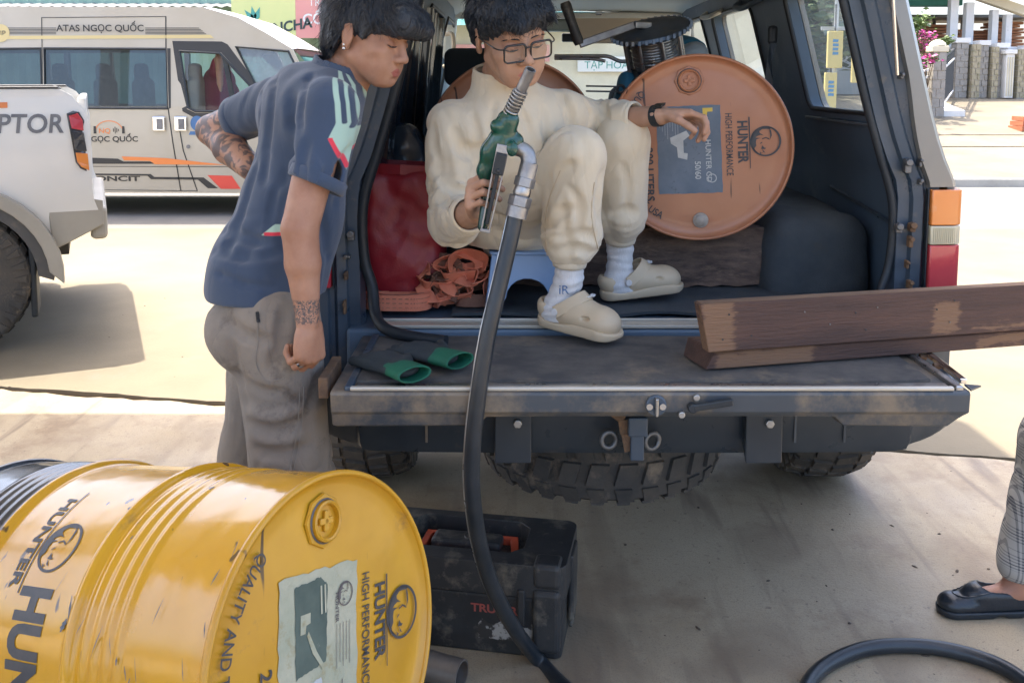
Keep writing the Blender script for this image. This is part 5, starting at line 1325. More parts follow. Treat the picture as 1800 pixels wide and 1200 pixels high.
mat('worn_label', (0.42, 0.40, 0.36), (0.05, 0.045, 0.04), scale=26, rough=0.6, mixlo=0.47, mixhi=0.53)
mat('label_red', (0.40, 0.10, 0.08), rough=0.5)
mat('hose_rubber', (0.016, 0.022, 0.028), (0.030, 0.036, 0.042), scale=12, rough=0.30, bump=0.12, bscale=300, dirt=(0.09, 0.085, 0.075), dscale=7, damt=0.64)
mat('nozzle_green', (0.006, 0.075, 0.050), (0.010, 0.055, 0.042), scale=14, rough=0.24, coat=0.4, dirt=(0.012, 0.02, 0.022), dscale=12, damt=0.6)
mat('alu', (0.40, 0.40, 0.40), (0.27, 0.27, 0.28), scale=22, rough=0.42, metal=0.8, rvar=0.14, bump=0.1, bscale=200)
mat('wood_dark', (0.085, 0.048, 0.036), (0.048, 0.030, 0.027), scale=5, rough=0.75, stretch=(0.5, 5, 5), bump=0.35, bscale=40, dirt=(0.20, 0.12, 0.07), dscale=2.2, damt=0.62)
mat('wood_edge', (0.24, 0.15, 0.09), (0.13, 0.078, 0.05), scale=7, rough=0.85, stretch=(0.4, 4, 4), bump=0.4, bscale=50)
mat('wood_raw', (0.30, 0.20, 0.12), (0.17, 0.10, 0.06), scale=9, rough=0.9, bump=0.5, bscale=60)
mat('log_wood', (0.25, 0.165, 0.12), (0.095, 0.068, 0.058), scale=9, rough=0.9, stretch=(1, 4, 4), bump=0.9, bscale=40, dirt=(0.36, 0.24, 0.16), dscale=5, damt=0.57)
mat('bag_red', (0.30, 0.018, 0.028), (0.22, 0.012, 0.022), scale=4, rough=0.42, bump=0.1, bscale=160)
mat('strap_orange', (0.80, 0.27, 0.16), (0.70, 0.21, 0.12), scale=16, rough=0.75, bump=0.4, bscale=260, dirt=(0.30, 0.12, 0.07), dscale=9, damt=0.6)
mat('strap_brown', (0.26, 0.13, 0.085), (0.18, 0.09, 0.06), scale=16, rough=0.8, bump=0.4, bscale=260)
mat('stool_blue', (0.22, 0.36, 0.60), (0.19, 0.32, 0.55), scale=5, rough=0.38, dirt=(0.35, 0.42, 0.5), dscale=8, damt=0.66)
mat('blue_cloth', (0.04, 0.21, 0.34), (0.03, 0.14, 0.24), scale=7, rough=0.6)
mat('pale_bag', (0.35, 0.42, 0.47), (0.28, 0.35, 0.40), scale=8, rough=0.45)
mat('glove_grey', (0.040, 0.052, 0.058), (0.028, 0.038, 0.045), scale=12, rough=0.8, bump=0.5, bscale=300)
mat('glove_green', (0.010, 0.155, 0.088), (0.008, 0.11, 0.065), scale=9, rough=0.65, bump=0.4, bscale=300)
mat('winch_blue', (0.12, 0.16, 0.21), (0.07, 0.10, 0.14), scale=12, rough=0.4, metal=0.6, dirt=(0.2, 0.18, 0.15), dscale=14)

def pol(u, v): return (u * math.cos(v), u * math.sin(v))
def emblem(mb, fn, s_, step=0.0):
    """ring round a shaggy horned beast's head; drawn x right, y up and turned with the lettering (u = -y, v = x)"""
    g = lambda x, y: fn(-y * s_, x * s_)
    st = step / s_ if step else 0
    shape_on(mb, ellipse(0, 0, 1.0, 1.0, 44), g, holes=[ellipse(0.0, 0.0, 0.87, 0.90, 44)], step=st)
    arc = [(0.93 * math.cos(R(a)), 0.95 * math.sin(R(a))) for a in range(62, 236, 8)]
    shape_on(mb, arc + [(-0.53, -0.70), (-0.70, -0.58), (-0.72, -0.43), (-0.60, -0.28), (-0.62, -0.02), (-0.57, 0.15), (-0.30, 0.22), (-0.64, 0.26), (-0.53, 0.35), (-0.34, 0.43), (-0.10, 0.38), (-0.36, 0.55), (-0.38, 0.67), (-0.19, 0.80), (0.06, 0.80), (0.26, 0.78)], g, step=st)
    shape_on(mb, [(0.27, 0.84), (0.38, 0.66), (0.41, 0.36), (0.28, 0.08), (0.31, 0.40), (0.27, 0.66)], g)
    shape_on(mb, [(-0.23, 0.12), (0.02, 0.20), (0.21, 0.10), (0.28, 0.08), (0.22, 0.18), (0.02, 0.27), (-0.23, 0.18)], g)
    shape_on(mb, [(-0.22, -0.03), (-0.20, -0.08), (-0.36, -0.18), (-0.34, -0.10)], g)
    shape_on(mb, [(-0.21, -0.26), (-0.30, -0.50), (-0.05, -0.52), (0.02, -0.45), (-0.10, -0.42)], g)
    shape_on(mb, [(-0.24, -0.50), (-0.02, -0.78), (-0.18, -0.70)], g); shape_on(mb, [(-0.40, -0.64), (-0.36, -0.84), (-0.18, -0.74), (-0.30, -0.76)], g)
    return mb

def drum_profile(R0=0.280):
    pr = []
    def add(a, r_): pr.append((r_, -a))
    add(0.014, R0 - 0.012)
    return pr

def make_drum(name, label, c, n, phi, m_side, m_end, style):
    n = Vector(n).normalized(); x = Vector((0, 0, 1)).cross(n).normalized(); y = n.cross(x)
    t = thing(name, label, 'drum', c)
    q = Matrix((x, y, n)).transposed() @ Matrix.Rotation(phi, 3, 'Z')
    t.rotation_euler = q.to_euler()
    R0 = 0.281
    a_list = []
    def bump_at(a):
        r_ = R0
        for h in (0.31, 0.60):
            d = abs(a - h)
            if d < 0.016: r_ += 0.011 * math.cos(d / 0.016 * math.pi / 2)
        for h in (0.195, 0.222, 0.249, 0.276, 0.64, 0.667, 0.694, 0.721):
            d = abs(a - h)
            if d < 0.0135: r_ += 0.0035 * (math.cos(d / 0.0135 * math.pi) * 0.5 + 0.5)
        return r_
    N_ = 230
    prof = [(R0 - 0.003, -0.010)] + [(bump_at(0.012 + (0.868 - 0.012) * i / N_), -(0.012 + (0.868 - 0.012) * i / N_)) for i in range(N_ + 1)]
    MB().lathe(prof, 96).build('shell', m_side, t, smooth=60)
    # rolled chime and recessed end
    ch = []
    for i in range(17):
        aa = 2 * math.pi * i / 16
        ch.append((R0 + 0.0005 + 0.0055 * math.cos(aa), -0.006 + 0.0075 * math.sin(aa)))
    MB().lathe(ch, 96).build('chime', m_end, t, smooth=60)
    MB().lathe([(r_, -0.868 - z) for r_, z in ch], 96).build('chime', m_side, t, smooth=60)
    MB().lathe([(R0 - 0.004, -0.004), (R0 - 0.010, -0.013), (R0 - 0.020, -0.016), (R0 - 0.05, -0.0145), (0.15, -0.012), (0.0005, -0.011)], 96).build('end_plate', m_end, t, smooth=60)
    MB().lathe([(R0 - 0.004, -0.872), (R0 - 0.012, -0.860), (0.0005, -0.858)], 64).build('back_plate', m_side, t, smooth=60)
    z0 = -0.0118
    Rr = R0
    # large bung: octagonal flange, ring, cap ; small bung
    bx_, by_ = -0.02, 0.735 * Rr
    ob = MB().lathe([(0.046, z0), (0.044, z0 + 0.004), (0.036, z0 + 0.005), (0.034, z0 + 0.001)], 8, (bx_, by_, 0)).build('bung_flange', m_end, t, smooth=30)
    MB().lathe([(0.034, z0 + 0.001), (0.034, z0 + 0.013), (0.031, z0 + 0.015), (0.028, z0 + 0.013), (0.027, z0 + 0.004), (0.0005, z0 + 0.004)], 32, (bx_, by_, 0)).build('bung_plug', m_end, ob, smooth=40)
    MB().lathe([(0.0345, z0 + 0.0005), (0.0375, z0 + 0.0055), (0.0350, z0 + 0.0075)], 32, (bx_, by_, 0)).build('grime_ring', 'print_grey', ob, smooth=40)
    mb = MB(); mb.box((bx_, by_, z0 + 0.007), (0.034, 0.011, 0.006)); mb.box((bx_, by_, z0 + 0.007), (0.011, 0.034, 0.006)); mb.build('plug_key', m_end, ob, bevel=0.002)
    sb = MB().lathe([(0.024, z0), (0.023, z0 + 0.003), (0.017, z0 + 0.004), (0.017, z0 + 0.008), (0.014, z0 + 0.010), (0.0005, z0 + 0.010)], 28, (0.0, -0.80 * Rr, 0)).build('small_bung', 'bung_zinc', t, smooth=40)
    # printing; text frame runs down the face: u -> -y, v -> +x
    zt = z0 + 0.0022
    T = lambda u0, v0: (lambda u, v: (v0 * Rr + v, u0 * Rr - u, zt))
    mb = MB()
    V, F_ = letters('QUALITY AND TECHNOLOGY OF USA', 0.023, bold=0.012)
    w_ = max(p[0] for p in V); arcl = R(112) * 0.86 * Rr; k = arcl / w_
    rb = 0.885 * Rr; th0 = R(132)
    mb.add([(math.cos(th0 + u * k / rb) * (rb - v), math.sin(th0 + u * k / rb) * (rb - v), zt) for u, v in V], F_)
    mb.build('lettering', 'print_black', t, recalc=False); mb = MB()
    V, F_ = letters('200 LITERS', 0.026, bold=0.02)
    mb.add([T(0.02, -0.58)(u, v) for u, v in V], F_)
    mb.build('lettering', 'print_black', t, recalc=False); mb = MB()
    V, F_ = letters('HIGH PERFORMANCE', 0.021, bold=0.008); w_ = max(p[0] for p in V); k = 0.68 * Rr / w_
    mb.add([T(0.36, 0.30)(u * k, v) for u, v in V], F_)
    mb.build('lettering', 'print_black', t, recalc=False); mb = MB()
    V, F_ = letters('HUNTER', 0.030, bold=0.035); w_ = max(p[0] for p in V); k = 0.46 * Rr / w_
    mb.add([T(0.27, 0.43)(u * k, v) for u, v in V], F_)
    shape_on(mb, [(0.0, 0.0), (0.56 * Rr, 0.001), (0.56 * Rr, 0.003), (0.0, 0.004)], T(0.31, 0.545))
    mb.build('lettering', 'print_black', t, recalc=False)
    mb = MB(); emblem(mb, T(0.04, 0.72), 0.165 * Rr); mb.build('emblem', 'print_black', t, recalc=False)
    # paper label
    x0, x1, y0, y1 = -0.44 * Rr, 0.25 * Rr, -0.50 * Rr, 0.46 * Rr
    rg = random.Random(5)
    def rag(pts, amp):
        o_ = []
        for i in range(len(pts)):
            a, b = Vector(pts[i]), Vector(pts[(i + 1) % len(pts)])
            for j in range(14): 
                p = a.lerp(b, j / 14); o_.append((p.x + rg.uniform(-amp, amp), p.y + rg.uniform(-amp, amp)))
        return o_
    fz = lambda e: (lambda u, v: (u, v, z0 + e))
    st_m = 'sticker_slate' if style == 'orange' else 'sticker_torn'
    mb = MB(); shape_on(mb, rag([(x0, y0), (x1, y0), (x1, y1), (x0, y1)], 0.0012 if style == 'orange' else 0.003), fz(0.0012)); lab = mb.build('paper_label', st_m, t, recalc=False)
    if style == 'orange':
        mb = MB(); TT = lambda u0, v0: (lambda u, v: (v0 * Rr + v, u0 * Rr - u, z0 + 0.0024))
        V, F_ = letters('HUNTER CD', 0.017, bold=0.01); mb.add([TT(0.08, 0.08)(u, v) for u, v in V], F_)
        mb.build('label_print', 'sticker_pale', lab, recalc=False); mb = MB()
        V, F_ = letters('50/60', 0.018, bold=0.01); mb.add([TT(-0.15, -0.04)(u, v) for u, v in V], F_)
        mb.build('label_print', 'sticker_pale', lab, recalc=False); mb = MB()
        for k in range(9): shape_on(mb, [(0, 0), (0.03 + 0.012 * (k % 4), 0), (0.03 + 0.012 * (k % 4), 0.0009), (0, 0.0009)], TT(0.34, -0.41 + 0.028 * k))
        mb.build('label_print', 'sticker_pale', lab, recalc=False); mb = MB()
        shape_on(mb, ellipse(0, 0, 0.014, 0.014), TT(-0.34, 0.14), holes=[ellipse(0, 0, 0.011, 0.011)])
        mb.build('label_print', 'sticker_pale', lab, recalc=False)
        mb = MB(); shape_on(mb, [(0, 0), (0.018, 0.002), (0.03, 0.02), (0.062, 0.022), (0.07, 0.05), (0.05, 0.052), (0.048, 0.04), (0.01, 0.04), (-0.004, 0.06), (-0.02, 0.05)], TT(0.12, -0.30)); mb.build('truck_print', 'sticker_pale', lab, recalc=False)
        mb = MB(); shape_on(mb, [(0, 0), (0.03, 0.0), (0.03, 0.012), (0.012, 0.014), (0.012, 0.03), (0, 0.03)], TT(0.43, 0.06)); mb.build('label_crest', 'sticker_yellow', lab, recalc=False)
    else:
        mb = MB(); shape_on(mb, rag([(-0.30 * Rr, -0.10 * Rr), (-0.04 * Rr, -0.06 * Rr), (-0.03 * Rr, 0.36 * Rr), (-0.10 * Rr, 0.42 * Rr), (-0.32 * Rr, 0.40 * Rr)], 0.0016), fz(0.0022)); mb.build('dark_photo', 'sticker_green', lab, recalc=False)
        TT = lambda u0, v0: (lambda u, v: (v0 * Rr + v, u0 * Rr - u, z0 + 0.0032))
        mb = MB()      # pale machine in the dark photo: cab, boom and arm
        shape_on(mb, [(0.0, 0.0), (0.030, 0.0), (0.030, 0.012), (0.018, 0.014), (0.016, 0.024), (0.0, 0.024)], TT(0.24, -0.27)); mb.build('label_print', 'sticker_torn', lab, recalc=False); mb = MB()
        shape_on(mb, [(0.0, 0.0), (0.035, 0.020), (0.062, 0.040), (0.068, 0.036), (0.036, 0.010), (0.006, -0.004)], TT(0.14, -0.20)); mb.build('label_print', 'sticker_torn', lab, recalc=False)
        for k in range(2):
            mb = MB(); shape_on(mb, [(0, 0), (0.045, 0.002), (0.045, 0.006), (0, 0.004)], TT(0.37, -0.10 + 0.035 * k)); mb.build('label_print', 'sticker_torn', lab, recalc=False)
        mb = MB(); shape_on(mb, rag([(-0.30 * Rr, -0.46 * Rr), (-0.06 * Rr, -0.44 * Rr), (-0.08 * Rr, -0.14 * Rr), (-0.29 * Rr, -0.16 * Rr)], 0.0016), fz(0.0022)); mb.build('faded_panel', 'sticker_pale', lab, recalc=False)
        for k in range(7):
            mb = MB(); shape_on(mb, [(0, 0), (0.055 - 0.006 * (k % 3), 0), (0.055 - 0.006 * (k % 3), 0.0012), (0, 0.0012)], TT(-0.18, -0.27 + 0.026 * k)); mb.build('print_line', 'print_grey', lab, recalc=False)
        for k in range(5):
            mb = MB(); shape_on(mb, [(0, 0), (0.07 - 0.008 * (k % 2), 0), (0.07 - 0.008 * (k % 2), 0.0012), (0, 0.0012)], TT(0.12, 0.05 + 0.03 * k)); mb.build('print_line', 'print_grey', lab, recalc=False)
        mb = MB(); emblem(mb, TT(0.28, 0.13), 0.02)
        V, F_ = letters('HUNTER', 0.009, bold=0.02); mb.add([TT(0.3, 0.04)(u, v) for u, v in V], F_)
        mb.build('label_emblem', 'print_grey', lab, recalc=False); mb = MB()
        shape_on(mb, [(0, 0), (0.05, 0), (0.05, 0.002), (0, 0.002)], TT(-0.2, 0.1))
        mb.build('label_emblem', 'print_grey', lab, recalc=False)
        mb = MB(); rg2 = random.Random(77)
        chips = [(143, .335, .055, .006), (150, .33, .02, .012), (131, .31, .014, .006), (150, .235, .05, .002), (153, .215, .03, .0015), (158, .19, .012, .004), (160, .17, .02, .003), (157, .15, .05, .0018), (163, .155, .03, .004), (140, .12, .04, .0015), (128, .2, .02, .0012), (122, .26, .008, .004), (148, .28, .03, .0012), (118, .42, .03, .001), (136, .37, .04, .0012), (110, .33, .008, .005), (155, .05, .03, .002), (130, .03, .025, .003), (145, .02, .02, .003), (120, .025, .03, .002), (165, .09, .04, .0016), (168, .2, .03, .003)]
        for th__, a__, l__, w__ in chips:
            tl_ = rg2.uniform(-0.5, 0.5); up_ = []; dn_ = []
            for q in range(7):
                f = q / 6; ww = w__ * math.sin(math.pi * min(max(f, 0.08), 0.92)) * rg2.uniform(0.5, 1.2); up_.append((l__ * f, tl_ * l__ * f + ww / 2)); dn_.append((l__ * f, tl_ * l__ * f - ww / 2))
            k0 = len(mb.v); R9 = R0 + 0.0016 + (0.004 if a__ < 0.29 else 0.0005)
            W9 = lambda u, v: (R9 * math.cos(R(th__ - math.degrees(phi)) + u / R9), R9 * math.sin(R(th__ - math.degrees(phi)) + u / R9), -a__ + v)
            mb.add([W9(*p) for p in up_] + [W9(*p) for p in dn_], [(q, q + 1, 8 + q, 7 + q) for q in range(6)])
        tag(mb.build('paint_chips', mat('chip_blue', (0.07, 0.10, 0.14), (0.12, 0.11, 0.10), scale=60, rough=0.6), t, recalc=False), kind='stuff')
        # big side lettering, wrapped round the shell
        mb = MB(); Rs = R0 + 0.0012
        W = lambda th, a: (lambda u, v: (Rs * math.cos(R(th) + u / Rs), Rs * math.sin(R(th) + u / Rs), -a + v))
        th_ = -math.degrees(phi)
        text_on(mb, 'HUNTER', 0.078, W(142 + th_, 0.464), bold=0.05, wide=0.74, step=0.012)
        mb.build('side_lettering', 'print_black', t, recalc=False); mb = MB()
        V, F_ = letters('HUNTER', 0.024, bold=0.03, step=0.012); mb.add([W(108 + th_, 0.508)(u * 1.35, v) for u, v in V], F_)
        shape_on(mb, [(0, 0), (0.20, 0.0), (0.20, 0.003), (0, 0.003)], W(104 + th_, 0.478), step=0.012)
        mb.build('side_lettering', 'print_black', t, recalc=False); mb = MB()
        emblem(mb, W(128 + th_, 0.428), 0.045, step=0.012)
        mb.build('side_emblem', 'print_black', t, recalc=False)
    return t

az = R(-28.3)
YN = Vector((math.cos(0.172) * math.cos(az), math.cos(0.172) * math.sin(az), math.sin(0.172)))
yd = make_drum('oil_drum', 'yellow oil drum with black band lying tilted in the foreground', (-0.297, 1.486, 0.60), YN, R(-14), 'yellow_enamel', 'yellow_end', 'yellow')
# timber chocks that carry the tilted drum, and dents with bare metal on its side
for (d_, top) in ((0.12, 0), (0.74, 0)):
    c = Vector((-0.297, 1.486, 0.60)) - YN * d_
    zb = c.z - 0.281 / math.cos(0.172) - 0.004
    pz = YN.cross(Vector((0, 0, 1))).normalized()
    t = thing('timber_chock', 'front timber chock under the yellow drum' if d_ < 0.5 else 'rear timber chock under the yellow drum', 'timber block', (c.x, c.y, 0), (0, 0, math.atan2(pz.y, pz.x)))
    MB().bx((-0.30, -0.06, 0.002), (0.30, 0.06, zb - 0.02)).build('block', 'wood_dark', t, bevel=0.006)
    for s_ in (-1, 1): MB().add([(s_ * 0.12, -0.06, zb - 0.019), (s_ * 0.30, -0.06, zb - 0.019), (s_ * 0.30, -0.06, zb + 0.13), (s_ * 0.12, 0.06, zb - 0.019), (s_ * 0.30, 0.06, zb - 0.019), (s_ * 0.30, 0.06, zb + 0.13)], [(0, 1, 2), (3, 5, 4), (0, 3, 4, 1), (1, 4, 5, 2), (2, 5, 3, 0)]).build('wedge', 'wood_edge', t)
az = R(-98)
ON = Vector((math.cos(0.03) * math.cos(az), math.cos(0.03) * math.sin(az), math.sin(0.03)))
make_drum('oil_drum', 'orange oil drum with slate label lying in the cargo bay by the right wall', (0.572, 2.875, 1.341), ON, R(3), 'orange_enamel', 'orange_enamel', 'orange')
az = R(-88)
make_drum('oil_drum', 'orange oil drum mostly hidden behind the seated man', (0.005, 3.13, 1.335), (math.cos(az), math.sin(az), 0.0), R(10), 'orange_enamel', 'orange_enamel', 'orange')
# timbers under the drums
def log(name, label, c, d, rot, seed):
    rg = random.Random(seed)
    mb = MB(); n = 26; secs = []
    for i in range(n + 1):
        x = -d[0] / 2 + d[0] * i / n
        cs = []
        for (y, z) in ((-1, -1), (-1, -0.3), (-1, 0.4), (-0.9, 1), (-0.2, 1), (0.5, 1), (1, 0.9), (1, 0), (1, -1), (0, -1)):
            cs.append((x + (rg.uniform(-.006, .006) if 0 < i < n else 0), y * d[1] / 2 + rg.uniform(-.010, .010), z * d[2] / 2 + rg.uniform(-.007, .007)))
        secs.append(cs)
    loft(mb, secs, True)
    o = mb.build(name, 'log_wood', None, smooth=50); o.location = c; o.rotation_euler = (0, 0, rot)
    return tag(o, label, 'timber')
log('bearer_log', 'rough dark timber bearer under the orange drum, front one', (0.26, 3.10, 0.973), (1.12, 0.16, 0.19), R(-1), 2)
log('bearer_log', 'rough timber bearer under the far ends of the orange drums', (0.22, 3.62, 0.965), (1.0, 0.16, 0.18), R(2), 4)

# ---------------------------------------------------------------- planks across the tailgate
def worn_wood(name, boxes):
    """dark stained board whose stain is rubbed off in places (x0, x1, z0, z1)"""
    m = mat(name, (0.105, 0.056, 0.042), (0.062, 0.036, 0.030), scale=5, rough=0.75, stretch=(0.5, 5, 5), bump=0.45, bscale=40)
    nt = m.node_tree; N, L = nt.nodes, nt.links; b = N['Principled BSDF']; src = b.inputs['Base Color'].links[0].from_socket
    tc = N.new('ShaderNodeTexCoord'); sp = N.new('ShaderNodeSeparateXYZ'); L.new(tc.outputs['Object'], sp.inputs[0])
    ns = N.new('ShaderNodeTexNoise'); ns.inputs['Scale'].default_value = 30; ns.inputs['Detail'].default_value = 6; ns.inputs['Roughness'].default_value = 0.75
    mp = N.new('ShaderNodeMapping'); mp.inputs['Scale'].default_value = (0.35, 2, 2); L.new(tc.outputs['Object'], mp.inputs[0]); L.new(mp.outputs[0], ns.inputs[0])
    def f(op, a, b_=None, c=None):
        n = N.new('ShaderNodeMath'); n.operation = op
        for i, v in enumerate((a, b_, c)):
            if v is None: continue
            if isinstance(v, (int, float)): n.inputs[i].default_value = v
            else: L.new(v, n.inputs[i])
        return n.outputs[0]
    best = None
    for x0, x1, z0, z1 in boxes:
        dx = f('SUBTRACT', (x1 - x0) / 2, f('ABSOLUTE', f('SUBTRACT', sp.outputs[0], (x0 + x1) / 2)))
        dz = f('SUBTRACT', (z1 - z0) / 2, f('ABSOLUTE', f('SUBTRACT', sp.outputs[2], (z0 + z1) / 2)))
        d = f('MINIMUM', dx, dz); best = d if best is None else f('MAXIMUM', best, d)
    val = f('ADD', f('MULTIPLY', best, 28.0), f('SUBTRACT', f('MULTIPLY', ns.outputs[0], 2.4), 1.35))
    mr = N.new('ShaderNodeMapRange'); mr.inputs[1].default_value = 0.0; mr.inputs[2].default_value = 0.35; L.new(val, mr.inputs[0])
    mx = N.new('ShaderNodeMix'); mx.data_type = 'RGBA'; L.new(mr.outputs[0], mx.inputs[0]); L.new(src, mx.inputs[6]); mx.inputs[7].default_value = (0.20, 0.115, 0.068, 1)
    L.new(mx.outputs[2], b.inputs['Base Color'])
    return m
A, B = at(1236, 632, 2.395), at(1800, 570, 2.62)
d = (B - A); d.z = 0; d.normalize(); L_ = 1.9
ang = math.atan2(d.y, d.x)
t = thing('plank', 'lower plank lying flat across the tailgate under the upright one', 'plank', at(1222, 640, Z=0.851), (0, 0, ang)); t.location.z = 0.851
mb = MB(); loft(mb, [[(0.0 + e, -0.06, 0.004), (0.0 + e * .5, 0.075, 0.0), (0.012 + e, 0.075, 0.048), (0.03 + e, -0.045, 0.048), (0.016 + e, -0.06, 0.036)] if i == 0 else [(x, -0.06, 0.004), (x, 0.075, 0.0), (x, 0.075, 0.048), (x, -0.05, 0.05), (x, -0.06, 0.042)] for i, (x, e) in enumerate(((0, 0), (0.08, 0), (0.3, 0), (L_, 0)))], True)
mb.build('board', worn_wood('wood_lower', [(0.02, 0.30, -0.02, 0.06), (0.75, 0.95, 0.0, 0.05)]), t, bevel=0.003)
rg = random.Random(3)
t = thing('plank', 'upright plank with nail holes resting on edge across the tailgate', 'plank', at(1240, 616, Z=0.9025), (0, 0, ang)); t.location.z = 0.9025
mb = MB(); loft(mb, [[(x + sl * 0.0, -0.018, 0.0), (x, 0.018, 0.0), (x - sl * 0.025, 0.018, 0.118), (x - sl * 0.025, -0.018, 0.118)] for x, sl in ((0.0, 1), (0.2, 0), (L_ - 0.05, 0))], True)
mb.build('board', worn_wood('wood_upper', [(-0.03, 0.075, -0.02, 0.14), (0.60, 0.70, 0.0, 0.10), (0.72, 1.6, 0.0, 0.03)]), t, bevel=0.0025)
mb = MB(); mb.bx((-0.02, -0.0165, 0.1185), (L_ - 0.05, 0.0165, 0.1195)); mb.build('bare_top_edge', 'wood_edge', t)
for (x, z) in ((0.05, 0.09), (0.035, 0.03), (0.11, 0.035), (0.25, 0.085), (0.32, 0.05), (0.39, 0.075), (0.42, 0.03), (0.45, 0.085), (0.62, 0.07), (0.67, 0.09), (0.66, 0.035)):
    MB().cyl((x, -0.0202, z), (x, -0.0178, z), 0.0022, 8).build('nail_hole', 'rubber' if rg.random() < 0.6 else 'dull_steel', t)

# ---------------------------------------------------------------- tool box
tb = thing('tool_box', 'black plastic tool box with orange handle recess behind the yellow drum', 'tool box', at(985, 1165, Z=0.0), (0, 0, R(-10.6)))
mb = MB(); loft(mb, [[(-0.54, 0.01, 0.0), (-0.012, 0.01, 0.0), (0.0, 0.022, 0.0), (0.0, 0.25, 0.0), (-0.54, 0.25, 0.0)], [(-0.56, 0.0, 0.175), (-0.012, 0.0, 0.175), (0.006, 0.018, 0.175), (0.006, 0.262, 0.175), (-0.56, 0.262, 0.175)]], True)
mb.build('base', 'black_plastic', tb, bevel=0.008, seg=3)
mb = MB()
lid_o = rrect(-0.57, -0.006, 0.014, 0.27, 0.03); hole = [(-0.43, 0.055), (-0.15, 0.055), (-0.115, 0.09), (-0.115, 0.20), (-0.15, 0.235), (-0.43, 0.235), (-0.46, 0.20), (-0.46, 0.09)]
mb.plate(lid_o, [hole], 0.09, lambda u, v, t: (u, v, 0.268 - t)); ld = mb.build('lid', 'black_plastic', tb, bevel=0.012, seg=3)
MB().plate(hole, (), 0.012, lambda u, v, t: (u, v, 0.215 - t)).build('recess_floor', 'black_plastic', ld)
MB().plate([(-0.42, 0.06), (-0.16, 0.06), (-0.13, 0.10), (-0.15, 0.20), (-0.42, 0.20)], [[(-0.40, 0.085), (-0.17, 0.085), (-0.155, 0.11), (-0.17, 0.185), (-0.40, 0.185)]], 0.022, lambda u, v, t: (u, v, 0.240 - t)).build('orange_frame', 'orange_plastic', ld, bevel=0.003)
mb = MB(); mb.box((-0.285, 0.135, 0.246), (0.20, 0.07, 0.034)); hn = mb.build('handle', 'black_plastic', ld, bevel=0.012, seg=3)
MB().lathe([(0.024, 0), (0.022, 0.003), (0.018, 0.001), (0.001, 0.001)], 24, (-0.27, 0.135, 0.2635)).xf(Matrix.Identity(4)).build('handle_oval', 'black_plastic', hn, smooth=40)
for x0 in (-0.075, -0.56):
    mb = MB(); mb.bx((x0, -0.018, 0.03), (x0 + 0.075, 0.02, 0.205)); mb.bx((x0, -0.012, 0.206), (x0 + 0.075, 0.06, 0.276)); lt = mb.build('corner_guard', 'black_plastic', tb, bevel=0.014, seg=3)
MB().bx((-0.115, -0.012, 0.10), (-0.095, 0.0, 0.20)).build('hinge_strap', 'black_plastic', tb, bevel=0.004)
mb = MB(); mb.bx((0.007, 0.10, 0.06), (0.022, 0.20, 0.25)); mb.bx((0.007, 0.11, 0.055), (0.02, 0.19, 0.035)); mb.build('side_latch', 'black_plastic', tb, bevel=0.006)
V, F_ = letters('TRUPER', 0.024, bold=0.03, wide=1.1); mb = MB(); mb.add([(-0.245 + u, -0.0005 - 0.002 + 0.01 * (1 - (0.125 + v) / 0.175), 0.122 + v) for u, v in V], F_); mb.build('lettering', 'label_red', tb, recalc=False)
rg = random.Random(8); pts = []
for i in range(12): pts.append((-0.225 + 0.16 * i / 12, 0.045 + rg.uniform(-.002, .002)))
for i in range(13): pts.append((-0.065 - 0.16 * i / 12, 0.098 + rg.uniform(-.012, .006)))
mb = MB(); shape_on(mb, pts, lambda u, v: (u, -0.002 + 0.01 * (1 - v / 0.175), v)); mb.build('worn_sticker', 'worn_label', tb, recalc=False)

# ---------------------------------------------------------------- pipe on the ground
e = at(812, 1186, Z=0.04)
pp = thing('steel_pipe', 'short grey steel pipe lying on the ground below the yellow drum rim', 'pipe', (e.x, e.y, 0.0405), (0, 0, R(156)))
MB().lathe([(0.033, 0.0), (0.0375, 0.0), (0.0375, 0.6), (0.033, 0.6), (0.033, 0.0)], 28, (0, 0, 0), (1, 0, 0)).build('tube', mat('pipe_metal', (0.24, 0.22, 0.20), (0.17, 0.15, 0.13), scale=8, rough=0.45, metal=0.5, dirt=(0.2, 0.13, 0.08), dscale=7), pp, smooth=40)

# ---------------------------------------------------------------- fuel hose, nozzle
hp = [at(907, 372, 2.13), at(897, 420, 2.12), at(878, 500, 2.10), at(857, 590, 2.08), at(841, 690, 2.07), at(831, 780, 2.07), at(830, 860, 2.09), at(842, 950, 2.13), at(866, 1030, 2.19), at(905, 1105, 2.27), at(950, 1163, 2.36)]
g = [at(1010, 1222, Z=0.0205), at(1120, 1300, Z=0.0205), at(1300, 1360, Z=0.0205), at(1420, 1330, Z=0.0205), at(1408, 1240, Z=0.0205), at(1440, 1178, Z=0.0205), at(1520, 1140, Z=0.0205), at(1620, 1135, Z=0.0205), at(1720, 1155, Z=0.0205), at(1800, 1195, Z=0.0205), at(1900, 1290, Z=0.0205)]
hz = thing('fuel_hose', 'black rubber fuel hose from the nozzle down to a loop on the ground', 'hose', (hp[-1].x, hp[-1].y, 0))
MB().tube(spline(hp + g, 10), 0.0195, 20).build('hose', 'hose_rubber', hz, world=True, smooth=60)
# a moulded rib along the hose
c_ = spline(hp + g, 10)
MB().tube([p + Vector((-0.0184, -0.0065, 0)) if i < 100 else p + Vector((0, -0.004, 0.0184)) for i, p in enumerate(c_[:101])], 0.0022, 6).build('rib', 'steel', hz, world=True, smooth=60)

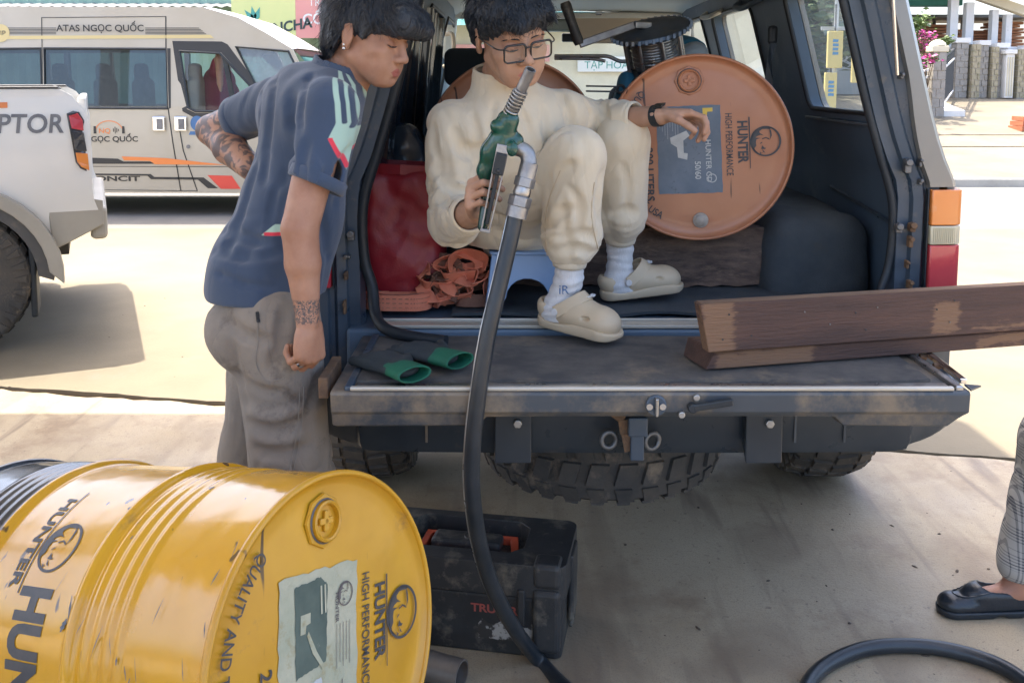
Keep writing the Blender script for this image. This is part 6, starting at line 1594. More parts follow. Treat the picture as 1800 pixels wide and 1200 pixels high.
NZ = thing('fuel_nozzle', 'green fuel nozzle with steel spout held up by the seated man', 'nozzle', at(880, 300, 2.15))
tip, bs_, = at(933, 122, 2.08), at(893, 207, 2.14)
sd = (tip - bs_).normalized()
mb = MB(); L_ = (tip - bs_).length
mb.lathe([(0.0125, 0), (0.0125, L_), (0.0095, L_), (0.0095, L_ - 0.05), (0.0005, L_ - 0.05)], 24, bs_, sd); sp_ = mb.build('spout', 'alu', NZ, world=True, smooth=40)
mb = MB(); a, b, _ = frame_of(sd)
mb.tube([bs_ + sd * (0.005 + 0.072 * i / 120) + (a * math.cos(i * 0.42) + b * math.sin(i * 0.42)) * 0.0155 for i in range(121)], 0.0024, 6); mb.build('spring', 'steel', sp_, world=True, smooth=60)
MB().lathe([(0.014, 0.0), (0.022, 0.0), (0.022, 0.012), (0.019, 0.02), (0.014, 0.02)], 24, bs_ - sd * 0.012, sd).build('collar', 'alu', NZ, world=True, smooth=40)
# cast body, grip and trigger guard
h_ = 0.0035
P0, P1, P2, P3, P4 = at(893, 212, 2.14), at(880, 250, 2.15), at(868, 290, 2.16), at(860, 340, 2.165), at(848, 398, 2.165)
lo = np.minimum.reduce([np.array(p) for p in (P0, P4, at(940, 300, 2.1))]) - 0.09; hi = np.maximum.reduce([np.array(p) for p in (P0, P4, at(940, 300, 2.18))]) + 0.09
v = Vol(lo, hi, h_)
v.cap(P0, P1, 0.026, 0.028, 0.01); v.cap(P1, at(862, 268, 2.15), 0.028, 0.022, 0.012); v.cap(at(862, 262, 2.15), at(852, 300, 2.16), 0.020, 0.017, 0.012); v.cap(at(905, 248, 2.15), P1, 0.021, 0.024, 0.01)
v.cap(P1, P2, 0.026, 0.020, 0.012); v.cap(at(852, 300, 2.16), P3 + Vector((-0.004, 0.01, 0)), 0.017, 0.0135, 0.012); v.cap(P3 + Vector((-0.004, 0.01, 0)), P4, 0.0135, 0.012, 0.01)
v.ell(at(872, 222, 2.13), (0.014, 0.02, 0.016), 0.008); v.ell(at(900, 262, 2.12), (0.014, 0.012, 0.018), 0.008)
soft('body', [v], 'nozzle_green', NZ)
# silver trigger guard loop and lever in front of the grip
def up_of(p, q): return (q - p).normalized()
g0, g1 = at(884, 262, 2.125), at(853, 405, 2.135)
gd = (g1 - g0).normalized(); gs = gd.cross(Vector((0, 1, 0))).normalized()
mb = MB()
for s_ in (-1, 1): mb.bar(g0 + gs * 0.013 * s_, g1 + gs * 0.009 * s_, 0.004, 0.018, (0, 1, 0))
mb.bar(g0 - gs * 0.015, g0 + gs * 0.015, 0.02, 0.02, (0, 1, 0)); mb.bar(g1 - gs * 0.012, g1 + gs * 0.012, 0.008, 0.018, (0, 1, 0))
mb.build('guard', 'alu', NZ, world=True, bevel=0.0015)
mb = MB(); mb.bar(g0 + gd * 0.03 + Vector((0, -.004, 0)), g1 - gd * 0.015, 0.009, 0.008, (0, 1, 0)); mb.build('lever', 'rubber', NZ, world=True, bevel=0.002)
mb = MB(); mb.box(g0 + gd * 0.035 + Vector((0, -0.008, 0)), (0.026, 0.014, 0.05), Matrix((gs, Vector((0, 1, 0)), -gd)).transposed()); mb.cyl(g0 + gd * 0.05 + Vector((0, -0.018, 0)), g0 + gd * 0.05 + Vector((0, -0.01, 0)), 0.005, 12); mb.build('trigger_plate', 'rubber', NZ, world=True, bevel=0.003)
# swivel: elbow and hexagon couplings
e0, e1, e2, e3 = at(902, 258, 2.15), at(925, 268, 2.145), at(930, 290, 2.14), at(908, 376, 2.13)
dn = (e3 - e2).normalized()
mb = MB(); mb.tube(spline([e0, e1, e2], 6), 0.0185, 16); sv = mb.build('swivel_elbow', 'alu', NZ, world=True, smooth=60)
MB().lathe([(0.021, -0.004), (0.021, 0.03), (0.017, 0.032)], 20, e2, dn).build('swivel_sleeve', 'alu', sv, world=True, smooth=40)
LL = (e3 - e2).length
MB().lathe([(0.0005, 0.030), (0.0245, 0.030), (0.0245, 0.052), (0.0005, 0.052)], 6, e2, dn).build('hex_nut', 'alu', sv, world=True, bevel=0.002)
MB().lathe([(0.019, 0.050), (0.021, 0.062), (0.021, 0.070), (0.019, 0.074)], 20, e2, dn).build('coupling', 'steel', sv, world=True, smooth=40)
MB().lathe([(0.0005, 0.074), (0.027, 0.074), (0.027, 0.098), (0.0005, 0.098)], 6, e2, dn).build('hex_nut', 'alu', sv, world=True, bevel=0.002)
MB().lathe([(0.0245, 0.098), (0.0245, LL + 0.008), (0.0005, LL + 0.008)], 20, e2, dn).build('ferrule', 'alu', sv, world=True, smooth=40)

# ---------------------------------------------------------------- things in the cargo bay
def ribbon(mb, pts, wdt, up, th=0.003, mi=0):
    P = [Vector(p) for p in pts]; n = len(P); secs = []
    for i, p in enumerate(P):
        d = (P[min(i + 1, n - 1)] - P[max(i - 1, 0)]).normalized()
        u = up[i] if isinstance(up, list) else Vector(up)
        u = (u - d * u.dot(d)).normalized(); nn = d.cross(u)
        secs.append([p - u * wdt / 2 - nn * th / 2, p + u * wdt / 2 - nn * th / 2, p + u * wdt / 2 + nn * th / 2, p - u * wdt / 2 + nn * th / 2])
    return loft(mb, secs, True, mi=mi)
# red bag
rb = thing('red_bag', 'crimson waterproof bag standing in the cargo bay beside the left jamb', 'bag', at(712, 545, 2.80)); rb.location.z = 0.878
c0, c1 = at(710, 535, 2.82), at(706, 292, 2.82)
v = Vol((c0.x - 0.2, 2.66, 0.86), (c0.x + 0.2, 3.05, 1.35), 0.007)
v.box((c0.x, 2.85, 1.075), (0.118, 0.085, 0.21), 0.035, 0.0)
v.ell((c0.x - 0.02, 2.85, 0.98), (0.125, 0.105, 0.12), 0.05)
v.disp(lambda X, Y, Z: 0.010 * vnoise(X * 1.0, Y, Z * 0.45, 14, 3) + 0.006 * vnoise(X + Z * 0.6, Y, Z, 22, 4) + 0.004 * np.abs(vnoise(X - Z * 0.4, Y, Z * 0.5, 30, 5)))
v.cut((c0.x, 2.85, 1.285), (0.06, 0, 1), 0.006)
soft('bag_body', [v], 'bag_red', rb)
mb = MB(); ribbon(mb, [(c0.x - 0.118, 2.79, 1.288), (c0.x, 2.768, 1.284), (c0.x + 0.118, 2.79, 1.276), (c0.x + 0.118, 2.92, 1.276), (c0.x, 2.93, 1.282), (c0.x - 0.118, 2.92, 1.288), (c0.x - 0.118, 2.79, 1.288)], 0.03, (0, 0, 1)); mb.build('rolled_top', 'bag_red', rb, world=True)
# glossy black bags behind it
def lump(name, label, cat, c, r_, m_, h=0.01, seed=1, amp=0.02, sc=9, group=None, base=None, box=False):
    t = thing(name, label, cat, (c[0], c[1], base if base is not None else c[2] - r_[2]), group=group)
    v = Vol(np.array(c) - np.array(r_) * 1.25 - 0.03, np.array(c) + np.array(r_) * 1.25 + 0.03, h)
    if box: v.box(c, r_, min(r_) * 0.45, 0.0)
    else: v.ell(c, r_, 0.0)
    v.disp(lambda X, Y, Z: amp * vnoise(X, Y, Z, sc, seed) + amp * 0.5 * np.abs(vnoise(X, Y, Z, sc * 2.3, seed + 9)), 0.08)
    if base is not None: v.cut((0, 0, base + 0.002), (0, 0, -1), 0.004)
    soft('bag_body', [v], m_, t)
    return t
p = at(706, 250, 3.15); lump('black_bag', 'glossy black plastic bag behind the crimson bag', 'bag', (p.x, 3.18, 1.14), (0.135, 0.12, 0.27), 'black_gloss', 0.009, 5, 0.03, 8, base=0.878)
p = at(800, 470, 3.02); lump('black_bag', 'small dark bag behind the orange straps under the seated man', 'bag', (p.x, 3.0, 0.96), (0.09, 0.07, 0.09), 'black_plastic', 0.008, 6, 0.015, 12, base=0.878)
t = thing('black_sheet', 'folded black plastic sheet hanging inside the left side of the wagon', 'plastic sheet', (-0.42, 3.3, 1.2))
mb = MB(); n = 60; top_, bot_ = [], []
for i in range(n + 1):
    f = i / n; y = 2.85 + 1.75 * f; x = -0.425 + 0.028 * math.sin(f * 34) + 0.012 * math.sin(f * 83 + 1)
    top_.append((x + 0.07, y, 1.84)); bot_.append((x * 1.0 + 0.015 * math.sin(f * 21), y, 1.20))
mb.add(top_ + bot_, [(i, i + 1, n + 2 + i, n + 1 + i) for i in range(n)]); mb.build('sheet', 'black_gloss', t, world=True, smooth=180, recalc=False)
# orange webbing: a neat flat coil and a loose heap
t = thing('strap_coil', 'flat oval coil of orange webbing strap at the foot of the crimson bag', 'strap', at(712, 572, 2.70)); t.location.z = 0.8765
cx = at(706, 560, 2.72)
for k in range(6):
    mb = MB(); a, b = 0.098 - 0.008 * k, 0.050 - 0.0078 * k
    pts = []
    for i in range(33):
        th = 2 * math.pi * i / 32; pts.append((cx.x - 0.01 + math.copysign(abs(math.cos(th)) ** 0.6, math.cos(th)) * a + 0.003 * math.sin(3 * th + k), 2.735 + math.sin(th) * b, 0.9005 + 0.0015 * math.sin(2 * th + k) - 0.0008 * k))
    ribbon(mb, pts, 0.046, (0, 0.10, 1), 0.0035); lo_ = mb.build('turn', 'strap_orange' if k != 3 else 'strap_brown', t, world=True, smooth=40)
    if k == 0:
        for dz in (-0.013, 0.0, 0.013):
            mb = MB()
            for i in range(17, 32):
                p, q = Vector(pts[i]), Vector(pts[i + 1])
                for f in (0.1, 0.6): 
                    c_ = p.lerp(q, f); e_ = p.lerp(q, f + 0.28); mb.tube([c_ + Vector((0, -0.0026, dz)), e_ + Vector((0, -0.0026, dz))], 0.0009, 4)
            mb.build('stitching', 'strap_brown', lo_, world=True)
t = thing('strap_heap', 'loose heap of orange and brown webbing straps beside the blue stool', 'strap', at(800, 568, 2.74)); t.location.z = 0.876
rg = random.Random(23); hc = at(800, 540, 2.76)
for k in range(15):
    cx_, cz_ = hc.x + rg.uniform(-.065, .065), 0.900 + 0.0075 * k
    r1 = rg.uniform(0.028, 0.05); ph = rg.uniform(0, 6.3); dr = rg.choice((-1, 1))
    pts = []
    for i in range(8):
        a = ph + dr * i * rg.uniform(0.5, 0.8)
        pts.append((cx_ + r1 * 1.4 * math.cos(a), 2.755 + rg.uniform(-.018, .018) + 0.02 * math.sin(a) - 0.004 * (k % 3), max(0.897, cz_ + r1 * math.sin(a) * 0.7)))
    ups = []
    for i in range(36): ups.append(Vector((0.5 * math.sin(k + i * 0.09), 0.55, 0.75 * math.cos(0.07 * i + k))).normalized())
    P_ = spline(pts, 5)
    mb = MB(); ribbon(mb, P_, 0.040, ups[:len(P_)], 0.003); mb.build('loop', 'strap_orange' if k % 4 else 'strap_brown', t, world=True, smooth=50)
# blue plastic stool
ST = thing('plastic_stool', 'low pale blue plastic stool the seated man sits on', 'stool', (0.045, 2.80, 0.878))
SH = 0.165
mb = MB()
for (ax_, s_) in (('x', -1), ('x', 1), ('y', -1), ('y', 1)):
    o = [(-0.125, 0), (-0.085, 0)] + [(-0.062 * math.cos(R(a)), 0.04 + 0.055 * math.sin(R(a))) for a in range(0, 181, 20)] + [(0.085, 0), (0.125, 0), (0.105, SH), (-0.105, SH)]
    if ax_ == 'y': fn = lambda u, v, t, s_=s_: (u * 1.0, s_ * (0.125 - 0.02 * v / SH - t), v)
    else: fn = lambda u, v, t, s_=s_: (s_ * (0.125 - 0.02 * v / SH - t), u * 1.0, v)
    MB().plate(o, (), 0.006, fn).build('side', 'stool_blue', ST, bevel=0.003)
MB().plate(rrect(-0.112, -0.112, 0.112, 0.112, 0.02), (), 0.008, lambda u, v, t: (u, v, SH + 0.008 - t)).build('seat', 'stool_blue', ST, bevel=0.004)
# gloves on the tailgate
def glove(label, wrist, fing, seed):
    t = thing('work_glove', label, 'glove', wrist, group='work gloves on the tailgate')
    w_ = np.array(wrist); f = np.array(fing); d = f - w_; d /= np.linalg.norm(d); s_ = np.cross([0, 0, 1], d)
    z = np.array([0, 0, 1])
    v = Vol(np.minimum(w_, f) - 0.08, np.maximum(w_, f) + 0.08, 0.0035)
    v.cap(w_ + d * 0.05, w_ + d * 0.14, 0.044, 0.05, 0.01, sq=(z, 0.42))
    for k, o in enumerate((-0.036, -0.012, 0.012, 0.036)): v.cap(w_ + d * 0.13 + s_ * o, w_ + d * (0.215 - 0.012 * abs(k - 1.4)) + s_ * (o * 1.25) - z * 0.004, 0.014, 0.012, 0.012)
    v.cap(w_ + d * 0.08 - s_ * 0.04, w_ + d * 0.14 - s_ * 0.08, 0.015, 0.012, 0.015)
    v.disp(lambda X, Y, Z: 0.003 * vnoise(X, Y, Z, 40, seed)); v.cut((0, 0, 0.8505), (0, 0, -1), 0.003)
    soft('hand', [v], 'glove_grey', t)
    v = Vol(w_ - 0.09, w_ + 0.1, 0.003)
    v.cap(w_ - d * 0.015, w_ + d * 0.055, 0.046, 0.044, 0.0, sq=(z, 0.42)); v.cut(w_ - d * 0.02, -d, 0.002); v.cap(w_ - d * 0.06, w_ + d * 0.03, 0.042, 0.038, 0.002, 's', sq=(z, 0.37))
    v.cut((0, 0, 0.8505), (0, 0, -1), 0.003)
    soft('cuff', [v], 'glove_green', t)
glove('dark work glove with its green cuff open toward the camera', at(722, 655, Z=0.874), at(640, 622, Z=0.866), 1)
glove('dark work glove with its green cuff turned to the right', at(800, 632, Z=0.878), at(690, 606, Z=0.868), 2)
# hand winch standing on the orange drum
wc = thing('hand_winch', 'steel cable hand winch with black crank grip standing on the orange drum', 'winch', at(1155, 118, 3.42))
W0 = at(1155, 116, 3.42); ax_ = Vector((-0.22, -0.30, 0.93)).normalized()
w_ = MB(); w_.lathe([(0.0005, -0.03), (0.10, -0.03), (0.105, -0.02), (0.10, -0.012), (0.03, -0.012)], 32, W0, ax_); w_.build('base_flange', 'winch_blue', wc, world=True, smooth=40)
w_ = MB(); w_.lathe([(0.06, -0.012), (0.062, 0.10), (0.0005, 0.10)], 28, W0, ax_); w_.build('spool', 'winch_blue', wc, world=True, smooth=40)
a, b, _ = frame_of(ax_)
for k in range(8):
    t_ = 2 * math.pi * k / 8; e = a * math.cos(t_) + b * math.sin(t_)
    MB().cyl(W0 + e * 0.085 - ax_ * 0.015, W0 + e * 0.085 + ax_ * 0.10, 0.006, 8).build('tie_rod', 'steel', wc, world=True, smooth=60)
w_ = MB(); w_.lathe([(0.0005, 0.10), (0.112, 0.10), (0.116, 0.106), (0.112, 0.115), (0.06, 0.122), (0.0005, 0.124)], 36, W0, ax_)
for k in range(36):
    t_ = 2 * math.pi * k / 36; e = a * math.cos(t_) + b * math.sin(t_); w_.box(W0 + e * 0.117 + ax_ * 0.109, (0.008, 0.008, 0.012))
w_.build('gear_wheel', 'winch_blue', wc, world=True, smooth=40)
MB().tube([W0 + (a * math.cos(i * .5) + b * math.sin(i * .5)) * 0.066 + ax_ * (0.0 + 0.09 * i / 130) for i in range(131)], 0.0045, 6).build('cable', 'steel', wc, world=True, smooth=60)
c0, c1 = at(1122, 58, 3.36), at(1044, 86, 3.30)
cr = MB(); cr.bar(c0, c1, 0.022, 0.010, (0, 1, 0)); cr.bar(W0 + ax_ * 0.124, c0, 0.02, 0.02); cr = cr.build('crank_arm', 'alu', wc, world=True, bevel=0.003)
MB().lathe([(0.012, 0), (0.015, 0.01), (0.014, 0.06), (0.016, 0.115), (0.013, 0.125), (0.0005, 0.126)], 18, c1, (at(1024, 28, 3.30) - c1).normalized()).build('crank_grip', 'black_plastic', cr, world=True, smooth=40)
wc.scale = (1.22, 1.22, 1.22)
t = thing('hook_rod', 'bent steel hook rod lying across between the two orange drums', 'rod', at(1030, 108, 3.45))
MB().tube(spline([at(975, 99, 3.5), at(1050, 99, 3.45), at(1070, 100, 3.44), at(1090, 108, 3.43), at(1108, 107, 3.42)], 6), 0.007, 8).build('rod', 'steel', t, world=True, smooth=60)
MB().tube(spline([at(975, 103, 3.5), at(1040, 104, 3.46), at(1064, 108, 3.45)], 6), 0.006, 8).build('rod', 'steel', t, world=True, smooth=60)
t = thing('turnbuckle', 'black steel turnbuckle strung between the two drums', 'turnbuckle', at(1070, 156, 3.3))
mb = MB(); b0, b1 = at(1030, 156, 3.32), at(1085, 157, 3.3)
for s_ in (-1, 1): mb.bar(b0 + Vector((0, 0, s_ * 0.009)), b1 + Vector((0, 0, s_ * 0.009)), 0.006, 0.006)
mb.tube([b1 + Vector((0.012 + 0.013 * math.cos(x), 0, 0.013 * math.sin(x))) for x in [2 * math.pi * i / 16 for i in range(16)]], 0.005, 8, closed=True); mb.bar(b1 + Vector((0.025, 0, 0)), at(1120, 150, 3.3), 0.007, 0.007)
mb.build('frame', 'iron', t, world=True)
p = at(1098, 165, 3.38); lump('blue_bag', 'crumpled blue and grey cloth bag wedged between the two orange drums', 'bag', (p.x + 0.01, 3.42, 1.46), (0.055, 0.08, 0.11), 'blue_cloth', 0.008, 14, 0.02, 14)
p = at(1205, 85, 3.62); lump('blue_bag', 'blue and pale plastic bag behind the hand winch', 'bag', (p.x, 3.66, 1.66), (0.085, 0.09, 0.07), 'blue_cloth', 0.008, 15, 0.02, 12)
p = at(1212, 97, 3.6); lump('pale_bag', 'pale grey plastic bag on top of the orange drum beside the winch', 'bag', (p.x, 3.60, 1.645), (0.07, 0.05, 0.045), 'pale_bag', 0.007, 16, 0.015, 14)
# ================================================================ people
def attr_mat(name, base, base2, layers, scale=20, rough=0.55, bump=0.2, bscale=250, sheen=0.0, sss=0.0, spec=0.4, dirt=None, dscale=4, damt=0.6, wrinkle=None):
    """mat() whose colour is overlaid, layer by layer, where a float attribute of the mesh is positive (edges stay sharp)
    layers: (attribute, colour, softness, noise scale or 0)"""
    m = mat(name, base, base2, scale=scale, rough=rough, bump=bump, bscale=bscale, sheen=sheen, sss=sss, spec=spec, dirt=dirt, dscale=dscale, damt=damt, wrinkle=wrinkle)
    nt = m.node_tree; N, L = nt.nodes, nt.links; b = N['Principled BSDF']
    src = b.inputs['Base Color'].links[0].from_socket
    tc = N.new('ShaderNodeTexCoord')
    for a, c, sft, ns in layers:
        at_ = N.new('ShaderNodeAttribute'); at_.attribute_name = a
        mr = N.new('ShaderNodeMapRange'); mr.inputs[1].default_value = -sft; mr.inputs[2].default_value = sft; L.new(at_.outputs['Fac'], mr.inputs[0])
        fac = mr.outputs[0]
        if ns:
            n = N.new('ShaderNodeTexNoise'); n.inputs['Scale'].default_value = ns; n.inputs['Detail'].default_value = 3; n.inputs['Distortion'].default_value = 1.5; L.new(tc.outputs['Object'], n.inputs[0])
            m2 = N.new('ShaderNodeMapRange'); m2.inputs[1].default_value = 0.44; m2.inputs[2].default_value = 0.54; L.new(n.outputs[0], m2.inputs[0])
            mu = N.new('ShaderNodeMath'); mu.operation = 'MULTIPLY'; L.new(fac, mu.inputs[0]); L.new(m2.outputs[0], mu.inputs[1]); fac = mu.outputs[0]
        mx = N.new('ShaderNodeMix'); mx.data_type = 'RGBA'; L.new(fac, mx.inputs[0]); L.new(src, mx.inputs[6]); mx.inputs[7].default_value = tuple(c) + (1,)
        src = mx.outputs[2]
    L.new(src, b.inputs['Base Color'])
    return m
SK = dict(scale=14, rough=0.46, bump=0.14, bscale=420, sss=0.10)
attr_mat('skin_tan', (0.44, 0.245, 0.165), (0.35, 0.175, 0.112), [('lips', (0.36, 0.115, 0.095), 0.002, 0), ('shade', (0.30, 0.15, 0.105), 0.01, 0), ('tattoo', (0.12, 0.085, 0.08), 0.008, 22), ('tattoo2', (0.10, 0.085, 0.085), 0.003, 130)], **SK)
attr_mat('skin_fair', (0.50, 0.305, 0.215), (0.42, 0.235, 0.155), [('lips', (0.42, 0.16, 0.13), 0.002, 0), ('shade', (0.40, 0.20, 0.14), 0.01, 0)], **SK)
mat('skin_plain', (0.42, 0.21, 0.135), (0.38, 0.185, 0.12), **SK)
mat('hair_black', (0.012, 0.018, 0.028), (0.022, 0.028, 0.038), scale=40, rough=0.34, bump=0.5, bscale=160)
mat('hair_strand', (0.016, 0.022, 0.033), rough=0.3)
attr_mat('shirt_navy', (0.040, 0.068, 0.125), (0.034, 0.060, 0.112), [('panel', (0.40, 0.58, 0.49), 0.0012, 0), ('stripe', (0.034, 0.060, 0.112), 0.0012, 0), ('red', (0.72, 0.04, 0.075), 0.0012, 0)], scale=6, rough=0.85, bump=0.18, bscale=700, sheen=0.25, wrinkle=(7.0, 0.15, 0.3))
mat('trouser_grey', (0.27, 0.235, 0.195), (0.215, 0.185, 0.155), scale=7, rough=0.92, bump=0.25, bscale=500, dirt=(0.115, 0.095, 0.08), dscale=9, damt=0.545, sheen=0.1, wrinkle=(8.0, 0.35, 0.4))
mat('cream_fleece', (0.68, 0.60, 0.455), (0.64, 0.56, 0.42), scale=5, rough=0.95, bump=0.22, bscale=600, sheen=0.35, wrinkle=(8.5, 0.30, 0.5))
mat('sock_white', (0.74, 0.74, 0.74), (0.66, 0.66, 0.67), scale=30, rough=0.95, bump=0.5, bscale=400, stretch=(1, 1, 0.12))
mat('clog_beige', (0.58, 0.475, 0.33), (0.53, 0.43, 0.30), scale=8, rough=0.55, dirt=(0.42, 0.34, 0.235), dscale=9, damt=0.66)
mat('loafer_black', (0.012, 0.017, 0.024), (0.02, 0.025, 0.03), scale=14, rough=0.28, bump=0.15, bscale=90)
mat('frame_black', (0.012, 0.014, 0.018), rough=0.2, coat=0.4)
mat('thread', (0.25, 0.225, 0.195), rough=0.9)
mat('maroon', (0.25, 0.02, 0.06), rough=0.8)
glass('lens', (0.96, 0.97, 0.97), 0.03)
# glen check cloth
m = mat('check_cloth', (0.40, 0.385, 0.36), rough=0.9)
nt = m.node_tree; N, L = nt.nodes, nt.links
tc = N.new('ShaderNodeTexCoord'); sp_ = N.new('ShaderNodeSeparateXYZ'); L.new(tc.outputs['Object'], sp_.inputs[0])
def lines(out, per, duty):
    a = N.new('ShaderNodeMath'); a.operation = 'DIVIDE'; a.inputs[1].default_value = per; L.new(out, a.inputs[0])
    f = N.new('ShaderNodeMath'); f.operation = 'FRACT'; L.new(a.outputs[0], f.inputs[0])
    l = N.new('ShaderNodeMath'); l.operation = 'LESS_THAN'; l.inputs[1].default_value = duty; L.new(f.outputs[0], l.inputs[0])
    return l.outputs[0]
def mth(op, a, b):
    x = N.new('ShaderNodeMath'); x.operation = op; x.use_clamp = True
    for i, s_ in enumerate((a, b)):
        if isinstance(s_, float): x.inputs[i].default_value = s_
        else: L.new(s_, x.inputs[i])
    return x.outputs[0]
vf = mth('MULTIPLY', lines(sp_.outputs[0], 0.0085, 0.45), lines(sp_.outputs[0], 0.068, 0.55))
hf = mth('MULTIPLY', lines(sp_.outputs[2], 0.0085, 0.45), lines(sp_.outputs[2], 0.078, 0.55))
tot = mth('ADD', mth('MULTIPLY', vf, 0.55), mth('MULTIPLY', hf, 0.5))
tot = mth('ADD', tot, mth('MULTIPLY', mth('ADD', lines(sp_.outputs[0], 0.0375, 0.06), lines(sp_.outputs[2], 0.0425, 0.05)), 0.5))
mx = N.new('ShaderNodeMix'); mx.data_type = 'RGBA'; L.new(tot, mx.inputs[0]); mx.inputs[6].default_value = (0.46, 0.445, 0.41, 1); mx.inputs[7].default_value = (0.09, 0.095, 0.11, 1); L.new(mx.outputs[2], N['Principled BSDF'].inputs['Base Color'])

def A_(p): return np.array(p, dtype=float)
def unit(p): p = A_(p); return p / np.linalg.norm(p)

def head_volume(h=0.0030, jaw=1.0, nose=1.0, lid=0.0):
    v = Vol((-0.115, -0.145, -0.235), (0.115, 0.155, 0.16), h)
    v.ell((0, -0.018, 0.035), (0.076, 0.097, 0.086), 0.0)
    v.ell((0, 0.028, -0.026), (0.0615 * jaw, 0.062, 0.074), 0.03)
    v.cap((-0.022, 0.062, -0.083), (0.022, 0.062, -0.083), 0.018, 0.018, 0.025); v.ell((0, 0.077, -0.090), (0.019, 0.014, 0.013), 0.018)
    for s in (-1, 1):
        v.cap((s * 0.053 * jaw, 0.000, -0.050), (s * 0.022, 0.062, -0.087), 0.015, 0.014, 0.03)
        v.ell((s * 0.045, 0.058, -0.022), (0.022, 0.024, 0.019), 0.022)
        v.ell((s * 0.034, 0.068, -0.055), (0.022, 0.02, 0.024), 0.02)
    v.cap((-0.036, 0.076, 0.026), (0.036, 0.076, 0.026), 0.012, 0.012, 0.02)
    for s in (-1, 1): v.ell((s * 0.033, 0.100, 0.004), (0.021, 0.018, 0.0125), 0.014, 's')
    for s in (-1, 1):
        v.ell((s * 0.033, 0.0765, 0.0025), (0.0165, 0.0135, 0.0125), 0.004)       # lid over the eyeball
        v.cap((s * 0.020, 0.0875, 0.0005 - lid), (s * 0.046, 0.0815, 0.000 - lid), 0.0016, 0.0014, 0.002, 's')
    v.cap((0, 0.084, 0.022), (0, 0.104 * nose, -0.022), 0.0085, 0.0105, 0.012)
    v.ell((0, 0.1085 * nose, -0.029), (0.0125, 0.0115, 0.0105), 0.008)
    for s in (-1, 1):
        v.ell((s * 0.0135, 0.0975, -0.0335), (0.0085, 0.011, 0.0085), 0.007)
        v.ell((s * 0.0068, 0.103, -0.0415), (0.0036, 0.0055, 0.0035), 0.003, 's')
    v.ell((0, 0.084, -0.060), (0.028, 0.013, 0.018), 0.012)
    for s in (-1, 1): v.cap((s * 0.003, 0.0945, -0.0590), (s * 0.025, 0.0830, -0.0640), 0.0050, 0.003, 0.006)
    v.cap((-0.015, 0.0885, -0.0715), (0.015, 0.0885, -0.0715), 0.0058, 0.0058, 0.008); v.ell((0, 0.0915, -0.0715), (0.010, 0.0060, 0.0060), 0.006)
    v.cap((-0.025, 0.0870, -0.0655), (0, 0.0985, -0.0652), 0.0012, 0.0014, 0.002, 's'); v.cap((0.025, 0.0870, -0.0655), (0, 0.0985, -0.0652), 0.0012, 0.0014, 0.002, 's')
    v.ell((0, 0.096, -0.083), (0.012, 0.007, 0.005), 0.008, 's')
    for s in (-1, 1):     # ears
        M = np.array(Euler((0.22, 0, -s * 0.35)).to_matrix())
        v.ell((s * 0.079, -0.014, -0.002), (0.0075, 0.020, 0.031), 0.008, M=M)
        v.ell((s * 0.078, -0.012, -0.030), (0.0065, 0.010, 0.010), 0.006)
        v.ell((s * 0.0885, -0.010, 0.002), (0.006, 0.0105, 0.018), 0.005, 's', M=M)
        v.cap((s * 0.083, -0.026, 0.018), (s * 0.083, -0.002, 0.026), 0.003, 0.003, 0.004)
    v.cap((0, -0.030, -0.05), (0, -0.055, -0.22), 0.050, 0.060, 0.025)
    v.cap((0, -0.018, -0.09), (0, -0.040, -0.22), 0.043, 0.05, 0.02)
    return v
def head_matrix(c, f, scale=1.0, roll=0.0):
    f = Vector(f).normalized(); r_ = f.cross(Vector((0, 0, 1))).normalized(); u = r_.cross(f)
    q = Matrix((r_, f, u)).transposed() @ Matrix.Rotation(roll, 3, 'Y')
    m = q.to_4x4() * 1.0
    for i in range(3):
        for j in range(3): m[i][j] *= scale
    m.translation = Vector(c)
    return m
def head_attrs(M):
    inv = np.array(M.inverted())
    loc = lambda V: V @ inv[:3, :3].T + inv[:3, 3]
    def lips(V):
        p = loc(V); x, y, z = p.T
        d = 1 - ((x / 0.0245) ** 2 + ((z + 0.0655) / (0.0120 * np.clip(1.1 - (np.abs(x) / 0.024) ** 1.6, 0.1, 1))) ** 2)
        return np.where((y > 0.082) & (np.abs(x) < 0.026) & (z > -0.085) & (z < -0.045), d * 0.012, -1)
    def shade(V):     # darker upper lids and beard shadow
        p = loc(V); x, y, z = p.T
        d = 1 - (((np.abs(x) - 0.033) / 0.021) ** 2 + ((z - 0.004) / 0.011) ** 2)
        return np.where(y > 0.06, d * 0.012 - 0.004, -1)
    return lips, shade
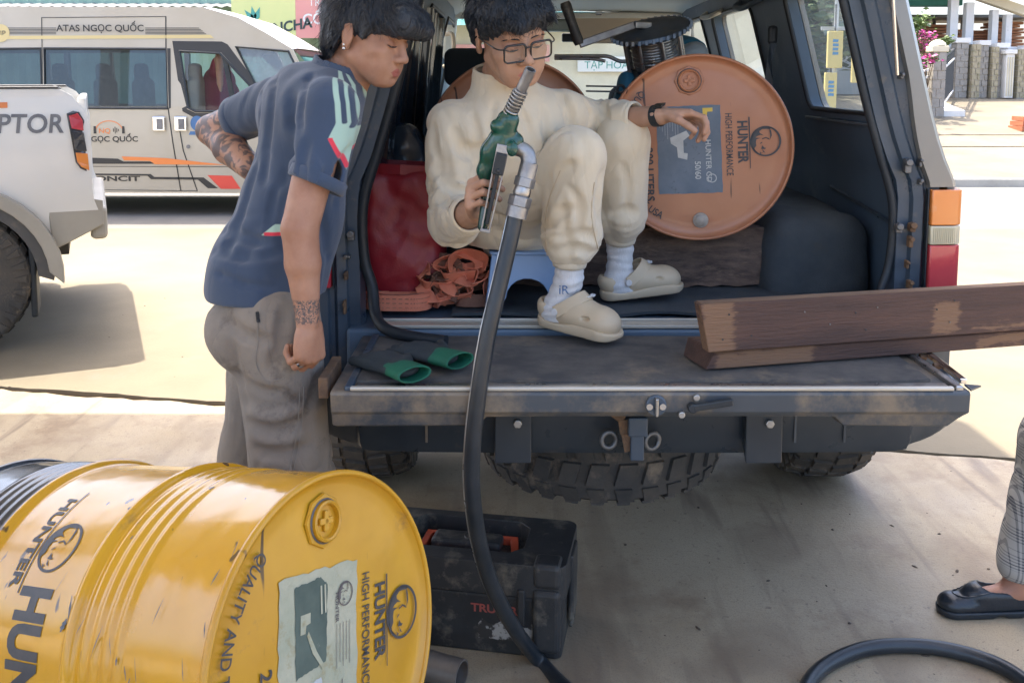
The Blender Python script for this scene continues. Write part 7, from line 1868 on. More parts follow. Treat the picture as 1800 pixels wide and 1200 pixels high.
def strands(name, parent, M, roots, length, width, wave, seed, mat_='hair_strand', lift=0.010, crown=(0, -0.03, 0.125), down=0.5):
    """loose locks over the hair: ribbons that run from the crown outwards"""
    rg = np.random.default_rng(seed); mb = MB(); crown = A_(crown)
    for p, n in roots:
        t = p - crown; t = t - n * (t @ n); 
        if np.linalg.norm(t) < 1e-4: continue
        t = unit(t) + A_((0, 0, -down * rg.uniform(0, 1))) + rg.normal(size=3) * 0.16
        t = unit(t - n * (t @ n)); b = np.cross(n, t)
        Ln = length * rg.uniform(0.6, 1.3); ph = rg.uniform(0, 6.28); fr = rg.uniform(0.7, 1.6)
        pts = []
        for i in range(6):
            s = i / 5
            pts.append(p + t * Ln * s + n * (lift * math.sin(s * 2.6) * rg.uniform(0.5, 1.2) - 0.012 * s * s) + b * wave * math.sin(ph + s * 6 * fr))
        W = [Vector(x) for x in pts]; k = len(mb.v)
        for i, x in enumerate(W):
            wd = width * (1 - (i / 5) ** 2 * 0.9); mb.v += [x - Vector(b) * wd, x + Vector(n) * wd * 0.5, x + Vector(b) * wd]
        for i in range(5):
            for j in range(2): mb.f.append((k + 3 * i + j, k + 3 * i + j + 1, k + 3 * i + j + 4, k + 3 * i + j + 3)); mb.m.append(0)
    mb.xf(M)
    return mb.build(name, mat_, parent, world=True, smooth=180, recalc=False)
def surf_roots(vq, n, seed, keep=None):
    P, Q = vq; rg = np.random.default_rng(seed)
    nr = np.cross(P[Q[:, 2]] - P[Q[:, 0]], P[Q[:, 3]] - P[Q[:, 1]]); nr /= (np.linalg.norm(nr, axis=1)[:, None] + 1e-9)
    c = P[Q].mean(1)
    out = np.sign(((c - P.mean(0)) * nr).sum(1))[:, None]; nr = nr * np.where(out == 0, 1, out)
    ids = np.arange(len(Q))
    if keep is not None: ids = ids[keep(c)]
    ids = rg.choice(ids, min(n, len(ids)), replace=False)
    return [(c[i], nr[i]) for i in ids]
def brows_lashes(parent, M, thick=1.0, lid=0.0):
    for s in (-1, 1):
        mb = MB()
        for k in range(26):
            f = k / 25; x = 0.014 + 0.036 * f; z = 0.0205 + 0.007 * math.sin(f * 2.2) - 0.005 * f; y = 0.0905 - 0.010 * f * f
            a = Vector((s * x, y, z)); b = a + Vector((s * 0.007, -0.001, 0.0022 - 0.003 * f))
            mb.tube([a + Vector((0, 0, 0.0012 * ((k * 7) % 3 - 1))), b], [0.0010 * thick, 0.0004], 4, True)
        mb.xf(M); mb.build('eyebrow', 'hair_black', parent, world=True, recalc=False)
        mb = MB(); pts = [(s * (0.018 + 0.030 * i / 8), 0.0895 - 0.0095 * (i / 8) ** 1.6 + 0.0012, 0.0006 - lid - 0.0030 * math.sin(math.pi * i / 8)) for i in range(9)]
        mb.tube(pts, [0.0010 + 0.0012 * math.sin(math.pi * i / 8) for i in range(9)], 6); mb.xf(M); mb.build('eyelash', 'hair_black', parent, world=True, smooth=180)

def hand(v, wrist, d, n, s, curl, spread=0.0, thumb=None, sc=1.0, k=0.006):
    """palm, four fingers of different length bent at three joints, and a thumb from the side of the palm"""
    w_, d, n, s = A_(wrist), unit(d), unit(n), unit(s)
    off = (0.030, 0.0105, -0.010, -0.028); lf = (0.96, 1.08, 1.0, 0.80); rr = (0.0095, 0.0098, 0.0092, 0.0080)
    v.cap(w_ - d * 0.01, w_ + d * 0.03 * sc, 0.026 * sc, 0.030 * sc, 0.012, sq=(n, 0.62))
    v.ell(w_ + d * 0.052 * sc, (0.040 * sc, 0.042 * sc, 0.0155 * sc), 0.010, M=np.stack([s, d, n], 1))
    joints = []
    for i in range(4):
        b = w_ + d * (0.088 - 0.004 * abs(i - 1) - (0.006 if i == 3 else 0)) * sc + s * off[i] * sc
        v.cap(w_ + d * 0.03 * sc + s * off[i] * 0.7 * sc, b, 0.013 * sc, 0.0118 * sc, 0.010)
        a = 0.0; p = b; sp = (i - 1.5) * -spread
        chain = [b]
        for j, Ln in enumerate((0.044, 0.027, 0.021)):
            a += curl[i][j]
            q = unit(d + s * sp) * math.cos(a) + n * math.sin(a)
            e = p + q * Ln * lf[i] * sc
            r0 = rr[i] * sc * (1.0 - 0.07 * j)
            v.cap(p, e, r0 * 1.04, r0 * 0.93, 0.0035); p = e; chain.append(e)
        joints.append(chain)
    tb = thumb or ((0.55, 0.75, 0.25), (0.85, 0.35, 0.35), (0.95, 0.1, 0.4))
    p = w_ + s * 0.020 * sc + d * 0.016 * sc
    for j, (t, Ln, r0) in enumerate(zip(tb, (0.044, 0.032, 0.025), (0.0155, 0.0118, 0.0108))):
        q = unit(d * t[0] + s * t[1] + n * t[2]); e = p + q * Ln * sc
        v.cap(p, e, r0 * sc, r0 * 0.88 * sc, 0.007 if j == 0 else 0.004); p = e
    return joints

def folds(amp, sc, seed, stretch=(1, 1, 1), shear=(0, 0)):
    """creases: sharp ridges and soft valleys, drawn out along one direction"""
    def fn(X, Y, Z):
        w1 = vnoise(X, Y, Z, sc * 0.5, seed + 5) * 0.06
        x = X * stretch[0] + Z * shear[0] + w1; y = Y * stretch[1] + Z * shear[1] + w1; z = Z * stretch[2]
        a = vnoise(x, y, z, sc, seed); b = vnoise(x + 3, y, z, sc * 2.1, seed + 1)
        m = np.clip(vnoise(X, Y, Z, sc * 0.45, seed + 7) * 1.5 + 0.55, 0, 1)
        c = vnoise(x * 1.3 + 7, y * 1.3, z * 0.8, sc * 1.7, seed + 3)
        m2 = np.clip(vnoise(X, Y, Z, sc * 0.6, seed + 11) * 2.0 + 0.4, 0, 1)
        return amp * (m * (np.exp(-np.abs(a) * 9.0) * 1.25 - 0.45 * np.exp(-np.abs(a) * 2.5) - 0.1 + 0.35 * b) + m2 * 0.7 * np.exp(-np.abs(c) * 10.0))
    return fn

def drape(amp, sc, seed, zs=0.16, tilt=(0.0, 0.0), smooth=False):
    """long soft folds that hang along z"""
    def fn(X, Y, Z):
        w1 = vnoise(X, Y, Z, 5, seed + 5) * 0.05
        a = vnoise(X + Z * tilt[0] + w1, Y + Z * tilt[1] + w1, Z * zs, sc, seed)
        m = np.clip(vnoise(X, Y, Z, 4.5, seed + 7) * 1.4 + 0.65, 0, 1)
        if smooth: return amp * m * 0.5 * np.sin(a * 7.0)
        return amp * m * (np.clip(np.abs(a) * 3.0, 0, 1) ** 0.8 * -1.0 + 0.5)
    return fn
def rings(p, ax, r0, r1, amp, per, seed):
    """cloth pushed together along an axis: rumpled rings between r0 and r1 along it"""
    p, ax = A_(p), unit(ax)
    def fn(X, Y, Z):
        dx, dy, dz = X - p[0], Y - p[1], Z - p[2]
        t = dx * ax[0] + dy * ax[1] + dz * ax[2]
        rad = np.sqrt(np.maximum(dx * dx + dy * dy + dz * dz - t * t, 0))
        m = np.clip((t - r0) / 0.02, 0, 1) * np.clip((r1 - t) / 0.03, 0, 1) * np.clip((0.12 - rad) / 0.02, 0, 1)
        n = vnoise(X, Y, Z, 16, seed) * 1.1
        return amp * m * (np.abs(np.sin((t / per + n) * math.pi)) ** 0.7 * -1.0 + 0.5) * np.clip(vnoise(X, Y, Z, 12, seed + 3) + 0.7, 0, 1)
    return fn

def on_surface(vol, p, d, steps=260, st=0.0015):
    """walk from p along d until the volume's surface is met"""
    p, d = A_(p), unit(d)
    for i in range(steps):
        q = ((p - vol.lo) / vol.h).round().astype(int)
        if (q >= 0).all() and (q < vol.n).all() and vol.D[tuple(q)] < 0.0015: return p
        p = p + d * st
    return p
def crease(vol, paths, r=0.006, k=0.022, y0=1.95):
    """presses creases into a garment where the cloth gathers: each path is a line of sight points laid on its surface"""
    done = []
    for pts, sc in paths:
        W = []
        for q in spline([Vector((a, b, 0)) for a, b in pts], 4):
            e = A_(at(q.x, q.y, y0)); W.append(on_surface(vol, e, e - A_((0, 0, CAM_H)), 700, 0.002))
        done.append((W, sc))
    for W, sc in done:
        n = len(W)
        for i in range(n - 1):
            if np.linalg.norm(W[i + 1] - W[i]) > 0.06: continue
            f = 0.35 + 0.65 * math.sin(math.pi * (i + 0.5) / (n - 1))
            vol.cap(W[i], W[i + 1], r * sc * f, r * sc * f, k * sc, 's')

# ---------------------------------------------------------------- standing man
SM = thing('person', 'standing man in navy polo shirt with striped mint shoulders leaning toward the wagon', 'person', (-0.62, 2.32, 0.0))
sf, ss = A_((0.857, 0.516, 0)), A_((0.516, -0.857, 0))       # his forward and right
C = A_((-0.525, 2.365, 1.50)); HIP = A_((-0.622, 2.305, 1.03))
shR, shL = A_((-0.425, 2.19, 1.485)), A_((-0.632, 2.53, 1.49))
elR, wrR = A_(at(527, 402, 2.115)), A_(at(541, 562, 2.10))
elL, wrL = A_((-0.864, 2.70, 1.405)), A_((-0.70, 2.50, 1.315))
neck = A_((-0.430, 2.345, 1.560))
Mh = head_matrix((-0.350, 2.325, 1.652), (0.885, -0.36, -0.26), 0.99, R(-2))
# body: head and neck, both arms with hands, trunk and legs below the clothes
hv = head_volume(0.0030, lid=0.002); hq = moved(hv.mesh(1), Mh)
av = Vol(np.minimum.reduce([shR, elR, wrR]) - 0.14, np.maximum.reduce([shR, elR, wrR]) + 0.10, 0.0034) if False else None
lo = np.array([-0.60, 1.98, 0.86]); hi = np.array([-0.36, 2.30, 1.52])
av = Vol(lo, hi, 0.0033)
av.cap(shR, elR, 0.052, 0.042, 0.0); mid = elR * 0.62 + wrR * 0.38
av.cap(elR, mid, 0.0415, 0.0405, 0.008); av.cap(mid, wrR, 0.0400, 0.0265, 0.010, sq=((0, 1, 0), 0.86))
hd_d = unit(A_((0.03, -0.01, -1.0))); hd_n = unit(A_((-0.80, 0.60, 0))); hd_s = unit(A_((0.60, 0.80, 0)))
jt = hand(av, wrR, hd_d, hd_n, hd_s, [(0.85, 1.5, 0.9), (0.95, 1.5, 0.9), (1.0, 1.5, 0.9), (1.05, 1.5, 0.9)], thumb=((0.7, 0.45, 0.45), (0.75, 0.0, 0.75), (0.5, -0.5, 0.75)), sc=1.06)
bl = Vol((-1.02, 2.36, 1.2), (-0.52, 2.86, 1.62), 0.005)
bl.cap(shL, elL, 0.052, 0.043, 0.0); bl.cap(elL, (elL + wrL) / 2, 0.043, 0.042, 0.012); bl.cap((elL + wrL) / 2, wrL, 0.046, 0.034, 0.02)
tv = Vol((-1.05, 1.95, 0.0), (-0.25, 2.85, 1.6), 0.012)
tv.cap(HIP, C - A_((0, 0, 0.06)), 0.085, 0.085, 0.0, sq=(sf, 0.8)); tv.cap(C - A_((0, 0, 0.06)), neck, 0.06, 0.05, 0.02)
knR, ftR = A_((-0.545, 2.25, 0.52)), A_((-0.56, 2.26, 0.09)); hpR, hpL = HIP + ss * 0.075 - A_((-.01, 0, .08)), HIP - ss * 0.075 - A_((-.04, 0, .08))
knL, ftL = A_((-0.70, 2.46, 0.56)), A_((-0.86, 2.52, 0.09))
for h_, k_, f_ in ((hpR, knR, ftR), (hpL, knL, ftL)): tv.cap(h_, k_, 0.070, 0.052, 0.02); tv.cap(k_, f_, 0.050, 0.038, 0.02)
lips, shd = head_attrs(Mh)
def tat2(V): return np.where((V[:, 1] < 2.3) & (V[:, 0] < -0.37), 0.027 - np.abs(V[:, 2] - (wrR[2] + 0.022)), -1)
def tat(V): return np.where((V[:, 0] < -0.60) & (V[:, 1] > 2.40) & (V[:, 2] > 1.2), 0.05, -1)
soft('body', [hq, av, bl, tv], 'skin_tan', SM, {'lips': lips, 'shade': shd, 'tattoo': tat, 'tattoo2': tat2})
# hair: thick mop with a heavy fringe
def comb(X, Y, Z, seed, n=70.0, amp=0.006, crown=(0, -0.03)):
    """locks: ridges that fan out from the crown"""
    th = np.arctan2(X - crown[0], Y - crown[1]); wob = vnoise(X, Y, Z, 22, seed) * 0.30
    return -amp * 0.7 * (np.abs(np.sin((th + wob) * n * 0.16)) ** 0.7 - 0.5) - amp * 0.7 * np.sin((th + wob * 1.7) * n * 0.43 + 1.0) + 0.0035 * vnoise(X, Y, Z, 24, seed + 1)
def mop(v):
    v.ell((0, -0.025, 0.048), (0.089, 0.110, 0.090), 0.0)
    v.ell((0, 0.050, 0.068), (0.076, 0.056, 0.050), 0.03)
    v.cap((-0.052, 0.100, 0.062), (0.052, 0.100, 0.062), 0.034, 0.034, 0.03); v.cap((-0.045, 0.118, 0.050), (0.045, 0.118, 0.050), 0.024, 0.024, 0.02); v.cap((-0.05, 0.095, 0.038), (0.05, 0.095, 0.038), 0.012, 0.012, 0.015)
    v.ell((0, -0.080, -0.015), (0.070, 0.036, 0.062), 0.03)
    for s in (-1, 1): v.cap((s * 0.078, 0.028, 0.055), (s * 0.0785, 0.026, 0.002), 0.012, 0.005, 0.02); v.cap((s * 0.076, -0.045, 0.04), (s * 0.070, -0.055, -0.035), 0.018, 0.010, 0.02)
    v.disp(lambda X, Y, Z: comb(X, Y, Z, 2, 110.0, 0.0022))
hvv = Vol((-0.14, -0.17, -0.12), (0.14, 0.16, 0.19), 0.003); mop(hvv); hm = hvv.mesh(1)
soft('hair', [moved(hm, Mh)], 'hair_black', SM)
strands('hair_locks', SM, Mh, surf_roots(hm, 7000, 5, lambda c: ((c[:, 2] > 0.045) | (c[:, 1] < -0.04)) & (c[:, 1] < 0.10)), 0.042, 0.0006, 0.0016, 6, down=0.9, lift=0.0022)
brows_lashes(SM, Mh, 1.1, 0.002)
# ear stud and finger ring
p = Mh @ Vector((0.0865, -0.010, -0.036)); er = MB(); er.ball(p, 0.0042, 10, 8); er.ball(p + Vector((0, 0, 0.009)), 0.003, 10, 8); er.build('ear_stud', 'chrome', SM, world=True, smooth=180)
rp = jt[2][0] * 0.55 + jt[2][1] * 0.45; rd = jt[2][1] - jt[2][0]
MB().lathe([(0.0100, -0.004), (0.0118, -0.004), (0.0118, 0.004), (0.0100, 0.004)], 20, rp, rd).build('finger_ring', 'chrome', SM, world=True, smooth=40)
# polo shirt
sv = Vol((-0.95, 1.98, 0.93), (-0.22, 2.82, 1.66), 0.0052)
WAIST = HIP + A_((0, 0, 0.10)); BEL = A_((-0.555, 2.34, 1.22))
sv.cap(C - ss * 0.085 + A_((0.01, 0, -0.03)), C + ss * 0.085 + A_((0.01, 0, -0.03)), 0.108, 0.108, 0.0, sq=(sf, 0.95))
sv.cap(C - A_((-0.01, 0, 0.08)), BEL, 0.138, 0.132, 0.04, sq=(sf, 0.84)); sv.cap(BEL, HIP - A_((0, 0, 0.03)), 0.134, 0.152, 0.05, sq=(sf, 0.93))
sv.ell(A_((-0.665, 2.30, 1.09)), (0.085, 0.11, 0.10), 0.05)
hemR = shR * 0.36 + elR * 0.64 + A_((0.012, 0, 0)); hemL = shL * 0.42 + elL * 0.58
sv.cap(C + A_((0.02, 0, 0.01)), neck - A_((0, 0, 0.03)), 0.085, 0.070, 0.04)
sv.cut(HIP + A_((0, 0, -0.012)), (-0.02, 0.0, -1), 0.006)
aR = unit(elR - shR); aL = unit(elL - shL); hnR = unit(aR + A_((-0.20, 0, 0.0)))
for s0, h0, a0, n0, r0, r1, ri in ((shR, hemR, aR, hnR, 0.070, 0.066, 0.053), (shL, hemL, aL, aL, 0.068, 0.061, 0.050)):
    sl = sv.like(); sl.cap(s0, h0 + a0 * 0.05, r0, r1, 0.0); sl.cut(h0, n0, 0.003); sv.merge(sl, 0.03)
sv.disp(lambda X, Y, Z: drape(0.0105, 7, 31, 0.12, (-0.22, 0.1), True)(X, Y, Z) * np.clip((1.54 - Z) / 0.12, 0.2, 1) + drape(0.004, 15, 37, 0.15, (-0.35, 0.1), True)(X, Y, Z) + rings(HIP + A_((0, 0, 0.02)), (0.15, 0.1, 1), 0.03, 0.20, 0.005, 0.07, 61)(X, Y, Z))
for h0, a0, ri in ((hemR, aR, 0.051), (hemL, aL, 0.048)): sv.cap(h0 - a0 * 0.03, h0 + a0 * 0.04, ri, ri + 0.001, 0.002, 's')
crease(sv, [([(507, 165), (512, 220), (505, 275), (500, 318)], 1.3), ([(482, 130), (474, 190), (468, 260), (462, 320)], 1.0), ([(458, 150), (452, 220), (446, 280)], 0.8), ([(545, 130), (530, 175), (526, 230)], 0.8), ([(448, 290), (430, 350), (408, 410), (395, 440)], 1.1),
            ([(484, 330), (474, 380), (468, 425)], 0.9), ([(392, 405), (430, 420), (470, 426), (505, 420)], 1.0), ([(376, 440), (420, 452), (470, 448), (500, 438)], 0.9), ([(560, 365), (572, 410), (576, 450)], 0.9), ([(420, 300), (412, 350), (398, 385)], 0.7), ([(590, 360), (600, 300), (618, 262)], 1.0),
            ([(540, 250), (530, 285), (532, 318)], 0.8), ([(575, 300), (568, 322), (566, 338)], 0.6), ([(380, 480), (430, 500), (480, 505)], 0.7), ([(500, 345), (490, 400), (500, 440)], 0.8)])
sv.cap(neck - A_((-0.005, 0, 0.02)), neck + A_((0.03, 0, 0.08)), 0.061, 0.068, 0.004, 's')
# shoulder panel, given in the side view plane of the shirt (x along, z up)
K = 2.19 / FPX
ax_ = lambda px: (px - 900) * K
az_ = lambda py: CAM_H - (py - 140) * K
yl = np.array([100, 118, 150, 180, 215, 240, 265, 294]); xl = np.array([575, 583, 592, 598, 600, 588, 600, 613]); xr = np.array([590, 606, 641, 646, 648, 634, 623, 613])
def pcoords(V):
    py = 140 + (CAM_H - V[:, 2]) / K; px = 900 + V[:, 0] / K
    return px, py
def near(V): return (V - C) @ ss > 0.015
def panel(V):
    px, py = pcoords(V); l, r_ = np.interp(py, yl, xl), np.interp(py, yl, xr)
    d = np.minimum(np.minimum(px - l, r_ - px), np.minimum(py - 104, 296 - py)) * K
    q = np.minimum(np.minimum(px - (475 - (py - 398) * 1.25), 500 - px), np.minimum(py - 398, 418 - py)) * K
    return np.where(near(V), np.maximum(d, q), -1)
def stripe(V):
    px, py = pcoords(V); l, r_ = np.interp(py, yl, xl), np.interp(py, yl, xr)
    f = (px - l) / np.maximum(r_ - l, 1); d = np.full(len(px), -1.0)
    for c_, y1 in ((0.27, 216), (0.55, 224), (0.82, 226)): d = np.maximum(d, np.minimum((0.085 - np.abs(f - c_)) * 50, np.minimum(py - 126, y1 - py)) * K)
    return np.where(near(V), d, -1)
def red(V):
    px, py = pcoords(V); l, r_ = np.interp(py, yl, xl), np.interp(py, yl, xr)
    d = np.minimum(np.minimum(px - l + 1, l + 7 - px), np.minimum(py - 239, 292 - py)) * K
    q = np.minimum(np.minimum(px - 456, 500 - px), np.minimum(py - 412, 418.5 - py)) * K
    return np.where(near(V), np.maximum(d, q), -1)
shirt = soft('polo_shirt', [sv], 'shirt_navy', SM, {'panel': panel, 'stripe': stripe, 'red': red})
# collar: a stand that hugs the neck
cv = Vol(neck - 0.14, neck + A_((0.14, 0.14, 0.12)), 0.0035); na = unit(A_((0.30, -0.03, 1)))
cv.cap(neck - na * 0.035, neck + na * 0.028, 0.078, 0.068, 0.0); cv.cut(neck + na * 0.032, na, 0.003); cv.cap(neck - na * 0.09, neck + na * 0.08, 0.067, 0.0625, 0.002, 's')
cv.cut(neck - na * 0.035, -na, 0.003); cv.disp(lambda X, Y, Z: 0.003 * vnoise(X, Y, Z, 25, 8))
mat('shirt_plain', (0.040, 0.068, 0.125), (0.034, 0.060, 0.112), scale=6, rough=0.85, bump=0.18, bscale=700, sheen=0.25)
soft('collar', [cv], 'shirt_plain', SM)
# sleeve hem bands
for h0, n0, r_ in ((hemR, hnR, 0.0665), (hemL, aL, 0.062)):
    MB().lathe([(r_ - 0.001, -0.024), (r_ + 0.002, -0.022), (r_ + 0.002, 0.003), (r_ - 0.003, 0.006), (r_ - 0.008, 0.002)], 40, h0 - n0 * 0.002, n0).build('sleeve_cuff', 'shirt_plain', shirt, world=True, smooth=60)
# trousers
pv = Vol((-1.05, 1.98, 0.04), (-0.36, 2.72, 1.12), 0.0065)
pv.cap(HIP - ss * 0.045 + A_((0.01, 0, -0.03)), HIP + ss * 0.045 - A_((0, 0, 0.03)), 0.108, 0.108, 0.0, sq=(sf, 0.98)); pv.ell(HIP - sf * 0.045 - A_((-0.01, 0, 0.10)), (0.108, 0.12, 0.10), 0.04)
for h_, k_, f_, r_ in ((hpR, knR, ftR, 0.096), (hpL, knL, ftL, 0.080)): pv.cap(h_, k_, 0.106, r_, 0.03); pv.cap(k_, f_, r_, r_ * 0.92, 0.05)
pv.disp(lambda X, Y, Z: drape(0.013, 7, 51, 0.2, (0.3, -0.2), True)(X, Y, Z) + folds(0.005, 12, 53, (1, 1, 0.42), (-0.5, 0.4))(X, Y, Z) + rings(knR, (0, 0, 1), -0.1, 0.16, 0.010, 0.06, 63)(X, Y, Z))
pv.cut((0, 0, 0.07), (0, 0, -1), 0.005)
crease(pv, [([(395, 560), (430, 590), (470, 600)], 1.0), ([(500, 545), (492, 600), (478, 650)], 0.9), ([(410, 660), (450, 690), (500, 695)], 1.1), ([(425, 700), (470, 720), (520, 705)], 1.0), ([(432, 745), (480, 760), (540, 740)], 1.1), ([(440, 790), (490, 800), (545, 785)], 1.0), ([(560, 660), (545, 720), (548, 780)], 0.8), ([(405, 600), (415, 660), (430, 720)], 0.9)], 0.005, 0.026)
tro = soft('trousers', [pv], 'trouser_grey', SM)
# seam, pocket edge and belt loop stitched to the trousers
for pts, r_, m_ in (([(452, 545), (453, 600), (450, 640), (470, 668), (500, 664)], 0.0012, 'thread'), ([(527, 680), (524, 740), (516, 790), (508, 830)], 0.0014, 'thread'), ([(534, 680), (531, 740), (523, 790), (515, 830)], 0.0014, 'thread'), ([(452, 548), (454, 566)], 0.0045, 'rubber')):
    W = []
    dirs = spline([Vector((a, b, 0)) for a, b in pts], 6)
    for q in dirs:
        e = A_(at(q.x, q.y, 2.0)); W.append(on_surface(pv, e, e - A_((0, 0, CAM_H)), 500, 0.0012) )
    MB().tube(W, r_, 5).build('stitching', m_, tro, world=True, smooth=60)
def shoe(name, parent, heel, toe, m_, hgt=0.075, wd=0.046, sole=None, h=0.005):
    heel, toe = A_(heel), A_(toe); d = unit(toe - heel); L_ = np.linalg.norm(toe - heel); s_ = np.cross(d, [0, 0, 1]); s_ = unit(s_)
    v = Vol(np.minimum(heel, toe) - 0.09, np.maximum(heel, toe) + 0.13, h); z = A_((0, 0, 1))
    v.cap(heel + d * wd * 0.8 + z * 0.03, toe - d * wd + z * 0.026, wd * 0.8, wd * 0.98, 0.01, sq=(z, 0.75)); v.cap(heel + d * 0.04 + z * 0.045, heel + d * L_ * 0.5 + z * 0.04, 0.036, 0.036, 0.02)
    v.cut(heel + z * 0.002, -z, 0.003)
    return soft(name, [v], m_, parent)
for f_, tw in ((ftR, 0.1), (ftL, 0.0)):
    e = unit(sf + A_((0.2, -0.3, 0))); hb = f_ * A_((1, 1, 0)) - e * 0.07 + A_((0, 0, 0.002))
    shoe('shoe', SM, hb, hb + e * 0.27, 'loafer_black', h=0.007)

# ---------------------------------------------------------------- seated man
ZM = thing('person', 'man in cream sweatsuit and black glasses sitting on the tailgate holding the nozzle', 'person', (0.045, 2.80, 1.05))
C = A_((-0.005, 2.60, 1.425)); PEL = A_((0.035, 2.845, 1.125))
f2, r2 = unit((0.32, -0.94, 0)), unit((-0.94, -0.32, 0))
shR, shL = A_((-0.160, 2.535, 1.425)), A_((0.140, 2.64, 1.455))
elR, wrR = A_(at(797, 388, 2.46)), A_(at(836, 372, 2.245))
elL, wrL = A_((0.225, 2.815, 1.425)), A_(at(1162, 203, 2.63))
neck = A_(at(878, 128, 2.575))
Mh = head_matrix(A_(at(898, 62, 2.475)), (0.38, -0.86, -0.36), 1.08, R(10))
hv = head_volume(0.0030, lid=0.003); hq = moved(hv.mesh(1), Mh)
# right hand round the grip, fingers between grip and guard
rv = Vol(A_((-0.20, 2.08, 1.12)), A_((0.02, 2.52, 1.42)), 0.0031)
rv.cap(elR, (elR + wrR) / 2, 0.045, 0.040, 0.02); rv.cap((elR + wrR) / 2, wrR, 0.040, 0.029, 0.02)
grip = A_(at(857, 335, 2.165))
gup = unit(A_(at(862, 268, 2.15)) - A_(at(850, 398, 2.165)))
hd = unit(A_((-0.10, -0.70, 0.55))); hn = unit(A_((0.98, -0.15, 0.0)) - hd * (A_((0.98, -0.15, 0.0)) @ hd)); hs = np.cross(hn, hd) 
if hs[2] < 0: hs = -hs
hs = unit(hs)
hand(rv, wrR, hd, hn, hs, [(0.75, 1.10, 0.5), (0.85, 1.15, 0.5), (0.95, 1.15, 0.5), (1.0, 1.2, 0.5)], thumb=((0.70, 0.60, 0.10), (0.65, 0.25, 0.70), (0.25, 0.0, 1.0)), sc=1.0)
# left hand hangs loosely from the wrist
lv = Vol(A_((0.16, 2.45, 1.28)), A_((0.62, 2.92, 1.56)), 0.0031)
lv.cap(elL, (elL + wrL) / 2, 0.030, 0.031, 0.01); lv.cap((elL + wrL) / 2, wrL, 0.033, 0.0275, 0.01)
ld_ = unit(A_((0.95, -0.22, 0.03))); ln = unit(A_((0.08, -0.25, -1.0)) - ld_ * (A_((0.08, -0.25, -1.0)) @ ld_)); ls = np.cross(ld_, ln); ls = unit(ls if ls[1] < 0 else -ls)
ljt = hand(lv, wrL, ld_, ln, ls, [(0.35, 0.95, 0.6), (0.55, 0.9, 0.55), (0.75, 0.85, 0.5), (0.9, 0.8, 0.5)], thumb=((0.75, 0.4, 0.45), (0.85, 0.05, 0.55), (0.8, -0.1, 0.6)), sc=0.96)
tv = Vol((-0.35, 2.3, 0.86), (0.55, 3.1, 1.62), 0.012)
tv.cap(PEL, C - A_((0, -0.02, 0.05)), 0.085, 0.085, 0.0); tv.cap(C - A_((0, -0.02, 0.05)), neck, 0.055, 0.05, 0.02)
hpR, knR, ankR = A_((-0.045, 2.80, 1.135)), A_(at(1012, 275, 2.50)), A_(at(1000, 492, 2.525))
hpL, knL, ankL = A_((0.125, 2.87, 1.13)), A_(at(1094, 250, 2.725)), A_(at(1090, 440, 2.815))
for h_, k_, f_ in ((hpR, knR, ankR), (hpL, knL, ankL)): tv.cap(h_, k_, 0.062, 0.045, 0.01); tv.cap(k_, f_, 0.045, 0.033, 0.01)
lips, shd = head_attrs(Mh)
soft('body', [hq, rv, lv, tv], 'skin_fair', ZM, {'lips': lips, 'shade': shd})
# curly hair with a parted fringe
hvv = Vol((-0.14, -0.17, -0.12), (0.14, 0.16, 0.20), 0.003); v = hvv
v.ell((0, -0.022, 0.056), (0.089, 0.108, 0.088), 0.0); v.ell((0.01, 0.052, 0.086), (0.080, 0.050, 0.045), 0.03)
v.cap((-0.055, 0.080, 0.074), (0.02, 0.090, 0.070), 0.022, 0.022, 0.02); v.cap((0.02, 0.090, 0.070), (0.06, 0.072, 0.070), 0.020, 0.018, 0.02)
for s in (-1, 1): v.cap((s * 0.078, 0.022, 0.06), (s * 0.079, 0.022, 0.012), 0.014, 0.005, 0.02); v.cap((s * 0.076, -0.045, 0.04), (s * 0.070, -0.05, -0.02), 0.02, 0.012, 0.02)
v.disp(lambda X, Y, Z: comb(X, Y, Z, 12, 80, 0.0026, (0.02, 0.0)) + 0.006 * vnoise(X, Y, Z, 45, 13))
hm = hvv.mesh(1)
soft('hair', [moved(hm, Mh)], 'hair_black', ZM)
strands('hair_locks', ZM, Mh, surf_roots(hm, 6000, 15, lambda c: c[:, 2] > 0.055), 0.034, 0.0007, 0.0035, 16, down=0.5, lift=0.004)
brows_lashes(ZM, Mh, 1.0, 0.003)
# glasses
gl = MB(); z0 = -0.004
for s in (-1, 1):
    lp = [Vector((s * (0.033 + u), 0.1085 - 0.10 * abs(u + 0.0) * (1 if u > 0 else 0.1), z0 + w_)) for u, w_ in rrect(-0.0265, -0.0215, 0.0265, 0.0205, 0.010, 5)]
    gl.tube(lp, 0.0023, 8, closed=True); gl.tube(lp[:len(lp) // 2], 0.0028, 8)
    gl.tube(spline([(s * 0.059, 0.1045, z0 + 0.012), (s * 0.074, 0.090, z0 + 0.012), (s * 0.082, 0.03, z0 + 0.012), (s * 0.084, -0.01, z0 + 0.010), (s * 0.083, -0.03, z0 - 0.008)], 4), 0.0017, 6)
gl.tube(spline([(-0.0075, 0.109, z0 + 0.010), (0, 0.1125, z0 + 0.0125), (0.0075, 0.109, z0 + 0.010)], 4), 0.0019, 8)
gl.xf(Mh); go = gl.build('eyeglasses', 'frame_black', ZM, world=True, smooth=60)
for s in (-1, 1):
    mb = MB(); shape_on(mb, rrect(-0.0262, -0.0212, 0.0262, 0.0202, 0.010, 5), lambda u, w_: (s * (0.033 + u), 0.1085 - 0.10 * abs(u) * (1 if u > 0 else 0.1), z0 + w_)); mb.xf(Mh); mb.build('lens', 'lens', go, world=True, recalc=False)
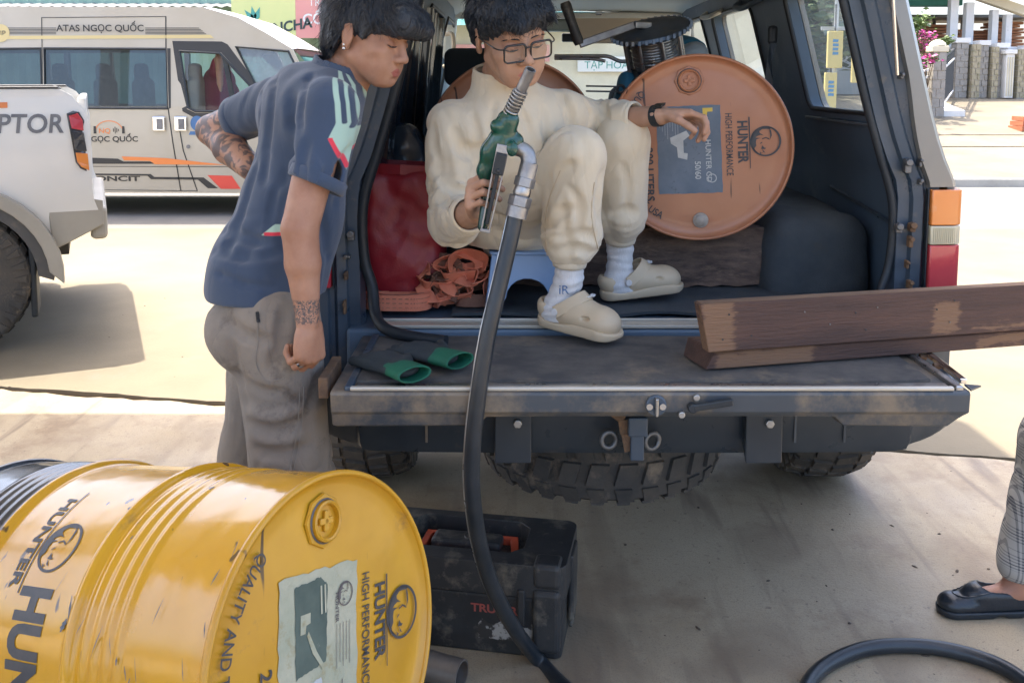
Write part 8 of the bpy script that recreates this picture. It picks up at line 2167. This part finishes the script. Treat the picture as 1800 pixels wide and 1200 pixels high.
# sweatshirt
sv = Vol((-0.34, 2.2, 1.02), (0.50, 3.05, 1.66), 0.0052)
sv.cap(shR + A_((0.06, 0.01, -0.02)), shL - A_((0.06, 0, 0.02)), 0.088, 0.088, 0.0); sv.cap(C - A_((0, 0, 0.03)), C * 0.4 + PEL * 0.6, 0.150, 0.150, 0.05, sq=(f2, 0.80)); sv.cap(C * 0.4 + PEL * 0.6, PEL + A_((-0.01, -0.02, 0.0)), 0.150, 0.145, 0.05, sq=(f2, 0.85))
sv.cap(C + A_((0, 0, 0.02)), neck - A_((0, 0, 0.01)), 0.09, 0.075, 0.05)
cuffR = elR * 0.30 + wrR * 0.70; cuffL = elL * 0.36 + wrL * 0.64
for s0, e0, c0, r0, r1, r2 in ((shR, elR, cuffR, 0.070, 0.060, 0.045), (shL, elL, cuffL, 0.066, 0.058, 0.046)):
    a = unit(c0 - e0); sl = sv.like(); sl.cap(s0, e0, r0, r1, 0.0); f_ = sv.like(); f_.cap(e0, c0 + a * 0.03, r1, r2, 0.0); f_.cut(c0, a, 0.003); sl.merge(f_, 0.02); sv.merge(sl, 0.014)
sv.disp(lambda X, Y, Z: drape(0.011, 9, 71, 0.30, (-0.5, 0.3))(X, Y, Z) + drape(0.005, 20, 73, 0.3, (0.5, 0.2))(X, Y, Z) + rings(elR, unit(cuffR - elR), -0.04, 0.17, 0.010, 0.042, 64)(X, Y, Z) + rings(elR, unit(shR - elR), 0.0, 0.16, 0.011, 0.06, 65)(X, Y, Z) + rings(elL, unit(cuffL - elL), -0.03, 0.15, 0.009, 0.045, 66)(X, Y, Z))
for a_, b_, r_ in (((-0.075, 2.41, 1.36), (-0.10, 2.47, 1.20), 0.006), ((-0.10, 2.44, 1.33), (-0.135, 2.44, 1.25), 0.005), ((0.10, 2.52, 1.40), (0.115, 2.55, 1.28), 0.006)): sv.cap(a_, b_, r_, r_ * 0.5, 0.012, 's')
for cf, el in ((cuffR, elR), (cuffL, elL)): a = unit(cf - el); sv.cap(cf - a * 0.03, cf + a * 0.04, 0.037, 0.040, 0.003, 's')
na = unit(A_((0.05, -0.28, 1))); sv.cap(neck - na * 0.02, neck + na * 0.09, 0.064, 0.072, 0.004, 's'); sv.cut(neck + na * 0.004, na, 0.006, neck - 0.11, neck + 0.13)
crease(sv, [([(800, 232), (812, 262), (836, 268), (858, 258)], 1.2), ([(782, 250), (786, 300), (800, 335)], 0.9), ([(768, 290), (785, 325), (815, 335)], 1.0), ([(775, 345), (795, 365), (820, 368)], 0.9), ([(830, 200), (838, 235), (832, 262)], 0.8), ([(985, 165), (1000, 195), (1002, 225)], 1.1), ([(1030, 178), (1040, 200), (1036, 218)], 0.8), ([(1056, 182), (1064, 204), (1058, 220)], 0.8),
            ([(905, 175), (925, 215), (935, 260)], 0.7), ([(955, 190), (962, 250), (960, 300)], 0.9), ([(870, 180), (862, 215), (866, 245)], 0.6), ([(760, 220), (764, 260), (772, 285)], 0.8), ([(845, 400), (880, 425), (930, 430)], 1.0), ([(860, 370), (895, 390), (940, 385)], 0.8)], 0.006, 0.022, 2.15)
sw_ = soft('sweatshirt', [sv], 'cream_fleece', ZM)
for cf, el in ((cuffR, elR), (cuffL, elL)):
    a = unit(cf - el); MB().lathe([(0.044, -0.022), (0.0475, -0.02), (0.0475, 0.004), (0.045, 0.010), (0.041, 0.011), (0.0385, 0.004)], 32, cf, a).build('cuff', 'cream_fleece', sw_, world=True, smooth=60)
mb = MB(); mb.lathe([(0.070, -0.012), (0.074, 0.0), (0.0735, 0.016), (0.069, 0.020), (0.064, 0.015)], 40, neck - na * 0.010, na); mb.build('neck_band', 'cream_fleece', sw_, world=True, smooth=60)
# joggers
pv = Vol((-0.26, 2.34, 0.90), (0.52, 3.08, 1.54), 0.0055)
pv.cap(PEL - A_((0.08, 0, 0.0)), PEL + A_((0.08, 0, 0.0)), 0.125, 0.125, 0.0); pv.ell(PEL + A_((-0.05, -0.07, -0.02)), (0.12, 0.11, 0.07), 0.03)
cfR = knR * 0.13 + ankR * 0.87 + A_((0, 0, 0.02)); cfL = knL * 0.16 + ankL * 0.84
for h_, k_, c_, g_ in ((hpR, knR, cfR, 0.0), (hpL, knL, cfL, 0.0)):
    m_ = k_ * 0.22 + c_ * 0.78; pv.cap(h_, k_, 0.100, 0.076, 0.02); pv.cap(k_, m_, 0.077, 0.077, 0.015); pv.cap(m_, c_, 0.074, 0.050, 0.015)
pv.disp(lambda X, Y, Z: drape(0.010, 10, 81, 0.16, (0.15, 0.2))(X, Y, Z) + drape(0.005, 21, 83, 0.2, (-0.2, 0.1))(X, Y, Z) + rings(cfR, unit(knR - cfR), 0.005, 0.11, 0.008, 0.034, 85)(X, Y, Z) + rings(cfL, unit(knL - cfL), 0.005, 0.10, 0.008, 0.034, 86)(X, Y, Z))
for c_, k_ in ((cfR, knR), (cfL, knL)): a = unit(c_ - k_); pv.cut(c_ + a * 0.012, a, 0.004, c_ - 0.09, c_ + 0.09)
pv.cut((0, 0, 1.054), (0, 0, -1), 0.008)
crease(pv, [([(968, 345), (985, 310), (1005, 290)], 1.0), ([(962, 400), (985, 375), (1015, 365)], 0.9), ([(1062, 300), (1052, 345), (1056, 390)], 0.9), ([(985, 425), (1015, 412), (1048, 418)], 1.0), ([(975, 445), (1010, 438), (1040, 446)], 1.0), ([(1095, 290), (1105, 330), (1100, 370)], 0.8), ([(1075, 378), (1100, 370), (1118, 376)], 0.9), ([(870, 440), (910, 452), (950, 440)], 1.0), ([(880, 405), (920, 420), (955, 400)], 0.9), ([(1000, 330), (1020, 360), (1016, 400)], 0.8)], 0.0045, 0.026, 2.15)
jg = soft('joggers', [pv], 'cream_fleece', ZM)
for c_, k_ in ((cfR, knR), (cfL, knL)):
    a = unit(c_ - k_); mb = MB(); n = 44
    prof = [(0.046, -0.006), (0.047, 0.0), (0.0455, 0.010), (0.0465, 0.020), (0.044, 0.030), (0.038, 0.030)]
    mb.lathe(prof, n, c_ - a * 0.004, a); k0 = len(mb.v) - n * len(prof)
    for j in range(len(prof)):
        for i in range(n): 
            q = mb.v[k0 + j * n + i]; ctr = Vector(c_) + Vector(a) * prof[j][1]; mb.v[k0 + j * n + i] = ctr + (q - ctr) * (1 + (0.03 if i % 2 else -0.02))
    mb.build('ankle_cuff', 'cream_fleece', jg, world=True, smooth=80)
# socks and clogs
def sock(ank, heel, toe, knee):
    v = Vol(np.minimum(ank, heel) - 0.12, np.maximum(ank, toe) + 0.12, 0.0035); up = unit(knee - ank); d = unit(toe - heel)
    v.cap(ank + up * 0.11, ank + A_((0, 0, 0.01)), 0.036, 0.036, 0.01); v.cap(ank, heel + d * 0.06 + A_((0, 0, 0.045)), 0.037, 0.042, 0.02); v.cap(heel + d * 0.06 + A_((0, 0, 0.045)), heel + d * 0.14 + A_((0, 0, 0.035)), 0.04, 0.034, 0.02)
    v.disp(lambda X, Y, Z: 0.0014 * np.sin(Z * 260 + 3 * vnoise(X, Y, Z, 20, 5)) + 0.002 * vnoise(X, Y, Z, 40, 6)); v.cut(heel + A_((0, 0, 0.02)), (0, 0, -1), 0.003)
    return v
def clog(name, heel, toe, side):
    """foam clog: thick waved sole, domed toe, open heel with a pivoting strap"""
    heel, toe = A_(heel), A_(toe); d = unit(toe - heel); z = unit(np.cross(np.cross(d, [0, 0, 1]), d)); s = np.cross(d, z); L_ = np.linalg.norm(toe - heel)
    P = lambda a, b, c: heel + d * a * L_ + s * b + z * c
    lo, hi = np.minimum(heel, toe) - 0.10, np.maximum(heel, toe) + 0.15
    v = Vol(lo, hi, 0.0032)
    v.cap(P(0.16, 0, 0.045), P(0.78, 0.004 * side, 0.040), 0.038, 0.048, 0.0, sq=(z, 0.78)); v.cap(P(0.45, 0, 0.052), P(0.72, 0.003 * side, 0.046), 0.044, 0.046, 0.02, sq=(z, 0.85)); v.ell(P(0.50, 0, 0.064), (0.035, 0.035, 0.034), 0.03)
    v.cap(P(0.14, 0, 0.060), P(0.40, 0, 0.066), 0.038, 0.039, 0.010, sq=(z, 0.8))
    v.cap(P(0.17, 0, 0.080), P(0.34, 0, 0.095), 0.033, 0.033, 0.006, 's')
    for sg in (-1, 1): v.ell(P(0.66, sg * 0.050, 0.056), (0.013, 0.013, 0.0055), 0.003, 's')
    v.cut(P(0, 0, 0.022), -z, 0.002)
    o = soft(name, [v], 'clog_beige', ZM)
    w_ = Vol(lo, hi, 0.0032)      # sole, a little proud of the upper, its edge waved
    w_.cap(P(0.17, 0, 0.022), P(0.79, 0.004 * side, 0.022), 0.0425, 0.0525, 0.0)
    w_.disp(lambda X, Y, Z: 0.0 * X, 0.02)
    t_ = lambda X, Y, Z: ((X - heel[0]) * d[0] + (Y - heel[1]) * d[1] + (Z - heel[2]) * d[2]) / L_
    hz_ = lambda X, Y, Z: (X - heel[0]) * z[0] + (Y - heel[1]) * z[1] + (Z - heel[2]) * z[2]
    G = np.meshgrid(*w_.ax, indexing='ij', sparse=True); tt = t_(*G); zz = hz_(*G)
    top_ = 0.030 + 0.006 * np.cos(tt * 9.0 + 0.6); bot_ = 0.002 + 0.012 * np.clip((tt - 0.86) / 0.14, 0, 1) ** 2 + 0.006 * np.clip((0.1 - tt) / 0.1, 0, 1) ** 2
    w_.D = np.maximum(w_.D, np.maximum(zz - top_, bot_ - zz)).astype(np.float32)
    soft('sole', [w_], 'clog_beige', o)
    mb = MB(); arcp = [Vector(P(0.30 + 0.26 * math.sin(t) ** 0.9, 0.0475 * math.cos(t), 0.056 + 0.050 * math.sin(t))) for t in [math.pi * i / 14 for i in range(15)]]
    ribbon(mb, arcp, 0.032, Vector(d) * 0.8 - Vector(z) * 0.55, 0.005); st = mb.build('heel_strap', 'clog_beige', o, world=True, smooth=50, bevel=0.001)
    for sg in (-1, 1): MB().cyl(P(0.30, sg * 0.043, 0.056), P(0.30, sg * 0.053, 0.056), 0.010, 16).build('strap_button', 'sock_white', st, world=True, bevel=0.002)
    # small raised emblem on the instep strap
    mb = MB(); q = P(0.585, -0.012 * side, 0.104)
    for k, (a, b) in enumerate(((-0.012, 0.0), (0.0, 0.004), (0.012, 0.0))): mb.tube([Vector(q + s * (a + 0.006 * math.cos(x)) + d * (b + 0.006 * math.sin(x)) + z * (-0.010 * abs(a) * 30 * 0.03)) for x in [2 * math.pi * i / 12 for i in range(12)]], 0.0016, 6, closed=True)
    mb.build('strap_emblem', 'sock_white', st, world=True, smooth=60)
    return o
hR, tR = A_((0.075, 2.565, 0.8735)), A_((0.292, 2.415, 0.862))
hL, tL = A_((0.265, 2.80, 0.880)), A_((0.535, 2.85, 0.905))
skR = sock(ankR, hR, tR, knR); skL = sock(ankL, hL, tL, knL)
for sk_ in (skR, skL): soft('sock', [sk_], 'sock_white', ZM)
clog('clog', hR, tR, 1); clog('clog', hL, tL, -1)
V, F_ = letters('iR', 0.026, bold=0.0); mb = MB(); o = A_(at(978, 515, 2.50)); mb.add([on_surface(skR, A_((o[0] + u, 2.42, o[2] + v_)), (0.1, 1, 0)) - A_((0, 0.001, 0)) for u, v_ in V], F_); mb.build('sock_lettering', 'decal_blue', ZM, world=True, recalc=False)
# wrist watch
wa = unit(wrL - elL); wp = wrL - wa * 0.012
MB().lathe([(0.0285, -0.011), (0.0315, -0.011), (0.0315, 0.011), (0.0285, 0.011)], 32, wp, wa).build('watch_strap', 'rubber', ZM, world=True, smooth=40)
wn_ = unit(A_((0.0, -0.5, 0.85))); MB().box(Vector(wp + wn_ * 0.032), (0.034, 0.030, 0.009), Matrix((Vector(wa), Vector(np.cross(wn_, wa)), Vector(wn_))).transposed()).build('watch_case', 'frame_black', ZM, world=True, bevel=0.003)
# thin seams on the joggers
for pts in ([(965, 480), (958, 400), (965, 350), (985, 300)], [(1052, 440), (1040, 380), (1045, 320)]):
    W = []
    for q in spline([Vector((a, b, 0)) for a, b in pts], 6): e = A_(at(q.x, q.y, 2.2)); W.append(on_surface(pv, e, e - A_((0, 0, CAM_H)), 600, 0.0015))
    MB().tube(W, 0.0014, 5).build('seam', 'clog_beige', jg, world=True, smooth=60)

# ---------------------------------------------------------------- person at the right edge: check trousers and black loafer
RP = thing('person', 'person in grey check trousers and black loafers cut off at the right edge', 'person', (1.56, 2.74, 0.0))
tv = Vol((1.2, 2.5, 0.0), (2.25, 3.2, 1.85), 0.012)
ank, kn, hp = A_((1.452, 2.72, 0.115)), A_((1.530, 2.72, 0.52)), A_((1.74, 2.76, 0.92)); ank2, kn2, hp2 = A_((2.02, 2.98, 0.11)), A_((1.95, 2.96, 0.52)), A_((1.86, 2.92, 0.92))
for a, k_, h_ in ((ank, kn, hp), (ank2, kn2, hp2)): tv.cap(a - A_((0, 0, .04)), k_, 0.036, 0.052, 0.02); tv.cap(k_, h_, 0.055, 0.08, 0.03); tv.cap(a - A_((-0.02, 0, .045)), a - A_((0.10, 0, 0.07)), 0.032, 0.028, 0.02)
tv.cap((1.84, 2.84, 0.95), (1.84, 2.84, 1.38), 0.13, 0.15, 0.05); tv.cap((1.84, 2.84, 1.42), (1.83, 2.84, 1.56), 0.06, 0.055, 0.04); tv.ell((1.82, 2.84, 1.68), (0.095, 0.075, 0.115), 0.03)
for y0 in (2.64, 3.04): tv.cap((1.85, y0, 1.42), (1.88, y0 - 0.04 if y0 < 2.8 else y0 + 0.04, 1.12), 0.05, 0.042, 0.03); tv.cap((1.88, y0 - 0.04 if y0 < 2.8 else y0 + 0.04, 1.12), (1.82, y0, 0.88), 0.042, 0.032, 0.02)
soft('body', [tv], 'skin_plain', RP)
v = Vol((1.34, 2.56, 0.04), (2.15, 3.12, 1.02), 0.0065)
for a, k_, h_ in ((ank, kn, hp), (ank2, kn2, hp2)): v.cap(a + A_((0.022, 0, 0.04)), k_ + A_((0.02, 0, 0)), 0.076, 0.094, 0.03); v.cap(k_ + A_((0.02, 0, 0)), h_, 0.088, 0.115, 0.05)
v.cap((1.78, 2.80, 0.96), (1.86, 2.88, 0.96), 0.13, 0.13, 0.05)
v.disp(lambda X, Y, Z: folds(0.008, 8, 91, (1, 1, 0.6), (0.5, 0.3))(X, Y, Z)); v.cut((1.47, 2.72, 0.125), (0.30, 0, -1), 0.004, (1.3, 2.5, 0.0), (1.75, 2.85, 0.4)); v.cut((2.0, 2.9, 0.13), (0, 0, -1), 0.004, (1.75, 2.85, 0.0), (2.2, 3.2, 0.4)); v.cut((0, 0, 1.0), (0, 0, 1), 0.004)
soft('trousers', [v], 'check_cloth', RP)
v = Vol((1.58, 2.58, 0.94), (2.12, 3.12, 1.56), 0.012); v.cap((1.84, 2.84, 0.98), (1.84, 2.84, 1.38), 0.15, 0.165, 0.03); v.cap((1.84, 2.66, 1.40), (1.84, 3.02, 1.40), 0.075, 0.075, 0.05); v.cut((1.6, 2.84, 0.965), (0, 0, -1)); 
soft('shirt', [v], 'white_paint', RP)
hvv = Vol((1.67, 2.7, 1.55), (1.98, 2.98, 1.86), 0.008); hvv.ell((1.835, 2.84, 1.715), (0.10, 0.085, 0.10), 0.0); hvv.ell((1.72, 2.84, 1.66), (0.07, 0.08, 0.09), 0.01, 's'); soft('hair', [hvv], 'hair_black', RP)
def loafer(hx, hy):
    z = A_((0, 0, 1)); v = Vol((hx - 0.31, hy - 0.08, 0.0), (hx + 0.05, hy + 0.08, 0.14), 0.003)
    v.cap((hx - 0.035, hy, 0.035), (hx - 0.215, hy, 0.030), 0.034, 0.043, 0.0, sq=(z, 0.74)); v.cap((hx - 0.025, hy, 0.055), (hx - 0.13, hy, 0.055), 0.034, 0.036, 0.012)
    v.ell((hx - 0.145, hy, 0.060), (0.045, 0.034, 0.030), 0.02)
    v.cap((hx - 0.03, hy, 0.095), (hx - 0.115, hy, 0.092), 0.034, 0.030, 0.004, 's')
    v.cut((0, 0, 0.022), (0, 0, -1), 0.003)
    o = soft('loafer', [v], 'loafer_black', RP)
    s_ = Vol((hx - 0.31, hy - 0.08, -0.01), (hx + 0.05, hy + 0.08, 0.06), 0.003)
    s_.cap((hx - 0.035, hy, 0.02), (hx - 0.215, hy, 0.02), 0.037, 0.046, 0.0); s_.cut((0, 0, 0.0225), (0, 0, 1), 0.001); s_.cut((0, 0, 0.001), (0, 0, -1), 0.001); s_.cap((hx - 0.09, hy - 0.08, -0.012), (hx - 0.09, hy + 0.08, -0.012), 0.02, 0.02, 0.01, 's')
    soft('sole', [s_], 'rubber', o)
    mb = MB(); pts = [(hx - 0.12, hy - 0.040, 0.060), (hx - 0.17, hy - 0.043, 0.052), (hx - 0.225, hy - 0.034, 0.048), (hx - 0.250, hy, 0.046), (hx - 0.225, hy + 0.034, 0.048), (hx - 0.17, hy + 0.043, 0.052), (hx - 0.12, hy + 0.040, 0.060)]
    W = [on_surface(v, A_(p) + A_((0, 0, 0.05)) + (A_(p) - A_((hx - 0.15, hy, 0.05))) * 0.5, A_((hx - 0.15, hy, 0.035)) - (A_(p) + A_((0, 0, 0.05)) + (A_(p) - A_((hx - 0.15, hy, 0.05))) * 0.5), 400, 0.0006) for p in spline(pts, 6)]
    mb.tube(W, 0.0022, 6); mb.build('apron_seam', 'loafer_black', o, world=True, smooth=60)
loafer(1.487, 2.72); loafer(2.06, 2.98)

_g = at(1722, 1076, Z=0.0)
for _o in (RP,): _o.location = (RP.location.x + (_g.x - 1.352), RP.location.y + (_g.y - 2.72), 0.0)
# ---------------------------------------------------------------- passenger seen through the minibus front window
VP = thing('person', 'passenger in a maroon shirt reaching inside the minibus front window', 'person', (vx(352), 11.3, 0.85))
bx0 = vx(352)
v = Vol((bx0 - 0.5, 10.8, 0.8), (bx0 + 0.6, 11.7, 2.15), 0.014)
v.cap((bx0 - 0.05, 11.35, 1.0), (bx0, 11.35, 1.5), 0.15, 0.17, 0.03); v.ell((bx0 + 0.05, 11.33, 1.98), (0.09, 0.08, 0.115), 0.03); v.cap((bx0, 11.35, 1.6), (bx0 + 0.03, 11.34, 1.9), 0.06, 0.055, 0.03)
v.cap((bx0 + 0.02, 11.13, 1.62), (bx0 + 0.12, 10.98, 1.78), 0.055, 0.05, 0.03); v.cap((bx0 + 0.12, 10.98, 1.78), (bx0 + 0.14, 10.92, 1.50), 0.05, 0.035, 0.02); v.cap((bx0 + 0.14, 10.92, 1.50), (bx0 + 0.15, 10.91, 1.42), 0.03, 0.02, 0.02)
v.cap((bx0 - 0.02, 11.25, 0.98), (bx0 + 0.4, 11.2, 1.02), 0.085, 0.06, 0.03); v.cap((bx0 - 0.02, 11.45, 0.98), (bx0 + 0.4, 11.45, 1.02), 0.085, 0.06, 0.03)
soft('body', [v], 'skin_plain', VP)
v = Vol((bx0 - 0.4, 10.85, 0.9), (bx0 + 0.4, 11.7, 1.95), 0.014); v.cap((bx0 - 0.05, 11.35, 1.0), (bx0, 11.35, 1.52), 0.17, 0.19, 0.03); v.cap((bx0 + 0.01, 11.15, 1.62), (bx0 + 0.09, 11.02, 1.74), 0.075, 0.07, 0.04); v.cap((bx0, 11.5, 1.62), (bx0 + 0.1, 11.6, 1.4), 0.075, 0.065, 0.04)
soft('shirt', [v], 'maroon', VP)
bpy.data.objects.remove(_fonto)
